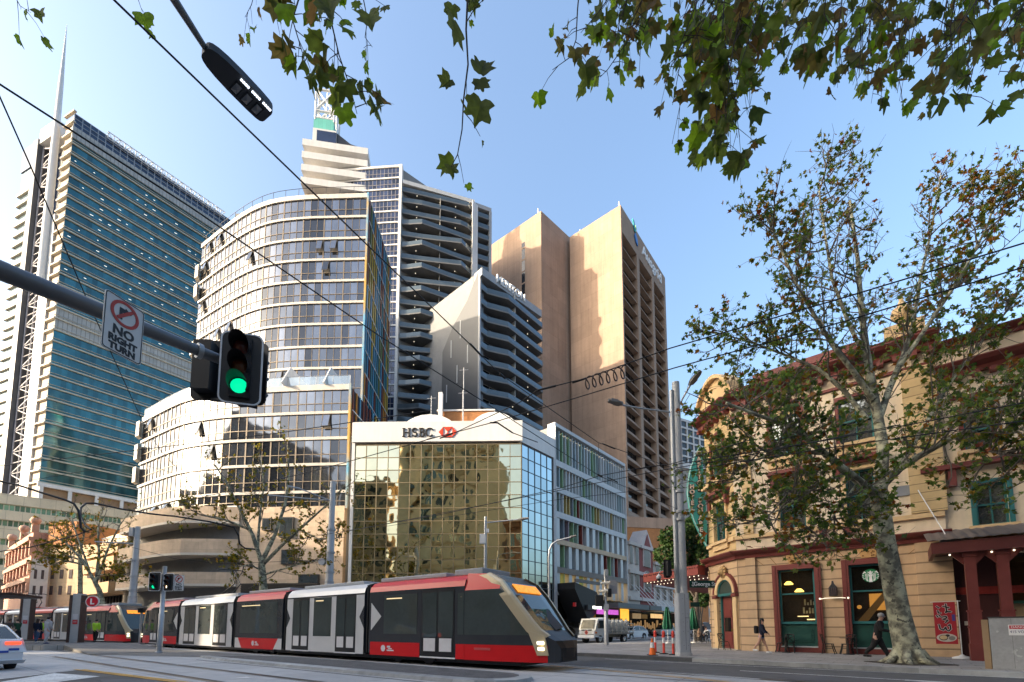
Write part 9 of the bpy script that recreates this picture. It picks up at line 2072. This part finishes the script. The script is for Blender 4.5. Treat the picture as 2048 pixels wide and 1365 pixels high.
bushy('dense dark green tree down the side street behind the big grey pole', 1392, 1200, 41, [(1345, 1075, 26, 22), (1370, 1060, 22, 20), (1400, 1075, 24, 30), (1335, 1110, 26, 24), (1365, 1105, 28, 30), (1400, 1120, 24, 30), (1350, 1135, 26, 18), (1385, 1050, 18, 15)], 0.42, 420, [lm_dark])
bushy('small street tree under the hotel awning behind the cafe seats', 1398, 1215, 44, [(1392, 1192, 16, 12), (1408, 1200, 14, 14), (1400, 1180, 18, 10)], 0.4, 260, [lm_dark], 'street_tree')
# ------------------------------------------------------------------ the tree overhead: trunk behind the camera, limbs reaching over, hanging sprays in view
ot = thing('plane_tree', 'overhead plane tree whose leafy sprays hang in from the top of the view', 'tree', (5.2, -3.0, 0.15), 0, 'plane trees along the street')
mb = MB(); mb.tube([V((5.2, -3.0, 0.0)), V((5.1, -2.9, 2)), V((5.0, -2.7, 4.2)), V((4.8, -2.3, 6.0))], [0.45, 0.34, 0.30, 0.26], 14)
over = []
for pts, r in (([(4.8, -2.3, 6.0), (4.2, -0.5, 7.9), (3.4, 1.5, 9.3), (2.2, 3.6, 9.9), (0.8, 5.0, 10.2)], 0.15), ([(4.9, -2.5, 5.4), (5.2, 0.0, 7.6), (5.0, 2.2, 9.0), (4.4, 4.4, 9.9), (4.0, 6.0, 10.6)], 0.15), ([(4.8, -2.3, 6.0), (2.4, -1.0, 7.6), (0.0, 0.6, 8.4), (-2.0, 2.2, 8.8), (-3.6, 3.2, 8.9)], 0.13), ([(5.0, -2.7, 4.6), (6.8, -0.4, 6.6), (7.4, 2.4, 8.6), (7.2, 4.6, 9.6)], 0.13), ([(2.4, -1.0, 7.6), (1.6, 1.4, 8.3), (0.6, 3.2, 8.6), (-0.6, 4.2, 8.9)], 0.08)):
    p = [V(q) for q in pts]; over.append(p); mb.tube(p, [lerp(r, r*.3, i/(len(p)-1)) for i in range(len(p))], 8)
mb.build('trunk', bark, ot)
tw, lf = MB(), MB()
lmap = [q for p in over for q in [along_pts(p, f/12)[0] for f in range(3, 12)]]
def spray(uv, Y, side=5, size=0.19, r=0.006, link=True, lo=0.12, twigL=0.22, fine=True, n_l=2):
    'a hanging shoot through the given view points at one distance, joined upwards to the nearest limb'
    pts = [atY(u, v, Y+rnd.uniform(-.08, .08)) for u, v in uv]
    if link:
        q = min(lmap, key=lambda a: (a-pts[0]).length+2*max(0, pts[0].z-a.z)); mid = (q+pts[0])/2+V((0, 0, 0.35)); full = [q, mid]+pts
    else: full = pts
    tw.tube(full, [lerp(r*2.2, r*0.5, i/(len(full)-1)) for i in range(len(full))], 5, caps=False)
    for k in range(side):
        p, t = along_pts(pts, lerp(lo, 0.999, (k+rnd.random()*0.8)/side)); d = (t*0.5+rdir(-0.1)).normalized(); L = twigL*rnd.uniform(0.5, 1.3)
        b = [p, p+d*L*0.5, p+d*L+V((0, 0, -L*0.25))]; tw.tube(b, [r*0.7, r*0.5, r*0.35], 4, caps=False)
        for _ in range(n_l): add_leaf(lf, b[-1]+rdir()*0.03, (d*0.4+rdir()*0.6+V((0, 0, -0.7))).normalized(), (rdir()+V((0, -0.6, 0))).normalized(), size*rnd.uniform(0.45, 1.15), 0, None, fine)
def one_leaf(u, v, Y, size, tip, nr=None, r=None): add_leaf(lf, atY(u, v, Y), V(tip).normalized(), V(nr or (0.1, -1, -0.4)).normalized(), size, 0, r, True)
spray([(20, -90), (28, -10), (40, 12), (62, 26)], 5.0, 4, 0.15, 0.005, n_l=1, lo=.5); one_leaf(80, 22, 5.0, 0.21, (0.2, 0, -1), r=.3)
spray([(262, -80), (275, -5), (285, 25)], 4.4, 1, 0.08, 0.004, lo=.8, n_l=1); one_leaf(286, 28, 4.4, 0.27, (0.25, 0, -1), (0.2, -1, .3), 0.62)
spray([(700, -90), (672, -20), (664, 50), (678, 110), (702, 180), (714, 228)], 3.7, 14, 0.22, 0.006, n_l=2)
spray([(640, -90), (600, -10), (585, 40), (600, 90), (612, 130)], 3.9, 12, 0.24, 0.006, n_l=2)
spray([(590, -80), (560, -5), (545, 30)], 3.6, 6, 0.24, 0.005, n_l=2); spray([(520, -60), (503, 10), (490, 35)], 4.5, 5, 0.12, 0.004, n_l=1)
spray([(760, -80), (725, -10), (735, 40), (730, 75), (745, 95)], 4.3, 6, 0.24, 0.005, n_l=1); one_leaf(738, 30, 4.2, 0.34, (0.2, 0, -1), r=.2)
one_leaf(655, 0, 3.3, 0.36, (0.25, 0, -1), r=.15); one_leaf(570, 10, 3.4, 0.24, (0.1, 0, -1), r=.66); one_leaf(690, 165, 3.6, 0.26, (0.3, 0, -1), r=.3); one_leaf(685, 215, 3.6, 0.24, (0.5, 0, -1), r=.66)
spray([(945, -90), (935, 0), (932, 60), (936, 130), (927, 200), (924, 260), (915, 310), (902, 335)], 3.4, 5, 0.10, 0.006, n_l=1, lo=.05)
one_leaf(908, 40, 3.4, 0.30, (0.1, 0, -1), (1, -.6, 0), .1); one_leaf(962, 150, 3.3, 0.25, (0.15, 0, 1), r=.05); one_leaf(960, 160, 3.4, 0.20, (0.2, 0, -1), r=.05); one_leaf(962, 205, 3.3, 0.30, (-0.25, 0, -1), r=.2); one_leaf(906, 330, 3.5, 0.20, (-1, 0, -.1), r=.4); one_leaf(903, 335, 3.4, 0.14, (0.1, 0, -1), r=.2); one_leaf(900, 160, 3.5, 0.18, (-0.6, 0, -0.6), r=.1); one_leaf(905, 10, 3.6, 0.2, (-.2, 0, -1), r=.3); one_leaf(945, 0, 3.5, 0.16, (.2, 0, -1), r=.2)
spray([(1165, -90), (1155, 20), (1152, 80), (1140, 115), (1105, 140)], 4.0, 8, 0.17, 0.005, n_l=1); one_leaf(1170, 130, 3.6, 0.25, (0.2, 0, -1), r=.1); one_leaf(1150, 100, 3.8, 0.2, (0, 0, -1), r=.8)
spray([(1330, -90), (1290, 20), (1250, 90), (1215, 140), (1200, 155)], 4.4, 9, 0.22, 0.005, n_l=1)
def vend(u):
    tab = [(1180, 40), (1250, 90), (1330, 130), (1385, 300), (1450, 310), (1500, 290), (1540, 180), (1600, 120), (1680, 180), (1760, 230), (1830, 210), (1900, 170), (1960, 220), (2048, 170), (2130, 170)]
    for (a, b), (c, d_) in zip(tab, tab[1:]):
        if a <= u <= c: return lerp(b, d_, (u-a)/(c-a))
    return 120
for k in range(95):
    u = rnd.uniform(1200, 2120); ve = vend(u)*rnd.uniform(0.35, 1.05); Y = rnd.choice((3.4, 4.0, 4.6, 5.2, 5.8))+rnd.uniform(-.3, .3); dx = rnd.uniform(-60, 30)
    spray([(u+40, -110), (u+15, -20), (u+dx*0.4, ve*0.45), (u+dx, ve)], Y, rnd.choice((6, 8, 10)), rnd.uniform(0.12, 0.24), 0.005, n_l=rnd.choice((1, 2)), lo=0.1)
for k in range(8):
    u = rnd.uniform(1385, 1480); spray([(1455, -100), (1445, 60), (lerp(1445, u, .6), 170), (u, 300*rnd.uniform(.8, 1.02))], rnd.uniform(3.9, 5.0), 9, 0.24, 0.005, n_l=2, lo=.2)
# more sprays out of view so the crown is whole from beside
for p in over:
    for k in range(10):
        q, t = along_pts(p, rnd.uniform(0.3, .99))
        if q.y < 2.2:
            b = branch(tw, q, rdir(-0.1), 1.2, 0.012, 4, .3, -.1)
            for j in range(12): a, t2 = along_pts(b, rnd.uniform(.2, .99)); add_leaf(lf, a, rdir()+V((0, 0, -.6)), rdir(), 0.2)
tw.build('branch', twig_m, ot, recalc=False); lf.build('foliage', [lm_fore], ot, recalc=False)
